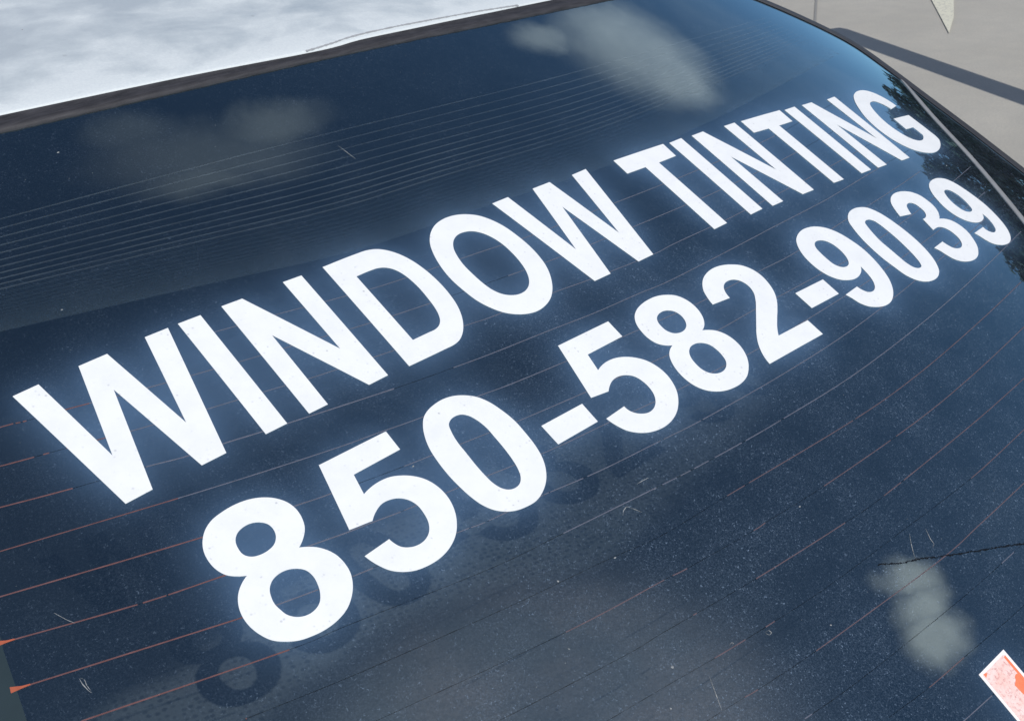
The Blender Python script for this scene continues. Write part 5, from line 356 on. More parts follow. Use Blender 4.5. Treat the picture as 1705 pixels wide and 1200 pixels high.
HEATER=[
[('m',[(1.2082,0.8490),(1.2301,0.8454),(1.2602,0.8404),(1.2969,0.8345),(1.3387,0.8279),(1.3838,0.8210),(1.4362,0.8135),(1.4969,0.8051),(1.5608,0.7963),(1.6221,0.7880),(1.6752,0.7805),(1.7155,0.7747),(1.7466,0.7699),(1.7749,0.7654),(1.8070,0.7603),(1.8494,0.7536),(1.9044,0.7450),(1.9677,0.7350),(2.0366,0.7244),(2.1081,0.7137),(2.1792,0.7037),(2.2453,0.6945),(2.3083,0.6857),(2.3752,0.6771),(2.4534,0.6685),(2.5505,0.6599),(2.6771,0.6513),(2.8296,0.6427),(2.9947,0.6345),(3.1578,0.6267),(3.3029,0.6194),(3.4231,0.6120),(3.5279,0.6044),(3.6251,0.5973),(3.7231,0.5912),(3.8308,0.5869),(3.9482,0.5850),(4.0697,0.5850),(4.1962,0.5863),(4.3286,0.5880),(4.4680,0.5895),(4.6211,0.5905),(4.7885,0.5918),(4.9609,0.5936),(5.1281,0.5960),(5.2789,0.5990),(5.3993,0.6021),(5.4950,0.6049),(5.5843,0.6082),(5.6869,0.6129),(5.8240,0.6201),(6.0043,0.6296),(6.2171,0.6411),(6.4556,0.6563),(6.7123,0.6767),(6.9784,0.7040),(7.0824,0.7174)]),('d',[(7.0824,0.7174),(7.2810,0.7437),(7.6352,0.7978),(8.0079,0.8604),(8.3550,0.9225),(8.6175,0.9710)])],
[('m',[(-0.2558,0.8341),(-0.2369,0.8328),(-0.2099,0.8311),(-0.1786,0.8289),(-0.1473,0.8261),(-0.1201,0.8226),(-0.0997,0.8182),(-0.0820,0.8127)]),('d',[(-0.0820,0.8127),(-0.0698,0.8084)]),('m',[(-0.0698,0.8084),(-0.0448,0.8005)]),('d',[(-0.0448,0.8005),(-0.0320,0.7973)]),('m',[(-0.0320,0.7973),(-0.0125,0.7928)]),('d',[(-0.0125,0.7928),(0.0207,0.7860),(0.0698,0.7767),(0.1226,0.7671),(0.1733,0.7579),(0.1922,0.7544)]),('m',[(0.1922,0.7544),(0.2160,0.7499),(0.2455,0.7440),(0.2656,0.7398),(0.2839,0.7357),(0.3078,0.7304),(0.3451,0.7225),(0.3989,0.7112),(0.4643,0.6975),(0.5373,0.6824),(0.6138,0.6671),(0.6895,0.6524),(0.7667,0.6383),(0.8484,0.6238),(0.8810,0.6182)]),('d',[(0.8810,0.6182),(0.9185,0.6118)]),('m',[(0.9185,0.6118),(1.0117,0.5961),(1.0861,0.5837),(1.1529,0.5727),(1.2141,0.5628),(1.2720,0.5536),(1.3286,0.5449),(1.3861,0.5363),(1.4413,0.5284),(1.4927,0.5216),(1.5450,0.5147),(1.6034,0.5070),(1.6729,0.4974),(1.7574,0.4850),(1.8542,0.4706),(1.9580,0.4553),(2.0636,0.4405),(2.1652,0.4274),(2.2596,0.4165),(2.3504,0.4068),(2.4423,0.3979),(2.5400,0.3892),(2.6489,0.3802),(2.6841,0.3775)]),('d',[(2.6841,0.3775),(2.7754,0.3706),(2.9173,0.3608),(3.0657,0.3513),(3.2115,0.3426),(3.3557,0.3344)]),('m',[(3.3557,0.3344),(3.4614,0.3287),(3.5683,0.3232),(3.6682,0.3186),(3.7644,0.3148),(3.8602,0.3119),(3.9471,0.3100),(4.0221,0.3092),(4.0982,0.3092),(4.1888,0.3096),(4.3084,0.3102),(4.4747,0.3112),(4.6814,0.3133),(4.9066,0.3164),(5.1255,0.3204),(5.3095,0.3245),(5.4389,0.3277),(5.5292,0.3299),(5.6040,0.3323),(5.6885,0.3362),(5.8095,0.3433),(5.9775,0.3543),(6.1778,0.3686),(6.4003,0.3862),(6.6335,0.4070),(6.8640,0.4305),(7.1527,0.4655)]),('d',[(7.1527,0.4655),(7.3788,0.4958),(7.6517,0.5351),(7.8973,0.5723),(8.0798,0.6005)])],
[('m',[(-0.3608,0.6102),(-0.3349,0.6025),(-0.3165,0.5970),(-0.2947,0.5909),(-0.2696,0.5843),(-0.2384,0.5767),(-0.2009,0.5677),(-0.1612,0.5585),(-0.1238,0.5499),(-0.0899,0.5422)]),('d',[(-0.0899,0.5422),(-0.0736,0.5386),(-0.0625,0.5363),(-0.0414,0.5319)]),('m',[(-0.0414,0.5319),(-0.0091,0.5248)]),('d',[(-0.0091,0.5248),(0.0303,0.5158),(0.0819,0.5041)]),('m',[(0.0819,0.5041),(0.1452,0.4898),(0.2048,0.4764),(0.2572,0.4646),(0.3019,0.4544),(0.3433,0.4449),(0.3816,0.4361),(0.4170,0.4280),(0.4499,0.4208),(0.4759,0.4153),(0.4948,0.4116),(0.5128,0.4081),(0.5366,0.4037),(0.5725,0.3968),(0.6236,0.3870),(0.6858,0.3751),(0.7552,0.3619),(0.8275,0.3486),(0.8986,0.3359),(0.9699,0.3239),(1.0445,0.3119),(1.1201,0.3000),(1.1940,0.2883),(1.2639,0.2772),(1.3301,0.2661),(1.3943,0.2551),(1.4554,0.2446),(1.5124,0.2350),(1.5640,0.2268),(1.6046,0.2208),(1.6347,0.2167),(1.6625,0.2133),(1.6967,0.2093),(1.7460,0.2033),(1.8129,0.1952),(1.8919,0.1857),(1.9802,0.1753),(2.0750,0.1645),(2.1731,0.1539),(2.2818,0.1430),(2.4038,0.1314),(2.5288,0.1199),(2.6459,0.1092),(2.7433,0.1003),(2.8099,0.0936),(2.8524,0.0884),(2.8857,0.0841),(2.9254,0.0801),(2.9872,0.0756),(3.0795,0.0708),(3.1929,0.0661),(3.3163,0.0615),(3.4377,0.0570),(3.5443,0.0524),(3.6279,0.0476),(3.6963,0.0427),(3.7603,0.0378),(3.8312,0.0329),(3.9210,0.0282),(4.0415,0.0232),(4.1863,0.0180),(4.3395,0.0134),(4.4838,0.0100),(4.6006,0.0086),(4.6744,0.0095),(4.7161,0.0122),(4.7458,0.0159),(4.7844,0.0200),(4.8531,0.0236),(4.9662,0.0271),(5.1114,0.0312),(5.2700,0.0357),(5.4213,0.0404),(5.5429,0.0449),(5.6148,0.0481),(5.6500,0.0500),(5.6754,0.0519),(5.7184,0.0552),(5.8074,0.0612),(5.9563,0.0708),(6.1496,0.0836),(6.3730,0.0994),(6.6105,0.1179),(6.8431,0.1384),(7.0763,0.1617),(7.3249,0.1890),(7.5809,0.2192),(7.8345,0.2511),(8.0737,0.2826)]),('d',[(8.0737,0.2826),(8.3021,0.3146),(8.5261,0.3480),(8.7350,0.3808),(8.9158,0.4103),(9.0535,0.4332)])],
[('m',[(-0.4777,0.3610),(-0.4608,0.3575),(-0.4470,0.3544),(-0.4238,0.3488),(-0.3868,0.3395),(-0.3319,0.3249),(-0.2614,0.3061),(-0.1813,0.2849),(-0.0976,0.2635),(-0.0133,0.2430)]),('d',[(-0.0133,0.2430),(0.0651,0.2253),(0.1517,0.2071),(0.2383,0.1893),(0.3198,0.1726),(0.3909,0.1575)]),('m',[(0.3909,0.1575),(0.4478,0.1441),(0.4938,0.1321),(0.5336,0.1213),(0.5722,0.1114),(0.6145,0.1022),(0.6610,0.0942),(0.7082,0.0875),(0.7559,0.0815),(0.8035,0.0754),(0.8507,0.0685),(0.8982,0.0605),(0.9465,0.0517),(0.9942,0.0429),(1.0398,0.0344),(1.0820,0.0270),(1.1113,0.0221),(1.1284,0.0194),(1.1474,0.0166),(1.1828,0.0112),(1.2492,0.0011),(1.3611,-0.0161),(1.5107,-0.0389),(1.6792,-0.0640),(1.8459,-0.0880),(1.9884,-0.1074)]),('d',[(1.9884,-0.1074),(2.1018,-0.1217),(2.2001,-0.1329),(2.2872,-0.1421),(2.3676,-0.1501),(2.4458,-0.1579)]),('m',[(2.4458,-0.1579),(2.5167,-0.1651),(2.5768,-0.1710),(2.6334,-0.1763),(2.6943,-0.1814),(2.7675,-0.1870),(2.8578,-0.1930),(2.9605,-0.1990),(3.0693,-0.2050),(3.1777,-0.2110),(3.2786,-0.2167),(3.3697,-0.2226),(3.4554,-0.2286),(3.5383,-0.2344),(3.6214,-0.2396),(3.7078,-0.2438),(3.7992,-0.2467),(3.8940,-0.2485),(3.9893,-0.2497),(4.0827,-0.2507),(4.1712,-0.2521),(4.2440,-0.2546),(4.3025,-0.2580),(4.3623,-0.2611),(4.4399,-0.2627),(4.5526,-0.2616),(4.7244,-0.2563),(4.9484,-0.2470),(5.1945,-0.2353),(5.4279,-0.2231),(5.6087,-0.2132),(5.7095,-0.2074),(5.7523,-0.2045),(5.7694,-0.2028),(5.7945,-0.2008),(5.8618,-0.1967),(5.9868,-0.1898),(6.1490,-0.1808),(6.3295,-0.1704),(6.5071,-0.1593),(6.6579,-0.1487),(6.7708,-0.1395),(6.8595,-0.1312),(6.9367,-0.1230),(7.0159,-0.1141),(7.1117,-0.1032),(7.2222,-0.0905),(7.3384,-0.0764),(7.4649,-0.0607),(7.6067,-0.0428),(7.7698,-0.0222),(7.9796,0.0047),(8.1552,0.0276)]),('d',[(8.1552,0.0276),(8.2397,0.0389),(8.5192,0.0771),(8.7794,0.1142),(8.9715,0.1427)])],
[('m',[(-0.5943,0.1125),(-0.5059,0.0909),(-0.3565,0.0553),(-0.1442,0.0057),(0.1031,-0.0506),(0.3543,-0.1058),(0.5734,-0.1519),(0.7574,-0.1886),(0.9284,-0.2209),(1.0852,-0.2492),(1.2265,-0.2736),(1.3513,-0.2945),(1.4524,-0.3103),(1.5288,-0.3209),(1.5892,-0.3282),(1.6423,-0.3343),(1.6976,-0.3412),(1.7496,-0.3484),(1.7918,-0.3545),(1.8323,-0.3604),(1.8796,-0.3668),(1.9422,-0.3746),(2.0287,-0.3845),(2.1340,-0.3959),(2.2468,-0.4079),(2.3548,-0.4192),(2.4451,-0.4287),(2.5093,-0.4359),(2.5550,-0.4417),(2.5937,-0.4466),(2.6371,-0.4514),(2.6972,-0.4570),(2.7757,-0.4632),(2.8651,-0.4697),(2.9639,-0.4764),(3.0708,-0.4830),(3.1842,-0.4896),(3.3120,-0.4963),(3.4562,-0.5032),(3.6062,-0.5098),(3.7505,-0.5158),(3.8765,-0.5208),(3.9788,-0.5245),(4.0645,-0.5273),(4.1394,-0.5294),(4.2098,-0.5312),(4.2821,-0.5329),(4.3501,-0.5348),(4.4090,-0.5366),(4.4683,-0.5381),(4.5376,-0.5388),(4.6270,-0.5381),(4.7468,-0.5354),(4.8920,-0.5309),(5.0494,-0.5252),(5.2047,-0.5194),(5.3420,-0.5145),(5.4508,-0.5118),(5.5404,-0.5110),(5.6239,-0.5100),(5.7152,-0.5070),(5.8294,-0.5001),(5.9737,-0.4875),(6.1401,-0.4705),(6.3212,-0.4504),(6.5086,-0.4291),(6.6928,-0.4087),(6.8759,-0.3890),(7.0649,-0.3689),(7.2562,-0.3480),(7.4452,-0.3265),(7.6269,-0.3046),(7.7914,-0.2835),(7.9402,-0.2636),(8.0860,-0.2430),(8.2436,-0.2196),(8.4299,-0.1906)]),('d',[(8.4299,-0.1906),(8.6742,-0.1504),(8.9758,-0.0984),(9.3043,-0.0393),(9.6176,0.0192),(9.8564,0.0650)])],
[('m',[(-0.7080,-0.1296),(-0.6227,-0.1529),(-0.4759,-0.1918),(-0.2657,-0.2467),(-0.0232,-0.3084),(0.2173,-0.3675),(0.4165,-0.4142),(0.5664,-0.4463),(0.6905,-0.4701),(0.7940,-0.4881),(0.8826,-0.5026),(0.9624,-0.5163),(1.0230,-0.5275),(1.0591,-0.5346),(1.0858,-0.5397),(1.1184,-0.5454),(1.1726,-0.5539),(1.2232,-0.5615)]),('d',[(1.2232,-0.5615),(1.2587,-0.5668),(1.3671,-0.5823),(1.4839,-0.5986),(1.5942,-0.6136),(1.6822,-0.6253)]),('m',[(1.6822,-0.6253),(1.7378,-0.6324),(1.7707,-0.6363),(1.7942,-0.6387),(1.8220,-0.6415),(1.8682,-0.6467),(1.9397,-0.6549),(2.0280,-0.6649),(2.1234,-0.6757),(2.2155,-0.6859),(2.2936,-0.6944),(2.3491,-0.7005),(2.3885,-0.7050),(2.4239,-0.7089),(2.4677,-0.7132),(2.5327,-0.7190),(2.6244,-0.7266),(2.7354,-0.7354),(2.8589,-0.7447),(2.9876,-0.7539),(3.1135,-0.7622),(3.2438,-0.7699),(3.3844,-0.7774),(3.5244,-0.7843),(3.6522,-0.7903),(3.7552,-0.7951),(3.8193,-0.7983),(3.8511,-0.8003),(3.8698,-0.8015),(3.8949,-0.8025),(3.9466,-0.8039),(4.0330,-0.8059),(4.1420,-0.8081),(4.2626,-0.8101),(4.3832,-0.8113),(4.4913,-0.8114),(4.5764,-0.8101),(4.6463,-0.8077),(4.7150,-0.8046),(4.7976,-0.8012),(4.9096,-0.7977),(5.0690,-0.7938),(5.2688,-0.7889),(5.4867,-0.7833),(5.6972,-0.7776),(5.8713,-0.7726),(5.9875,-0.7704),(6.0615,-0.7707),(6.1194,-0.7712),(6.1886,-0.7691),(6.2981,-0.7618),(6.4632,-0.7474),(6.6686,-0.7270),(6.8979,-0.7024),(7.1322,-0.6754),(7.3491,-0.6487),(7.5389,-0.6235),(7.7146,-0.5981),(7.8862,-0.5716),(8.0652,-0.5427),(8.2652,-0.5096),(8.5104,-0.4677),(8.7999,-0.4161),(9.1063,-0.3597),(9.3931,-0.3056),(9.6106,-0.2639)])],
[('m',[(-0.7314,-0.3930),(-0.6417,-0.4200),(-0.5108,-0.4592),(-0.3584,-0.5040),(-0.2055,-0.5476),(-0.0748,-0.5831)]),('d',[(-0.0748,-0.5831),(-0.0471,-0.5900)]),('m',[(-0.0471,-0.5900),(0.0305,-0.6093),(0.0748,-0.6193)]),('d',[(0.0748,-0.6193),(0.0844,-0.6215)]),('m',[(0.0844,-0.6215),(0.1248,-0.6306),(0.2107,-0.6485),(0.2911,-0.6647),(0.3690,-0.6806),(0.4424,-0.6957),(0.5089,-0.7091),(0.5713,-0.7213),(0.6324,-0.7330),(0.6950,-0.7451),(0.7621,-0.7579),(0.8319,-0.7711),(0.8999,-0.7838),(0.9617,-0.7953),(1.0128,-0.8047),(1.0487,-0.8114),(1.0723,-0.8160),(1.0895,-0.8192),(1.1062,-0.8222),(1.1286,-0.8258),(1.1567,-0.8299),(1.1867,-0.8339),(1.2183,-0.8380),(1.2512,-0.8424),(1.2853,-0.8472),(1.3183,-0.8524),(1.3501,-0.8579),(1.3845,-0.8638),(1.4251,-0.8702),(1.4675,-0.8761)]),('d',[(1.4675,-0.8761),(1.4921,-0.8793)]),('m',[(1.4921,-0.8793),(1.5421,-0.8855),(1.6224,-0.8949),(1.7084,-0.9046),(1.7915,-0.9139),(1.8628,-0.9219),(1.9194,-0.9284),(1.9672,-0.9339),(2.0092,-0.9387),(2.0488,-0.9434),(2.0895,-0.9483),(2.1282,-0.9532),(2.1627,-0.9579),(2.1973,-0.9625),(2.2365,-0.9676),(2.2849,-0.9734),(2.3441,-0.9802),(2.4115,-0.9880),(2.4850,-0.9961),(2.5622,-1.0039),(2.6410,-1.0109),(2.7223,-1.0167),(2.8079,-1.0216),(2.8965,-1.0262),(2.9865,-1.0308),(3.0761,-1.0360),(3.1678,-1.0420),(3.2626,-1.0487),(3.3572,-1.0553),(3.4480,-1.0615),(3.5313,-1.0664),(3.6029,-1.0699),(3.6648,-1.0723),(3.7227,-1.0740),(3.7826,-1.0755),(3.8507,-1.0771),(3.9301,-1.0787),(4.0170,-1.0800),(4.1074,-1.0812),(4.1968,-1.0824),(4.2807,-1.0838),(4.3529,-1.0859),(4.4160,-1.0887),(4.4788,-1.0913),(4.5507,-1.0931),(4.6413,-1.0931),(4.7596,-1.0908),(4.9008,-1.0865),(5.0535,-1.0810),(5.2052,-1.0749),(5.3420,-1.0692),(5.4612,-1.0640),(5.5710,-1.0587),(5.6737,-1.0534),(5.7715,-1.0480),(5.8670,-1.0426),(5.9461,-1.0384),(6.0064,-1.0356),(6.0683,-1.0323),(6.1535,-1.0263),(6.2850,-1.0153),(6.4831,-0.9977),(6.7390,-0.9740),(7.0333,-0.9450),(7.3429,-0.9120),(7.6390,-0.8771),(7.9180,-0.8402),(8.2000,-0.7993),(8.4862,-0.7549),(8.7785,-0.7073),(9.0792,-0.6568),(9.4066,-0.5994),(9.7682,-0.5326),(10.1459,-0.4600),(10.5106,-0.3877),(10.8125,-0.3268)])],
[('m',[(-0.7784,-0.6587),(-0.6243,-0.7010),(-0.3923,-0.7637),(-0.1244,-0.8347),(0.1323,-0.9012),(0.3233,-0.9494),(0.4256,-0.9741),(0.4712,-0.9839),(0.4845,-0.9852),(0.4914,-0.9847),(0.5176,-0.9889),(0.5645,-0.9982),(0.6147,-1.0080),(0.6670,-1.0181),(0.7199,-1.0281),(0.7718,-1.0378)]),('d',[(0.7718,-1.0378),(0.8174,-1.0462),(0.8573,-1.0538),(0.9000,-1.0616),(0.9538,-1.0706),(0.9788,-1.0745)]),('m',[(0.9788,-1.0745),(1.0276,-1.0820),(1.1077,-1.0936)]),('d',[(1.1077,-1.0936),(1.1348,-1.0974),(1.2710,-1.1162),(1.4184,-1.1360),(1.5573,-1.1545),(1.6664,-1.1695)]),('m',[(1.6664,-1.1695),(1.7330,-1.1797),(1.7532,-1.1836)]),('d',[(1.7532,-1.1836),(1.7655,-1.1860)]),('m',[(1.7655,-1.1860),(1.7929,-1.1922),(1.8192,-1.1972),(1.8655,-1.2034)]),('d',[(1.8655,-1.2034),(1.8920,-1.2061)]),('m',[(1.8920,-1.2061),(1.9378,-1.2108),(2.0369,-1.2194)]),('d',[(2.0369,-1.2194),(2.1204,-1.2262),(2.1485,-1.2286)]),('m',[(2.1485,-1.2286),(2.2147,-1.2341),(2.3088,-1.2430)]),('m',[(2.3135,-1.2435),(2.3559,-1.2482)]),('d',[(2.3559,-1.2482),(2.3653,-1.2493)]),('m',[(2.3653,-1.2493),(2.4422,-1.2588),(2.5068,-1.2672),(2.5682,-1.2752),(2.6275,-1.2822)]),('d',[(2.6275,-1.2822),(2.6621,-1.2859)]),('m',[(2.6621,-1.2859),(2.7258,-1.2924),(2.7703,-1.2964),(2.8203,-1.3005),(2.8827,-1.3050),(2.9627,-1.3102),(3.0566,-1.3158),(3.1571,-1.3214),(3.2570,-1.3268),(3.3193,-1.3302)]),('d',[(3.3193,-1.3302),(3.3480,-1.3318)]),('m',[(3.3480,-1.3318),(3.4208,-1.3363),(3.4800,-1.3406),(3.5391,-1.3446),(3.6125,-1.3483),(3.7148,-1.3516)]),('d',[(3.7148,-1.3516),(3.7337,-1.3520)]),('m',[(3.7337,-1.3520),(3.8561,-1.3548),(4.0287,-1.3580),(4.2220,-1.3604),(4.4242,-1.3612),(4.6216,-1.3599),(4.8129,-1.3566),(5.0074,-1.3517),(5.2066,-1.3445),(5.4121,-1.3345),(5.6258,-1.3209),(5.8475,-1.3032),(6.0769,-1.2816),(6.3166,-1.2561),(6.5696,-1.2268),(6.8397,-1.1937),(7.1366,-1.1547),(7.4636,-1.1087),(7.8139,-1.0569),(8.1783,-1.0010),(8.5448,-0.9431)]),('d',[(8.5448,-0.9431),(8.9316,-0.8798),(9.3576,-0.8068),(9.8031,-0.7277),(10.2356,-0.6486),(10.5980,-0.5809)])],
[('m',[(-0.6073,-0.9876),(-0.4620,-1.0252),(-0.2446,-1.0811),(0.0078,-1.1446),(0.2532,-1.2047),(0.4436,-1.2494)]),('d',[(0.4436,-1.2494),(0.5525,-1.2726),(0.6079,-1.2818),(0.6408,-1.2847),(0.6837,-1.2891),(0.7699,-1.3029),(0.9167,-1.3297),(1.1050,-1.3646),(1.3134,-1.4026),(1.5182,-1.4384),(1.6923,-1.4664),(1.8219,-1.4840),(1.9221,-1.4948),(2.0092,-1.5018),(2.1005,-1.5085),(2.2141,-1.5181),(2.2377,-1.5202)]),('m',[(2.2377,-1.5202),(2.3634,-1.5318),(2.5381,-1.5473),(2.7212,-1.5632),(2.8935,-1.5779),(3.0176,-1.5882)]),('d',[(3.0176,-1.5882),(3.0714,-1.5927)]),('m',[(3.0714,-1.5927),(3.1273,-1.5973),(3.2023,-1.6036)]),('d',[(3.2023,-1.6036),(3.2356,-1.6062)]),('m',[(3.2356,-1.6062),(3.2699,-1.6085),(3.3322,-1.6123)]),('d',[(3.3322,-1.6123),(3.3669,-1.6142)]),('m',[(3.3669,-1.6142),(3.4195,-1.6171),(3.5081,-1.6216)]),('d',[(3.5081,-1.6216),(3.5682,-1.6245)]),('m',[(3.5682,-1.6245),(3.6266,-1.6272),(3.7339,-1.6317),(3.8471,-1.6360)]),('d',[(3.8471,-1.6360),(3.8919,-1.6376)]),('m',[(3.8919,-1.6376),(3.9202,-1.6386),(3.9954,-1.6411),(4.0713,-1.6431),(4.1601,-1.6447),(4.2813,-1.6458)]),('d',[(4.2813,-1.6458),(4.3165,-1.6461)]),('m',[(4.3165,-1.6461),(4.4204,-1.6471),(4.5919,-1.6487),(4.7833,-1.6492),(4.9884,-1.6471),(5.2001,-1.6410),(5.4246,-1.6299),(5.6692,-1.6145),(5.9273,-1.5953),(6.1912,-1.5732),(6.4517,-1.5490),(6.7036,-1.5228),(6.9527,-1.4938),(7.2052,-1.4617),(7.4687,-1.4262),(7.7528,-1.3864),(8.0869,-1.3371),(8.4766,-1.2763),(8.8759,-1.2119)]),('d',[(8.8759,-1.2119),(9.2872,-1.1441),(9.5970,-1.0926)])],
[('r',[(0.0530,-1.4415),(0.0593,-1.4429)]),('d',[(0.0593,-1.4429),(0.1323,-1.4583),(0.2441,-1.4820),(0.3796,-1.5101),(0.5292,-1.5399),(0.6827,-1.5685),(0.8478,-1.5970),(1.0333,-1.6274),(1.2290,-1.6582),(1.4234,-1.6876),(1.6037,-1.7138),(1.7688,-1.7361),(1.9261,-1.7556),(2.0745,-1.7729),(2.2126,-1.7889),(2.3393,-1.8044),(2.4457,-1.8193),(2.5309,-1.8332),(2.6066,-1.8458),(2.6849,-1.8568),(2.7785,-1.8661),(2.8822,-1.8726),(2.9875,-1.8764),(3.1042,-1.8790),(3.2428,-1.8819),(3.4148,-1.8867)]),('r',[(3.4148,-1.8867),(3.5915,-1.8929)]),('d',[(3.5915,-1.8929),(3.6349,-1.8944)]),('r',[(3.6349,-1.8944),(3.9228,-1.9048),(4.2335,-1.9151),(4.5452,-1.9234),(4.8228,-1.9276)]),('d',[(4.8228,-1.9276),(4.8541,-1.9276)]),('r',[(4.8541,-1.9276),(5.0482,-1.9276),(5.2393,-1.9247),(5.4131,-1.9190),(5.5890,-1.9103),(5.7889,-1.8984),(6.0195,-1.8821),(6.2687,-1.8612),(6.5320,-1.8365),(6.8039,-1.8090),(7.0776,-1.7799),(7.3712,-1.7463),(7.6940,-1.7064),(7.9960,-1.6674)]),('d',[(7.9960,-1.6674),(8.3179,-1.6248),(8.5434,-1.5950)])],
[('d',[(0.4429,-1.7999),(0.4574,-1.8077),(0.4993,-1.8165),(0.5922,-1.8330),(0.7624,-1.8617),(1.0029,-1.9013),(1.2826,-1.9459),(1.5651,-1.9892),(1.8075,-2.0240)]),('r',[(1.8075,-2.0240),(2.0034,-2.0485),(2.1782,-2.0669),(2.3316,-2.0810),(2.4636,-2.0923),(2.5743,-2.1026)]),('d',[(2.5743,-2.1026),(2.6437,-2.1103)]),('r',[(2.6437,-2.1103),(2.6767,-2.1149),(2.6898,-2.1174),(2.7102,-2.1202),(2.7629,-2.1252)]),('d',[(2.7629,-2.1252),(2.8628,-2.1333),(2.9949,-2.1435),(3.1392,-2.1541),(3.2738,-2.1635),(3.3749,-2.1702)]),('r',[(3.3749,-2.1702),(3.4248,-2.1729),(3.4377,-2.1727),(3.4375,-2.1713),(3.4481,-2.1702),(3.4941,-2.1711)]),('d',[(3.4941,-2.1711),(3.5774,-2.1748),(3.6829,-2.1802),(3.8098,-2.1861),(3.9571,-2.1915),(4.1243,-2.1951)]),('r',[(4.1243,-2.1951),(4.3257,-2.1972),(4.5663,-2.1983),(4.8298,-2.1980),(4.9620,-2.1968)]),('d',[(4.9620,-2.1968),(5.0363,-2.1961)]),('r',[(5.0363,-2.1961),(5.0975,-2.1955),(5.3467,-2.1904),(5.5675,-2.1826),(5.7723,-2.1722),(5.9710,-2.1595),(6.1749,-2.1444),(6.3972,-2.1267),(6.6613,-2.1034),(6.9639,-2.0739),(7.2761,-2.0418),(7.6158,-2.0060)]),('d',[(7.6158,-2.0060),(7.7729,-1.9895)])],
[('d',[(0.9936,-2.1810),(1.0213,-2.1874),(1.0456,-2.1924),(1.0908,-2.2003),(1.1680,-2.2121),(1.2972,-2.2307),(1.4743,-2.2558),(1.6735,-2.2832),(1.8656,-2.3089),(2.0179,-2.3282),(2.1104,-2.3384),(2.1619,-2.3424),(2.1970,-2.3436),(2.2409,-2.3453),(2.3198,-2.3512),(2.4425,-2.3624),(2.5615,-2.3736)]),('r',[(2.5615,-2.3736),(2.5917,-2.3765)]),('d',[(2.5917,-2.3765),(2.7630,-2.3924),(2.9411,-2.4081),(3.1160,-2.4219)]),('r',[(3.1160,-2.4219),(3.2949,-2.4340),(3.4865,-2.4455),(3.6800,-2.4561),(3.8633,-2.4653),(4.0225,-2.4726)]),('d',[(4.0225,-2.4726),(4.1358,-2.4780),(4.2091,-2.4818),(4.2712,-2.4839),(4.3527,-2.4842),(4.4856,-2.4826)]),('r',[(4.4856,-2.4826),(4.7089,-2.4781)]),('d',[(4.7089,-2.4781),(4.7500,-2.4770)]),('r',[(4.7500,-2.4770),(4.9564,-2.4716),(5.2572,-2.4623),(5.5678,-2.4513),(5.8557,-2.4395),(6.1273,-2.4256),(6.4043,-2.4088),(6.6692,-2.3912),(6.9010,-2.3751),(7.0754,-2.3632)])],
[('d',[(1.6064,-2.5497),(1.6691,-2.5564),(1.7597,-2.5659),(1.8658,-2.5771),(1.9748,-2.5887),(2.0726,-2.5992),(2.1597,-2.6088),(2.2453,-2.6186),(2.3275,-2.6280),(2.4048,-2.6368),(2.4752,-2.6445)]),('r',[(2.4752,-2.6445),(2.5361,-2.6509),(2.5880,-2.6561),(2.6348,-2.6606),(2.6804,-2.6648),(2.7340,-2.6696)]),('d',[(2.7340,-2.6696),(2.7760,-2.6734),(2.8194,-2.6772),(2.8648,-2.6810),(2.9150,-2.6849)]),('r',[(2.9150,-2.6849),(2.9975,-2.6910)]),('d',[(2.9975,-2.6910),(3.0705,-2.6965),(3.1669,-2.7040),(3.2748,-2.7118),(3.3935,-2.7191),(3.5221,-2.7250),(3.6649,-2.7292),(3.8240,-2.7322),(3.9948,-2.7344),(4.1720,-2.7362),(4.3498,-2.7382),(4.5303,-2.7410),(4.7182,-2.7442),(4.9103,-2.7469),(5.1030,-2.7480),(5.2924,-2.7464)]),('r',[(5.2924,-2.7464),(5.4832,-2.7409),(5.6783,-2.7321),(5.8695,-2.7214),(6.0475,-2.7107),(6.2017,-2.7020),(6.3268,-2.6954),(6.4269,-2.6898),(6.5056,-2.6852),(6.6146,-2.6787)])],
[('d',[(2.1462,-2.8862),(2.1906,-2.8908),(2.2557,-2.8975),(2.3298,-2.9051),(2.4005,-2.9125),(2.4549,-2.9184)]),('r',[(2.4549,-2.9184),(2.4826,-2.9219),(2.4919,-2.9239),(2.4975,-2.9256),(2.5140,-2.9279),(2.5616,-2.9326)]),('d',[(2.5616,-2.9326),(2.6230,-2.9385),(2.7041,-2.9465),(2.8043,-2.9555),(2.9288,-2.9652),(3.0834,-2.9752)]),('r',[(3.0834,-2.9752),(3.2924,-2.9868),(3.5588,-3.0005),(3.8536,-3.0144),(4.1422,-3.0267),(4.3832,-3.0350),(4.5543,-3.0380),(4.6772,-3.0370),(4.7727,-3.0335),(4.8636,-3.0289),(4.9746,-3.0249),(5.1136,-3.0209),(5.2652,-3.0160),(5.4196,-3.0107),(5.5659,-3.0056),(5.6920,-3.0013),(5.7956,-2.9982),(5.8832,-2.9958),(5.9553,-2.9939),(6.0129,-2.9924),(6.0570,-2.9912)])],
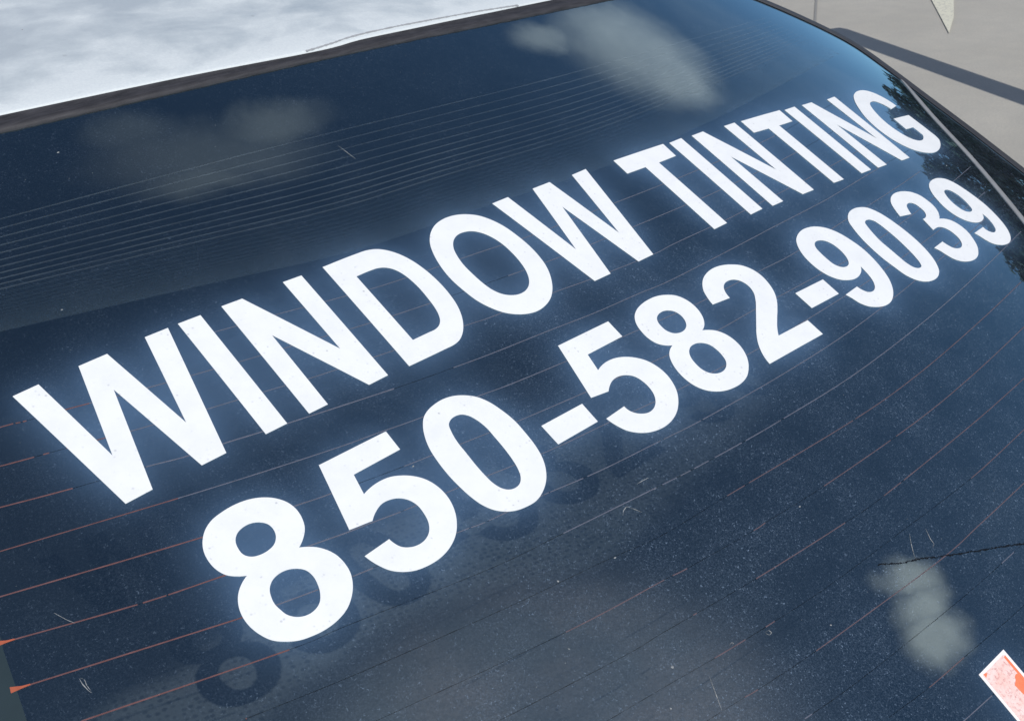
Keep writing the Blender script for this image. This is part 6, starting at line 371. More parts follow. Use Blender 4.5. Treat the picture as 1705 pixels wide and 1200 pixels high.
[('m',[(2.6778,-3.2201),(2.7406,-3.2262)]),('d',[(2.7406,-3.2262),(2.8124,-3.2336),(2.9104,-3.2430),(3.0304,-3.2527),(3.1737,-3.2616),(3.3587,-3.2703),(3.5894,-3.2796),(3.8439,-3.2887),(4.0967,-3.2968),(4.3174,-3.3029),(4.5011,-3.3063),(4.6646,-3.3075),(4.8077,-3.3072),(4.8569,-3.3069)]),('m',[(4.8569,-3.3069),(4.9301,-3.3064),(5.0321,-3.3057)]),('d',[(5.0321,-3.3057),(5.1000,-3.3052),(5.1316,-3.3044),(5.1451,-3.3032),(5.1589,-3.3019),(5.1921,-3.3006),(5.2528,-3.2990),(5.3292,-3.2972),(5.4095,-3.2954),(5.4812,-3.2937),(5.5314,-3.2925)])],
[('d',[(3.1556,-3.5229),(3.2093,-3.5276),(3.2861,-3.5344),(3.3766,-3.5422),(3.4708,-3.5497),(3.5580,-3.5556)]),('r',[(3.5580,-3.5556),(3.6355,-3.5595),(3.7104,-3.5621),(3.7862,-3.5641),(3.8663,-3.5662),(3.9548,-3.5689)]),('d',[(3.9548,-3.5689),(4.0553,-3.5726),(4.1660,-3.5770),(4.2820,-3.5815),(4.3983,-3.5857),(4.5092,-3.5891),(4.6206,-3.5915),(4.7364,-3.5933),(4.8470,-3.5946),(4.9424,-3.5956),(5.0116,-3.5964)])],
[('m',[(3.5491,-3.8217),(3.5934,-3.8235),(3.6554,-3.8260),(3.7303,-3.8290),(3.8132,-3.8322),(3.9058,-3.8357)]),('d',[(3.9058,-3.8357),(3.9972,-3.8390),(4.1132,-3.8432),(4.2317,-3.8474),(4.3369,-3.8511),(4.4117,-3.8537)])],
]
BAND_TOP=[(0.3531,2.3891),(0.6729,2.3571),(0.9971,2.3270),(1.3215,2.2999),(1.6462,2.2754),(1.9710,2.2530),(2.2960,2.2323),(2.6210,2.2127),(2.9460,2.1932),(3.2710,2.1737),(3.5961,2.1554),(3.9213,2.1400),(4.2467,2.1270),(4.5720,2.1154),(4.8975,2.1069),(5.2231,2.1033),(5.5487,2.1055),(5.8742,2.1136),(6.1995,2.1259),(6.5247,2.1426),(6.8496,2.1638),(7.1743,2.1875),(7.4986,2.2169),(7.8226,2.2485),(8.1460,2.2861),(8.4691,2.3266),(8.7914,2.3727),(9.1132,2.4219)]
BAND_BOTTOM=[(-0.0435,1.5233),(0.3125,1.4461),(0.6690,1.3713),(1.0261,1.2996),(1.3839,1.2310),(1.7416,1.1623),(2.0993,1.0933),(2.4592,1.0375),(2.8222,1.0085),(3.1864,1.0019),(3.5506,0.9993),(3.9148,0.9888),(4.2788,0.9754),(4.6429,0.9667),(5.0072,0.9686),(5.3711,0.9837),(5.7343,1.0112),(6.0968,1.0473),(6.4586,1.0899),(6.8197,1.1377),(7.1801,1.1908),(7.5395,1.2504),(7.8981,1.3143),(8.2561,1.3815),(8.6133,1.4532),(8.9695,1.5292),(9.3251,1.6081),(9.6799,1.6910)]
SEAL_LOW=[(0.6334,3.1848),(0.6738,3.1777),(0.7284,3.1679),(0.8145,3.1552),(0.9506,3.1397),(1.1631,3.1207),(1.4423,3.0995),(1.7507,3.0791),(2.0446,3.0616),(2.3158,3.0468),(2.5856,3.0335),(2.8491,3.0220),(3.1006,3.0124),(3.3364,3.0044),(3.5576,2.9977),(3.7654,2.9921),(3.9612,2.9870),(4.1329,2.9827),(4.2810,2.9788),(4.4280,2.9747),(4.5982,2.9701),(4.7911,2.9651),(4.9978,2.9600),(5.2325,2.9558),(5.5122,2.9541),(5.8944,2.9575),(6.3721,2.9692),(6.8516,2.9893),(7.2077,3.0101)]
EDGE=[(9.5214,2.7969),(9.5725,2.7492),(9.6471,2.6817),(9.7331,2.6027),(9.8177,2.5207),(9.9026,2.4338),(9.9935,2.3391),(10.0826,2.2430),(10.1608,2.1516),(10.2257,2.0697),(10.2810,1.9926),(10.3265,1.9127),(10.3621,1.8225),(10.3847,1.7202),(10.3950,1.6102),(10.3990,1.4940),(10.4029,1.3732),(10.4065,1.2488),(10.4074,1.1202),(10.4079,0.9859),(10.4107,0.8445),(10.4174,0.6960),(10.4265,0.5414),(10.4358,0.3804),(10.4428,0.2128),(10.4465,0.0186),(10.4490,-0.1944),(10.4518,-0.3857),(10.4549,-0.5171)]
STREAK=[(10.3545,1.2299),(10.3407,1.2003),(10.3225,1.1600),(10.2932,1.1022),(10.2470,1.0204),(10.1785,0.9094),(10.0950,0.7761),(10.0084,0.6317),(9.9287,0.4863),(9.8572,0.3367),(9.7888,0.1797),(9.7230,0.0251),(9.6591,-0.1183),(9.5982,-0.2456),(9.5396,-0.3634),(9.4804,-0.4788),(9.4179,-0.5987),(9.3502,-0.7269),(9.2797,-0.8587),(9.2099,-0.9880),(9.1439,-1.1091),(9.0762,-1.2298),(9.0074,-1.3502),(8.9480,-1.4538),(8.9075,-1.5253)]
FRIT=[(-0.7993,-0.1214),(-0.7204,-0.3038),(-0.7199,-0.3690),(-0.7387,-0.4279),(-0.7699,-0.6028),(-0.8139,-0.8385),(-0.8650,-1.0950)]
STICKER=[(3.9412,-3.6984),(4.2626,-3.6945),(4.2080,-4.2712),(3.9015,-4.2637)]
CABLE_REFLECTION=[(3.9672,-2.8100),(4.1373,-2.8932),(4.2899,-2.9445),(4.4292,-3.0084),(4.5797,-3.0674),(4.7556,-3.1399),(4.9406,-3.2109),(5.1776,-3.3093),(5.3112,-3.3660)]
FABRIC=[(-0.0330,0.1686),(-0.0254,0.1692),(-0.0143,0.1700),(-0.0020,0.1710),(0.0091,0.1721),(0.0178,0.1734),(0.0257,0.1751),(0.0338,0.1765),(0.0434,0.1772),(0.0548,0.1763),(0.0674,0.1743),(0.0809,0.1725),(0.0950,0.1724),(0.1095,0.1745),(0.1246,0.1782),(0.1410,0.1826),(0.1590,0.1870),(0.1785,0.1915),(0.1995,0.1965),(0.2228,0.2014),(0.2492,0.2056),(0.2796,0.2090),(0.3138,0.2119),(0.3508,0.2143),(0.3892,0.2162),(0.4306,0.2179),(0.4753,0.2192),(0.5202,0.2196),(0.5616,0.2185),(0.5974,0.2154),(0.6290,0.2106),(0.6581,0.2047),(0.6866,0.1984),(0.7152,0.1918),(0.7427,0.1844),(0.7680,0.1764),(0.7899,0.1679),(0.8098,0.1591),(0.8275,0.1500),(0.8397,0.1401),(0.8426,0.1290),(0.8343,0.1159),(0.8171,0.1015),(0.7953,0.0878),(0.7722,0.0764),(0.7469,0.0679),(0.7184,0.0613),(0.6902,0.0558),(0.6653,0.0510),(0.6447,0.0471),(0.6264,0.0441),(0.6089,0.0413),(0.5911,0.0381),(0.5729,0.0344),(0.5549,0.0305),(0.5370,0.0266),(0.5188,0.0229),(0.5001,0.0185),(0.4811,0.0136),(0.4626,0.0102),(0.4453,0.0098),(0.4298,0.0134),(0.4152,0.0198),(0.4006,0.0277),(0.3848,0.0357),(0.3673,0.0440),(0.3487,0.0532),(0.3300,0.0621),(0.3124,0.0696),(0.2962,0.0756),(0.2810,0.0807),(0.2660,0.0846),(0.2508,0.0871),(0.2351,0.0877),(0.2193,0.0866),(0.2040,0.0849),(0.1900,0.0834),(0.1774,0.0824),(0.1659,0.0813),(0.1550,0.0801),(0.1443,0.0786),(0.1338,0.0771),(0.1237,0.0756),(0.1139,0.0735),(0.1045,0.0706),(0.0971,0.0630),(0.0911,0.0525),(0.0832,0.0461),(0.0702,0.0504),(0.0473,0.0726),(0.0171,0.1076),(-0.0124,0.1437)]
SMOOTH=[(0.0742,-0.0117),(0.0832,-0.0043),(0.0964,0.0068),(0.1123,0.0189),(0.1288,0.0289),(0.1461,0.0360),(0.1650,0.0416),(0.1847,0.0462),(0.2040,0.0505),(0.2224,0.0548),(0.2405,0.0588),(0.2589,0.0614),(0.2785,0.0618),(0.3003,0.0596),(0.3236,0.0553),(0.3466,0.0489),(0.3672,0.0406),(0.3851,0.0311),(0.4010,0.0200),(0.4144,0.0067),(0.4248,-0.0096),(0.4317,-0.0295),(0.4354,-0.0522),(0.4367,-0.0756),(0.4364,-0.0981),(0.4348,-0.1198),(0.4317,-0.1413),(0.4266,-0.1619),(0.4192,-0.1811),(0.4094,-0.1999),(0.3975,-0.2180),(0.3842,-0.2338),(0.3702,-0.2457),(0.3570,-0.2562),(0.3440,-0.2653),(0.3277,-0.2686),(0.3051,-0.2619),(0.2716,-0.2415),(0.2300,-0.2109),(0.1882,-0.1760),(0.1537,-0.1429),(0.1276,-0.1089),(0.1054,-0.0714),(0.0874,-0.0365)]
HAIRS=[[(4.3969,-2.7810),(4.3384,-2.8394),(4.2769,-2.9107),(4.2692,-2.9432)],[(4.5479,-2.8220),(4.5093,-2.8929),(4.5010,-2.9315),(4.4625,-2.9473)],[(2.3596,-2.7078),(2.3227,-2.7887),(2.2717,-2.8972)],[(3.0549,2.0313),(3.0683,1.9557),(3.0864,1.8479)],[(2.6643,-1.6259),(2.6930,-1.6018),(2.7329,-1.5891),(2.7514,-1.6102)],[(2.7514,-1.6102),(2.7741,-1.6441),(2.7933,-1.6760)],[(2.9149,-1.5003),(2.9717,-1.5008),(3.0256,-1.5047)],[(-0.4446,-0.3889),(-0.4096,-0.4629),(-0.3856,-0.5002)],[(-0.5103,-0.7835),(-0.5119,-0.8176),(-0.5037,-0.8701),(-0.4964,-0.8870)],[(-0.5040,-0.7840),(-0.4919,-0.8044),(-0.4983,-0.8351),(-0.4951,-0.8723)],[(1.7491,-2.1056),(1.7592,-2.1210),(1.7532,-2.1170)],[(2.8845,-2.7066),(2.9146,-2.7113),(2.9195,-2.7331),(2.8932,-2.7353),(2.8818,-2.7142)],[(2.6149,-2.6384),(2.6429,-2.6333),(2.6504,-2.6472),(2.6345,-2.6463)]]
SPECKS=[(1.7305,-0.6539),(3.8237,-2.2148),(3.3094,-2.9133),(4.2078,-3.7195),(1.9881,-1.7497),(2.4073,-1.8215),(2.0195,-2.7135),(1.2072,2.8008),(0.5455,1.4581),(1.6418,4.2239),(7.4550,-1.1875),(8.9817,-0.2146),(2.2060,-2.5380)]
MARK=[(6.8160,3.2970),(6.3810,2.9834),(6.0328,2.7339),(6.4155,2.9203),(6.8769,3.1794),(7.9991,3.8184),(7.8986,4.0430)]
JOINT=[(7.2113,4.3873),(6.5037,3.9001),(5.9868,3.5610),(4.9574,2.8711)]
ROOF_EDGE=[(0.6998,3.3322),(0.7373,3.3305),(0.7867,3.3288),(0.8750,3.3227),(1.0310,3.3083),(1.2940,3.2825),(1.6498,3.2499),(2.0443,3.2171),(2.4119,3.1893),(2.7438,3.1645),(3.0697,3.1406),(3.3693,3.1211),(3.6194,3.1090),(3.7862,3.1069),(3.8825,3.1115),(3.9563,3.1175),(4.0587,3.1204),(4.1835,3.1195),(4.3103,3.1170),(4.4729,3.1135),(4.7085,3.1100),(5.0928,3.1078),(5.6095,3.1114),(6.1428,3.1238),(6.5377,3.1392)]
TIP=(5.817,3.331); TAIL=(5.059,1.818)
# ------------------------------------------------------------------ the ground
V, F = [], []
gs = 150
mesh('concrete_ground', [(-gs, -gs, 0), (gs, -gs, 0), (gs, gs, 0), (-gs, gs, 0)], [(0, 1, 2, 3)], m_conc)['kind'] = 'structure'
def ground_strip(name, pts, w, z, m):
    V = []
    for i, (x, y) in enumerate(pts):
        a, b = pts[max(0, i - 1)], pts[min(len(pts) - 1, i + 1)]
        tx, ty = b[0] - a[0], b[1] - a[1]; l = math.hypot(tx, ty); nx, ny = -ty / l * w / 2, tx / l * w / 2
        V += [(x - nx, y - ny, z), (x + nx, y + ny, z)]
    F = [(2 * i, 2 * i + 2, 2 * i + 3, 2 * i + 1) for i in range(len(pts) - 1)]
    return mesh(name, V, F, m)
a, b = Vector(JOINT[0]), Vector(JOINT[-1]); dj = (b - a).normalized()
jp = [tuple(a + dj * s) for s in (-20, 0, 3, 8)]
g = ground_strip('slab_joint', jp, .014, .004, m_joint); g['kind'] = 'structure'
n = len(MARK)
mk = mesh('pale_wedge', [(x, y, .006) for x, y in MARK] + [(x, y, .004) for x, y in MARK],
     [tuple(reversed(range(n))) if False else tuple(range(n))] + [(i, (i + 1) % n, n + (i + 1) % n, n + i) for i in range(n)], m_mark)
mk['kind'] = 'structure'

# ------------------------------------------------------------------ the car
car = empty('parked_car', (0.4, 0.2, 0))
tag(car, 'dark car with chalky silver roof and white phone lettering across its tinted rear window', 'car')
def inner(o):      # children keep world coordinates although the car's Empty stands at its base
    o.matrix_parent_inverse = Matrix.Translation((-0.4, -0.2, 0)); return o

# glow map: soft light painted into the glass around letters and sticker
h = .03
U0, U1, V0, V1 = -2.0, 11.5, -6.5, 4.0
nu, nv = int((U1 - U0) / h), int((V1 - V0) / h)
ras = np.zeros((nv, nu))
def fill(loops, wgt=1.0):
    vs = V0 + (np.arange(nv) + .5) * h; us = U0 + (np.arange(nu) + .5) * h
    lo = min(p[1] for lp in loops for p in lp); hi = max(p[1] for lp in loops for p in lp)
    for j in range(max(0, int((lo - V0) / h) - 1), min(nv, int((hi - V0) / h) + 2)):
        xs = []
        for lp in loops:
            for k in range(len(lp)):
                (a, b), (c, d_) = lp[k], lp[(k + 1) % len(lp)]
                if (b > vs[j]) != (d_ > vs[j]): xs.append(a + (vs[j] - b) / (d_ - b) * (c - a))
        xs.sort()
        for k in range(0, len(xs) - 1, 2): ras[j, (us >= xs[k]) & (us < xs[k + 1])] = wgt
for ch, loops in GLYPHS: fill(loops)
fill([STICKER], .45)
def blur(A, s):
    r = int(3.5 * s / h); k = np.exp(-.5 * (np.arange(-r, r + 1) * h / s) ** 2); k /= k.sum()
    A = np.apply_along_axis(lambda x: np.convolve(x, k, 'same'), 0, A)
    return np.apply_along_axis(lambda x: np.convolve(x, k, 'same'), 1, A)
halo = .22 * blur(ras, .06) + .60 * blur(ras, .14) + .42 * blur(ras, .24)
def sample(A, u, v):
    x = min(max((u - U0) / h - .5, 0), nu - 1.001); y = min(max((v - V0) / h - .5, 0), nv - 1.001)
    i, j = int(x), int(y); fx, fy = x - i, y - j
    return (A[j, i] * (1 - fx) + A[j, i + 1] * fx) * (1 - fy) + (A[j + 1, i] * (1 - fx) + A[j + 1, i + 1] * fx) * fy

EV = sorted([(v, u) for u, v in EDGE])
ev = [-7.0, -4.0] + [p[0] for p in EV] + [3.05, 3.3]; eu = [9.9, 10.3] + [p[1] for p in EV] + [9.15, 8.3]
def uR(v): return float(np.interp(v, ev, eu))
UL = -1.6
SL = resample(SEAL_LOW + [(8.2, 3.03), (9.0, 3.02)], .15)
def vlow(u): return float(np.interp(u, [p[0] for p in SL], [p[1] for p in SL]))
RU = [p[0] for p in ROOF_EDGE] + [8.2, 9.4]; RV = [p[1] for p in ROOF_EDGE] + [3.10, 3.06]
def vroof(u): return float(np.interp(u, RU, RV))
VB, VT = -6.0, 3.06
def vtop(u): return min(vlow(u) + .05, vroof(u) + .03)
NS, NT = 360, 280
V = []; A1 = []; A2 = []
for j in range(NT + 1):
    v0 = VB + (VT - VB) * j / NT; r = uR(v0)
    for i in range(NS + 1):
        u = UL + (r - UL) * i / NS
        v = VB + (vtop(u) - VB) * j / NT
        V.append(G3(u, v)); A1.append(sample(halo, u, v))
        A2.append(.45 + 1.0 / (1 + math.exp(-((u - 1.6) * .9 - (v + 1.3) * 1.3))) * (1 if v < 0 else max(.25, 1 - v)))
F = [(j * (NS + 1) + i, j * (NS + 1) + i + 1, (j + 1) * (NS + 1) + i + 1, (j + 1) * (NS + 1) + i) for j in range(NT) for i in range(NS)]
glass = inner(mesh('rear_window', V, F, m_glass, car, smooth=True))
me = glass.data
for nm, arr in (('halo', A1), ('dusty', A2)):
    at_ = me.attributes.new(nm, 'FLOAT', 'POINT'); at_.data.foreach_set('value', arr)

# lettering
names = {'-': 'vinyl_dash'}
word = {0: 'first word', 1: 'second word'}
pos = ['first letter of the first word', 'second letter of the first word', 'third letter of the first word', 'fourth letter of the first word', 'fifth letter of the first word', 'last letter of the first word',
       'first letter of the second word', 'second letter of the second word', 'third letter of the second word', 'fourth letter of the second word', 'fifth letter of the second word', 'sixth letter of the second word', 'last letter of the second word']
dig = ['first digit', 'second digit', 'third digit', 'dash after the third digit', 'fourth digit', 'fifth digit', 'sixth digit', 'dash after the sixth digit', 'seventh digit', 'eighth digit', 'ninth digit', 'last digit']
for k, (ch, loops) in enumerate(GLYPHS):
    nm = 'vinyl_letter' if k < 13 else ('vinyl_dash' if ch == '-' else 'vinyl_digit')
    lb = ('white vinyl letter %s, %s in the upper line' % (ch, pos[k])) if k < 13 else ('white vinyl %s, %s of the phone number' % ('dash' if ch == '-' else 'digit ' + ch, dig[k - 13].replace('dash after', 'after')))
    o_ = plate(nm, loops, .00035, .00025, m_vinyl, glass); o_['label'] = lb

# heater lines (each line: pieces of bare copper, faded and dark)
su = sorted([(v, u) for u, v in STREAK])
def streak_u(v): return float(np.interp(v, [-2.6] + [p[0] for p in su] + [1.6, 2.6], [8.0] + [p[1] for p in su] + [10.2, 9.4])) if v > -2.6 else 99
KM = {'m': m_mauve, 'r': m_redln, 'd': m_darkln}
for segs in HEATER:
    V, F, MI = [], [], []
    mats = [m_copper, m_mauve, m_redln, m_darkln]
    for kind, pts in segs:
        pts = [p for p in pts if p[0] < streak_u(p[1]) - .03]
        if len(pts) < 2 or math.dist(pts[0], pts[-1]) < .004: continue
        f0 = len(F)
        ribbon_geo(pts, .00045 if kind == 'd' else (.00085 if kind == 'd' or sum(p[0] for p in pts) / len(pts) < 1.5 else .00068), .00004, .00005, V, F, step=.05, jitter=.12)
        for f in F[f0:]:
            if kind == 'd': MI.append(3); continue
            u = sum(((Vector(V[i]).x) for i in f)) / len(f) / S; yy = sum(V[i].z for i in f) / len(f)
            z = u + 2.2 * (yy - 1.05) / S * .25
            MI.append(2 if kind == 'r' and u > .9 else (0 if u < .55 - (0.25 * (yy - 1.08) / S) else 1))
    o_ = mesh('heater_line', V, F, None, glass)
    for m_ in mats: o_.data.materials.append(m_)
    o_.data.polygons.foreach_set('material_index', MI)

# graduated shade band: fine printed stripes from edge to edge
sp0, r = 1.0, .925
cum = [0.0]
for k in range(24): cum.append(cum[-1] + sp0 * r ** k)
BT, BB = np.array(BAND_TOP), np.array(BAND_BOTTOM)
for k in range(25):
    f = cum[k] / cum[-1]; q = (1 - f) * BT + f * BB
    q = [tuple(p) for p in q]
    ribbon('shade_stripe', q, .0012 if k < 24 else .0007, .00004, .00003, m_band if k < 11 else m_bandlow, glass, step=.25)
# closely packed lower stripes give the band its body
V, F = [], []
for k in range(9, 24):
    for s_ in (.33, .66):
        f = (cum[k] + (cum[k + 1] - cum[k]) * s_) / cum[-1]; q = [tuple(p) for p in (1 - f) * BT + f * BB]
        ribbon_geo(q, .0004 + .00003 * (k - 9), .00004, .00003, V, F, step=.25)
o_ = mesh('fine_stripes', V, F, m_bandlow, glass); o_['kind'] = 'stuff'

# frit with bus bar at the left edge, and the copper tabs where lines reach it
fr_ = FRIT + [(-1.6, FRIT[-1][1]), (-1.6, FRIT[0][1])]
plate('frit_border', [fr_], .00012, .00010, m_frit, glass)
def near(pt, q): return q
for seg in (HEATER[6], HEATER[7]):
    p0 = seg[0][1][0]; p1 = seg[0][1][1]
    dx, dy = p1[0] - p0[0], p1[1] - p0[1]; l = math.hypot(dx, dy); dx, dy = dx / l, dy / l
    nx, ny = -dy, dx
    w0, ln = .019, .065
    lp = [(p0[0] - dx * .03 + nx * w0, p0[1] - dy * .03 + ny * w0), (p0[0] - dx * .03 - nx * w0 * .8, p0[1] - dy * .03 - ny * w0 * .8), (p0[0] + dx * ln * .45 - nx * w0 * .35, p0[1] + dy * ln * .45 - ny * w0 * .35), (p0[0] + dx * ln, p0[1] + dy * ln - .004), (p0[0] + dx * ln, p0[1] + dy * ln + .004), (p0[0] + dx * ln * .4 + nx * w0 * .3, p0[1] + dy * ln * .4 + ny * w0 * .3)]
    plate('copper_tab', [lp], .00024, .0001, m_tab, glass)

# pale raised strip that slants across the right end of the glass
V, F = [], []
st = resample(STREAK, .08)
nS = len(st)
for i, (u, v) in enumerate(st):
    a_, c_ = st[max(i - 1, 0)], st[min(i + 1, nS - 1)]
    tx, ty = c_[0] - a_[0], c_[1] - a_[1]; l = math.hypot(tx, ty); nx, ny = -ty / l, tx / l
    w_ = .052 * min(1, .15 + i / 7.0)
    V += [G3(u - nx * w_, v - ny * w_, .0001), G3(u + nx * w_, v + ny * w_, .0001), G3(u + nx * w_ * .5, v + ny * w_ * .5, .0012), G3(u - nx * w_ * .5, v - ny * w_ * .5, .0012)]
F = [(4 * i + k, 4 * i + (k + 1) % 4, 4 * i + 4 + (k + 1) % 4, 4 * i + 4 + k) for i in range(nS - 1) for k in range(4)]
mesh('slant_strip', V, F, m_strip, glass, smooth=True)

# sticker
s4 = [Vector(p) for p in STICKER]            # left, top, far, near
ex = (s4[2] - s4[1]); ey = (s4[1] - s4[0])
def SQ(a, b): p = s4[0] + ex * a + ey * b; return (p.x, p.y)
stk = plate('warning_sticker', [[SQ(0, 0), SQ(1, 0), SQ(1, 1), SQ(0, 1)]], .0003, .0002, m_stbase, glass)
stk['label'] = 'sun-faded red and white sticker at the lower right'
plate('faded_print', [[SQ(.035, .07), SQ(.97, .07), SQ(.97, .90), SQ(.035, .90)]], .00052, .00004, m_stprint, glass)
plate('orange_print', [[SQ(.05, .925), SQ(.0, .0)] and [SQ(.06, .86), SQ(.97, .84), SQ(.97, .925), SQ(.05, .925)]], .00058, .00004, m_stred, glass)
plate('orange_print', [[SQ(.262, .80), SQ(.275, .73), SQ(.30, .70), SQ(.33, .58), SQ(.45, .60), SQ(.55, .70), SQ(.60, .84), SQ(.27, .855)]], .00058, .00004, m_stred, glass)
plate('orange_print', [[SQ(.03, .10), SQ(.075, .10), SQ(.06, .17), SQ(.04, .20)]], .00058, .00004, m_stred, glass)

# dark ribbon painted for a reflected cable, dried drips, specks
V, F = [], []
sc_ = resample(CABLE_REFLECTION, .012)
sc_ = [(u, v + random.uniform(-.006, .006)) for u, v in sc_]
ribbon_geo(sc_, .0011, .00008, .00006, V, F, step=.012, jitter=.6)
mesh('cable_reflection', V, F, m_cable_refl, glass)
V, F = [], []
for hr in HAIRS: ribbon_geo(hr, .00045, .0001, .0001, V, F, step=.01, taper=True, jitter=.7)
o_ = mesh('dried_drips', V, F, m_debris, glass); o_['kind'] = 'stuff'
V, F = [], []
def speck(u, v, s):
    b = len(V); n = random.randint(5, 7); a0 = random.random() * 6
    e = random.uniform(.4, 1)
    for k in range(n):
        a = a0 + k * 6.283 / n; rr = s * random.uniform(.6, 1.2)
        V.append(G3(u + rr * math.cos(a) / S, v + e * rr * math.sin(a) / S, .0001))
    V.append(G3(u, v, .0001 + s * .5))
    for k in range(n): F.append((b + k, b + (k + 1) % n, b + n))
for u, v in SPECKS: speck(u, v, random.uniform(.0008, .0014))
for _ in range(520):
    u, v = random.uniform(-.8, 10), random.uniform(-4.6, 3)
    if random.random() < .35 and v > -.5: continue
    speck(u, v, random.uniform(.00014, .00034))
o_ = mesh('dust_specks', V, F, m_debris, glass); o_['kind'] = 'stuff'

# upper seal between glass and roof, roof panel
V, F = [], []
us = np.arange(-1.68, 9.4, .06); m = 7
for i, u in enumerate(us):
    a, b = vlow(u) + .012, vroof(u) + .04; jag = random.uniform(-.003, .003)
    for k, (s_, hh) in enumerate([(0, -.001), (.02, .0012), (.18, .0026), (.45, .0030), (.55, .0016), (.75, .0030), (1.0, .0022)]):
        V.append(G3(u, a + (b - a) * s_ + (jag if k < 2 else 0), hh))
F = [(i * m + k, (i + 1) * m + k, (i + 1) * m + k + 1, i * m + k + 1) for i in range(len(us) - 1) for k in range(m - 1)]
inner(mesh('window_seal', V, F, m_seal, car, smooth=True))
V, F, CH = [], [], []
us = np.arange(-1.75, 9.45, .1); nk = 46
for i, u in enumerate(us):
    e = G3(u, vroof(u), .0038); uu = (u - UC) / 6.0
    V.append(e + Vector((0, -.0002, -.003))); CH.append(1.0)
    for k in range(nk):
        y = 1.6 * (k / (nk - 1)) ** 1.8
        V.append(e + Vector((-uu * .05 * y * 0, y, .0012 * (1 - math.exp(-y / .004)) + .20 * y - .055 * y * y + .004 * (1 - math.exp(-y / .05))))); CH.append(math.exp(-y / .045))
nk += 1
F = [(i * nk + k, (i + 1) * nk + k, (i + 1) * nk + k + 1, i * nk + k + 1) for i in range(len(us) - 1) for k in range(nk - 1)]
roof = inner(mesh('roof_panel', V, F, m_roof, car, smooth=True))
at_ = roof.data.attributes.new('chalk', 'FLOAT', 'POINT'); at_.data.foreach_set('value', CH)
# lifted edge of clear coat close to the seal
def roofpt(u, y, up=0.0):
    e = G3(u, vroof(u), .0038); return e + Vector((0, y, .0012 * (1 - math.exp(-y / .004)) + .20 * y - .055 * y * y + .004 * (1 - math.exp(-y / .05)) + up))
V, F = [], []
pk = [(3.50, .0002), (3.7, .0022), (3.9, .0044), (4.2, .0054), (4.5, .0058), (4.8, .0052), (5.1, .0045), (5.4, .0034), (5.7, .0016), (5.9, .0003)]
for i, (u, y) in enumerate(resample(pk, .02)):
    w_ = random.uniform(.0003, .0011); V += [roofpt(u, y - w_, .0006), roofpt(u, y + w_, .0006), roofpt(u, y + w_, .0001), roofpt(u, y - w_, .0001)]
n_ = len(V) // 4
F = [(4 * i + k, 4 * i + (k + 1) % 4, 4 * i + 4 + (k + 1) % 4, 4 * i + 4 + k) for i in range(n_ - 1) for k in range(4)]
mesh('paint_flake', V, F, m_flake, roof)

# right side trim: thin black lip, then the body falls away
V, F = [], []
vs = np.linspace(VB, VT + .02, 150); m = 6
for v in vs:
    r = uR(v); a = G3(r - .10, v, .0006); b = G3(r - .07, v, .0022); c_ = G3(r + .02, v, .0024); d_ = G3(r + .035, v, -.001)
    V += [a, b, c_, d_, d_ + Vector((.012, 0, -.05)), d_ + Vector((.03, 0, -.12))]
F = [(i * m + k, i * m + k + 1, (i + 1) * m + k + 1, (i + 1) * m + k) for i in range(len(vs) - 1) for k in range(m - 1)]
inner(mesh('side_trim', V, F, m_blacktrim, car, smooth=False))
V, F = [], []
vl = np.linspace(VB, 3.3, 60)
for v in vl:
    a = G3(UL + .10, v, .0006); b = G3(UL + .07, v, .0022); c_ = G3(UL - .02, v, .0024); d_ = G3(UL - .035, v, -.001)
    V += [a, b, c_, d_, d_ + Vector((-.012, 0, -.05)), d_ + Vector((-.03, 0, -.12))]
F = [(i * m + k, (i + 1) * m + k, (i + 1) * m + k + 1, i * m + k + 1) for i in range(len(vl) - 1) for k in range(m - 1)]
inner(mesh('side_trim', V, F, m_blacktrim, car, smooth=False))
V, F = [], []
prof = [(.03, -.12), (.09, -.25), (.15, -.42), (.17, -.60), (.13, -.80), (.10, -.86)]
m = len(prof)
for v in vs:
    d_ = G3(uR(v) + .035, v, -.001)
    for dx, dz in prof: V.append(Vector((d_.x + dx, d_.y, max(.22, d_.z + dz))))
F = [(i * m + k, i * m + k + 1, (i + 1) * m + k + 1, (i + 1) * m + k) for i in range(len(vs) - 1) for k in range(m - 1)]
inner(mesh('quarter_panel', V, F, m_body, car, smooth=True))
V = []
for v in vl:
    d_ = G3(UL - .035, v, -.001)
    for dx, dz in prof: V.append(Vector((d_.x - dx, d_.y, max(.22, d_.z + dz))))
F = [(i * m + k, (i + 1) * m + k, (i + 1) * m + k + 1, i * m + k + 1) for i in range(len(vl) - 1) for k in range(m - 1)]
inner(mesh('quarter_panel', V, F, m_body, car, smooth=True))
# trunk lid below the glass
V, F = [], []
us = np.linspace(-1.7, 10.2, 40)
for u in us:
    b = G3(u, VB - .02, .002)
    V += [b, b + Vector((0, -.10, -.02)), b + Vector((0, -.30, -.05)), b + Vector((0, -.36, -.09)), b + Vector((0, -.38, -.35))]
m = 5
F = [(i * m + k, (i + 1) * m + k, (i + 1) * m + k + 1, i * m + k + 1) for i in range(len(us) - 1) for k in range(m - 1)]
inner(mesh('trunk_lid', V, F, m_body, car, smooth=True))

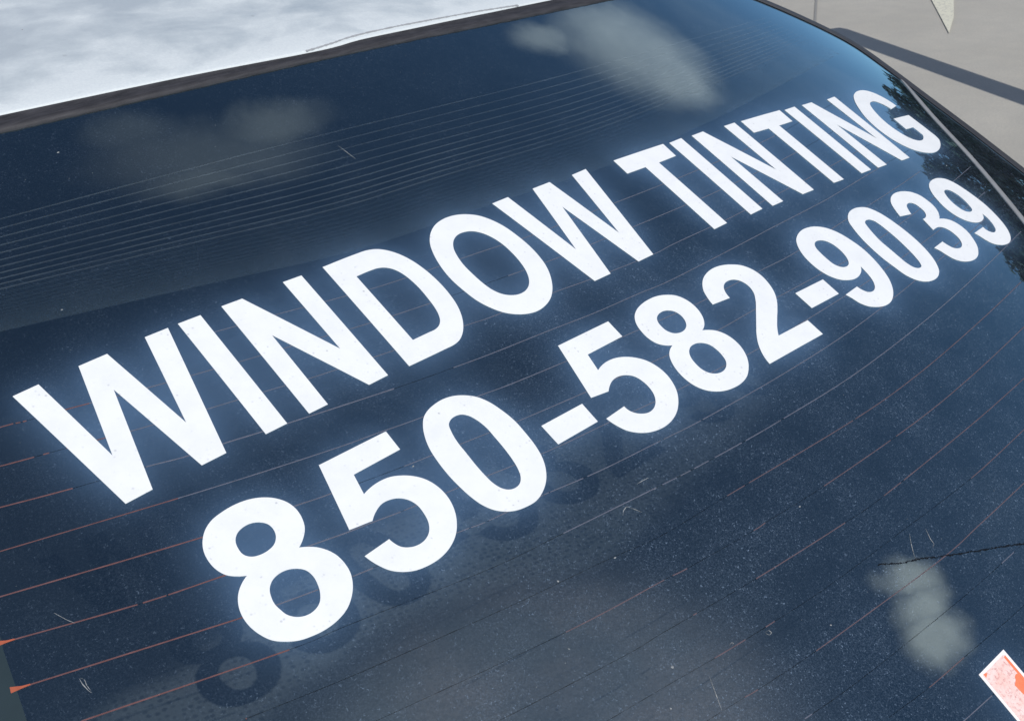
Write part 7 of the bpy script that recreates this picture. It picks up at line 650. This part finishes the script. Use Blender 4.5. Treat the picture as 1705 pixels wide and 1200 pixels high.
# inside: dark lining hung from the rim of the opening, parcel shelf with its cloth
rim = []
for v in np.linspace(VB + .05, VT - .02, 30): rim.append(G3(uR(v) - .02, v, -.006))
c_ = rim[-1]
for y in (.3, .8, 1.5): rim.append(Vector((c_.x - .02, c_.y + y, c_.z + .20 * y - .055 * y * y - .02)))
d_ = G3(UL, VT - .02, -.006)
for y in (1.5, .8, .3): rim.append(Vector((d_.x, d_.y + y, d_.z + .20 * y - .055 * y * y - .02)))
for v in np.linspace(VT - .02, VB + .05, 20): rim.append(G3(UL + .02, v, -.006))
for u in np.linspace(UL + .2, uR(VB) - .2, 14): rim.append(G3(u, VB + .05, -.006))
n = len(rim); ZB = .50
V = rim + [Vector((p.x, p.y, ZB)) for p in rim]
F = [((i + 1) % n, i, n + i, n + (i + 1) % n) for i in range(n)] + [tuple(n + i for i in range(n))]
inner(mesh('cabin_lining', V, F, m_lining, car))
gx0, gx1, gy0, gy1, gh = -.13, 1.03, -.38, .75, .0075
gnx, gny = int((gx1 - gx0) / gh) + 1, int((gy1 - gy0) / gh) + 1
def polymask(poly, k, s_):
    A = np.zeros((gny, gnx)); X = gx0 + np.arange(gnx) * gh
    for j in range(gny):
        y = gy0 + j * gh; xs = []
        for i in range(len(poly)):
            (a, b), (c, d_) = poly[i], poly[(i + 1) % len(poly)]
            if (b > y) != (d_ > y): xs.append(a + (y - b) / (d_ - b) * (c - a))
        xs.sort()
        for i in range(0, len(xs) - 1, 2): A[j, (X >= xs[i]) & (X < xs[i + 1])] = 1
    r = int(3 * s_ / gh) + 1; kk = np.exp(-.5 * (np.arange(-r, r + 1) * gh / s_) ** 2); kk /= kk.sum()
    A = np.apply_along_axis(lambda x: np.convolve(x, kk, 'same'), 0, A)
    return np.apply_along_axis(lambda x: np.convolve(x, kk, 'same'), 1, A)
CLM = polymask(FABRIC, 1, .010); FEM = polymask(SMOOTH, 1, .030)
CLM *= np.clip(1.1 - ((gx0 + np.arange(gnx) * gh) - .18) / .62, .40, 1)[None, :]
V = [(gx0 + i * gh, gy0 + j * gh, .86) for j in range(gny) for i in range(gnx)]
keep = lambda x, y: True
F = [(j * gnx + i, j * gnx + i + 1, (j + 1) * gnx + i + 1, (j + 1) * gnx + i) for j in range(gny - 1) for i in range(gnx - 1)]
shelf = inner(mesh('parcel_shelf', V, F, m_shelf, car))
for nm, A in (('cloth', CLM), ('felt', FEM)):
    at_ = shelf.data.attributes.new(nm, 'FLOAT', 'POINT'); at_.data.foreach_set('value', A.ravel().tolist())

# ------------------------------------------------------------------ trees that the right end of the window mirrors
def tree(az, dist, top, rad, crown_lo, label, n=11000, seed=1):
    rnd = random.Random(seed)
    bx, by = 1.15 + dist * math.sin(math.radians(az)), .05 + dist * math.cos(math.radians(az))
    root = empty('broadleaf_tree', (bx, by, 0)); tag(root, label, 'tree', 'trees beyond the car park')
    V, F = [], []
    def limb(p, q, r0, r1, k=6):
        b = len(V); d_ = (q - p).normalized(); s_ = d_.orthogonal().normalized(); t_ = d_.cross(s_)
        for (c_, r_) in ((p, r0), (q, r1)):
            for i in range(k):
                a = i * 6.2832 / k; V.append(c_ + s_ * (math.cos(a) * r_) + t_ * (math.sin(a) * r_))
        for i in range(k): F.append((b + i, b + (i + 1) % k, b + k + (i + 1) % k, b + k + i))
    fork = Vector((0, 0, crown_lo + .6)); limb(Vector((0, 0, -.1)), fork, .22, .15)
    cl = []
    for i in range(16):
        a = rnd.uniform(0, 6.28); rr = rad * rnd.uniform(.1, .72); zz = crown_lo + (top - crown_lo) * rnd.uniform(.18, .82)
        c_ = Vector((rr * math.cos(a), rr * math.sin(a), zz)); cl.append((c_, rad * rnd.uniform(.36, .52))); limb(fork, c_, .09, .02, 5)
    cl.append((Vector((0, 0, top - rad * .36)), rad * .38))
    mesh('trunk', V, F, m_bark, root)
    V, F, TN = [], [], []
    for _ in range(n):
        c_, r_ = rnd.choice(cl); d_ = Vector((rnd.gauss(0, 1), rnd.gauss(0, 1), rnd.gauss(0, 1))).normalized()
        p = c_ + Vector((d_.x, d_.y, d_.z * .8)) * r_ * (rnd.random() ** .4)
        s_ = rnd.uniform(.10, .22); a = Vector((rnd.gauss(0, 1), rnd.gauss(0, 1), rnd.gauss(0, 1))).normalized(); b_ = a.orthogonal().normalized()
        i = len(V); V += [p - a * s_, p + b_ * s_ * .6, p + a * s_, p - b_ * s_ * .6]; F.append((i, i + 1, i + 2, i + 3)); tn = rnd.random(); TN += [tn] * 4
    o_ = mesh('crown', V, F, m_leaf, root); at_ = o_.data.attributes.new('tone', 'FLOAT', 'POINT'); at_.data.foreach_set('value', TN)
for i, (az, dist, top, rad, lo, lb) in enumerate([
    (75.5, 30, 6.6, 2.6, 1.5, 'small broadleaf tree at the left end of the tree row mirrored in the window'),
    (79, 27, 9.3, 2.4, 1.2, 'slim broadleaf tree second from the left in the mirrored row'),
    (84.0, 26, 10.2, 2.7, 1.2, 'tallest broadleaf tree in the middle of the mirrored row'),
    (90.5, 26, 10.2, 2.9, 1.2, 'wide broadleaf tree fourth from the left in the mirrored row'),
    (97, 26, 9.0, 2.8, 1.2, 'broadleaf tree fifth from the left in the mirrored row'),
    (104, 27, 8.0, 2.9, 1.0, 'broadleaf tree sixth from the left in the mirrored row'),
    (70, 34, 4.6, 2.9, .8, 'low round tree at the far end of the mirrored row')]):
    tree(az, dist, top, rad, lo, lb, seed=i + 3)

# ------------------------------------------------------------------ unseen barrier, added so its level arm throws the dark band on the concrete
H = 1.15
hv = Vector((-math.sin(SUN_AZ), -math.cos(SUN_AZ), 0)) * (H / math.tan(SUN_EL))
tipS = Vector((TIP[0], TIP[1], 0)); dirS = Vector((TAIL[0] - TIP[0], TAIL[1] - TIP[1], 0)).normalized()
tip = tipS - hv; L = 4.2
bar = empty('added_shadow_barrier', tuple(tip + dirS * L)); tag(bar, 'added out-of-view steel barrier arm that shadows the concrete', 'barrier')
def box(name, c, ax, hx, hy, hz, m_, parent):
    ay = Vector((-ax.y, ax.x, 0)); V = []
    for sx, sy, sz in ((-1, -1, -1), (1, -1, -1), (1, 1, -1), (-1, 1, -1), (-1, -1, 1), (1, -1, 1), (1, 1, 1), (-1, 1, 1)):
        V.append(c + ax * hx * sx + ay * hy * sy + Vector((0, 0, hz * sz)))
    o_ = mesh(name, V, [(0, 3, 2, 1), (4, 5, 6, 7), (0, 1, 5, 4), (1, 2, 6, 5), (2, 3, 7, 6), (3, 0, 4, 7)], m_, parent)
    bv = o_.modifiers.new('bevel', 'BEVEL'); bv.width = .008; bv.segments = 2; return o_
box('added_barrier_arm', Vector((0, 0, H)) - dirS * (L / 2), dirS, L / 2, .072, .035, m_steel, bar)
box('added_barrier_cabinet', Vector((0, 0, .46)) + dirS * .25, dirS, .18, .17, .46, m_steel, bar)
box('added_barrier_pivot', Vector((0, 0, H - .13)) + dirS * .12, dirS, .12, .06, .20, m_steel, bar)
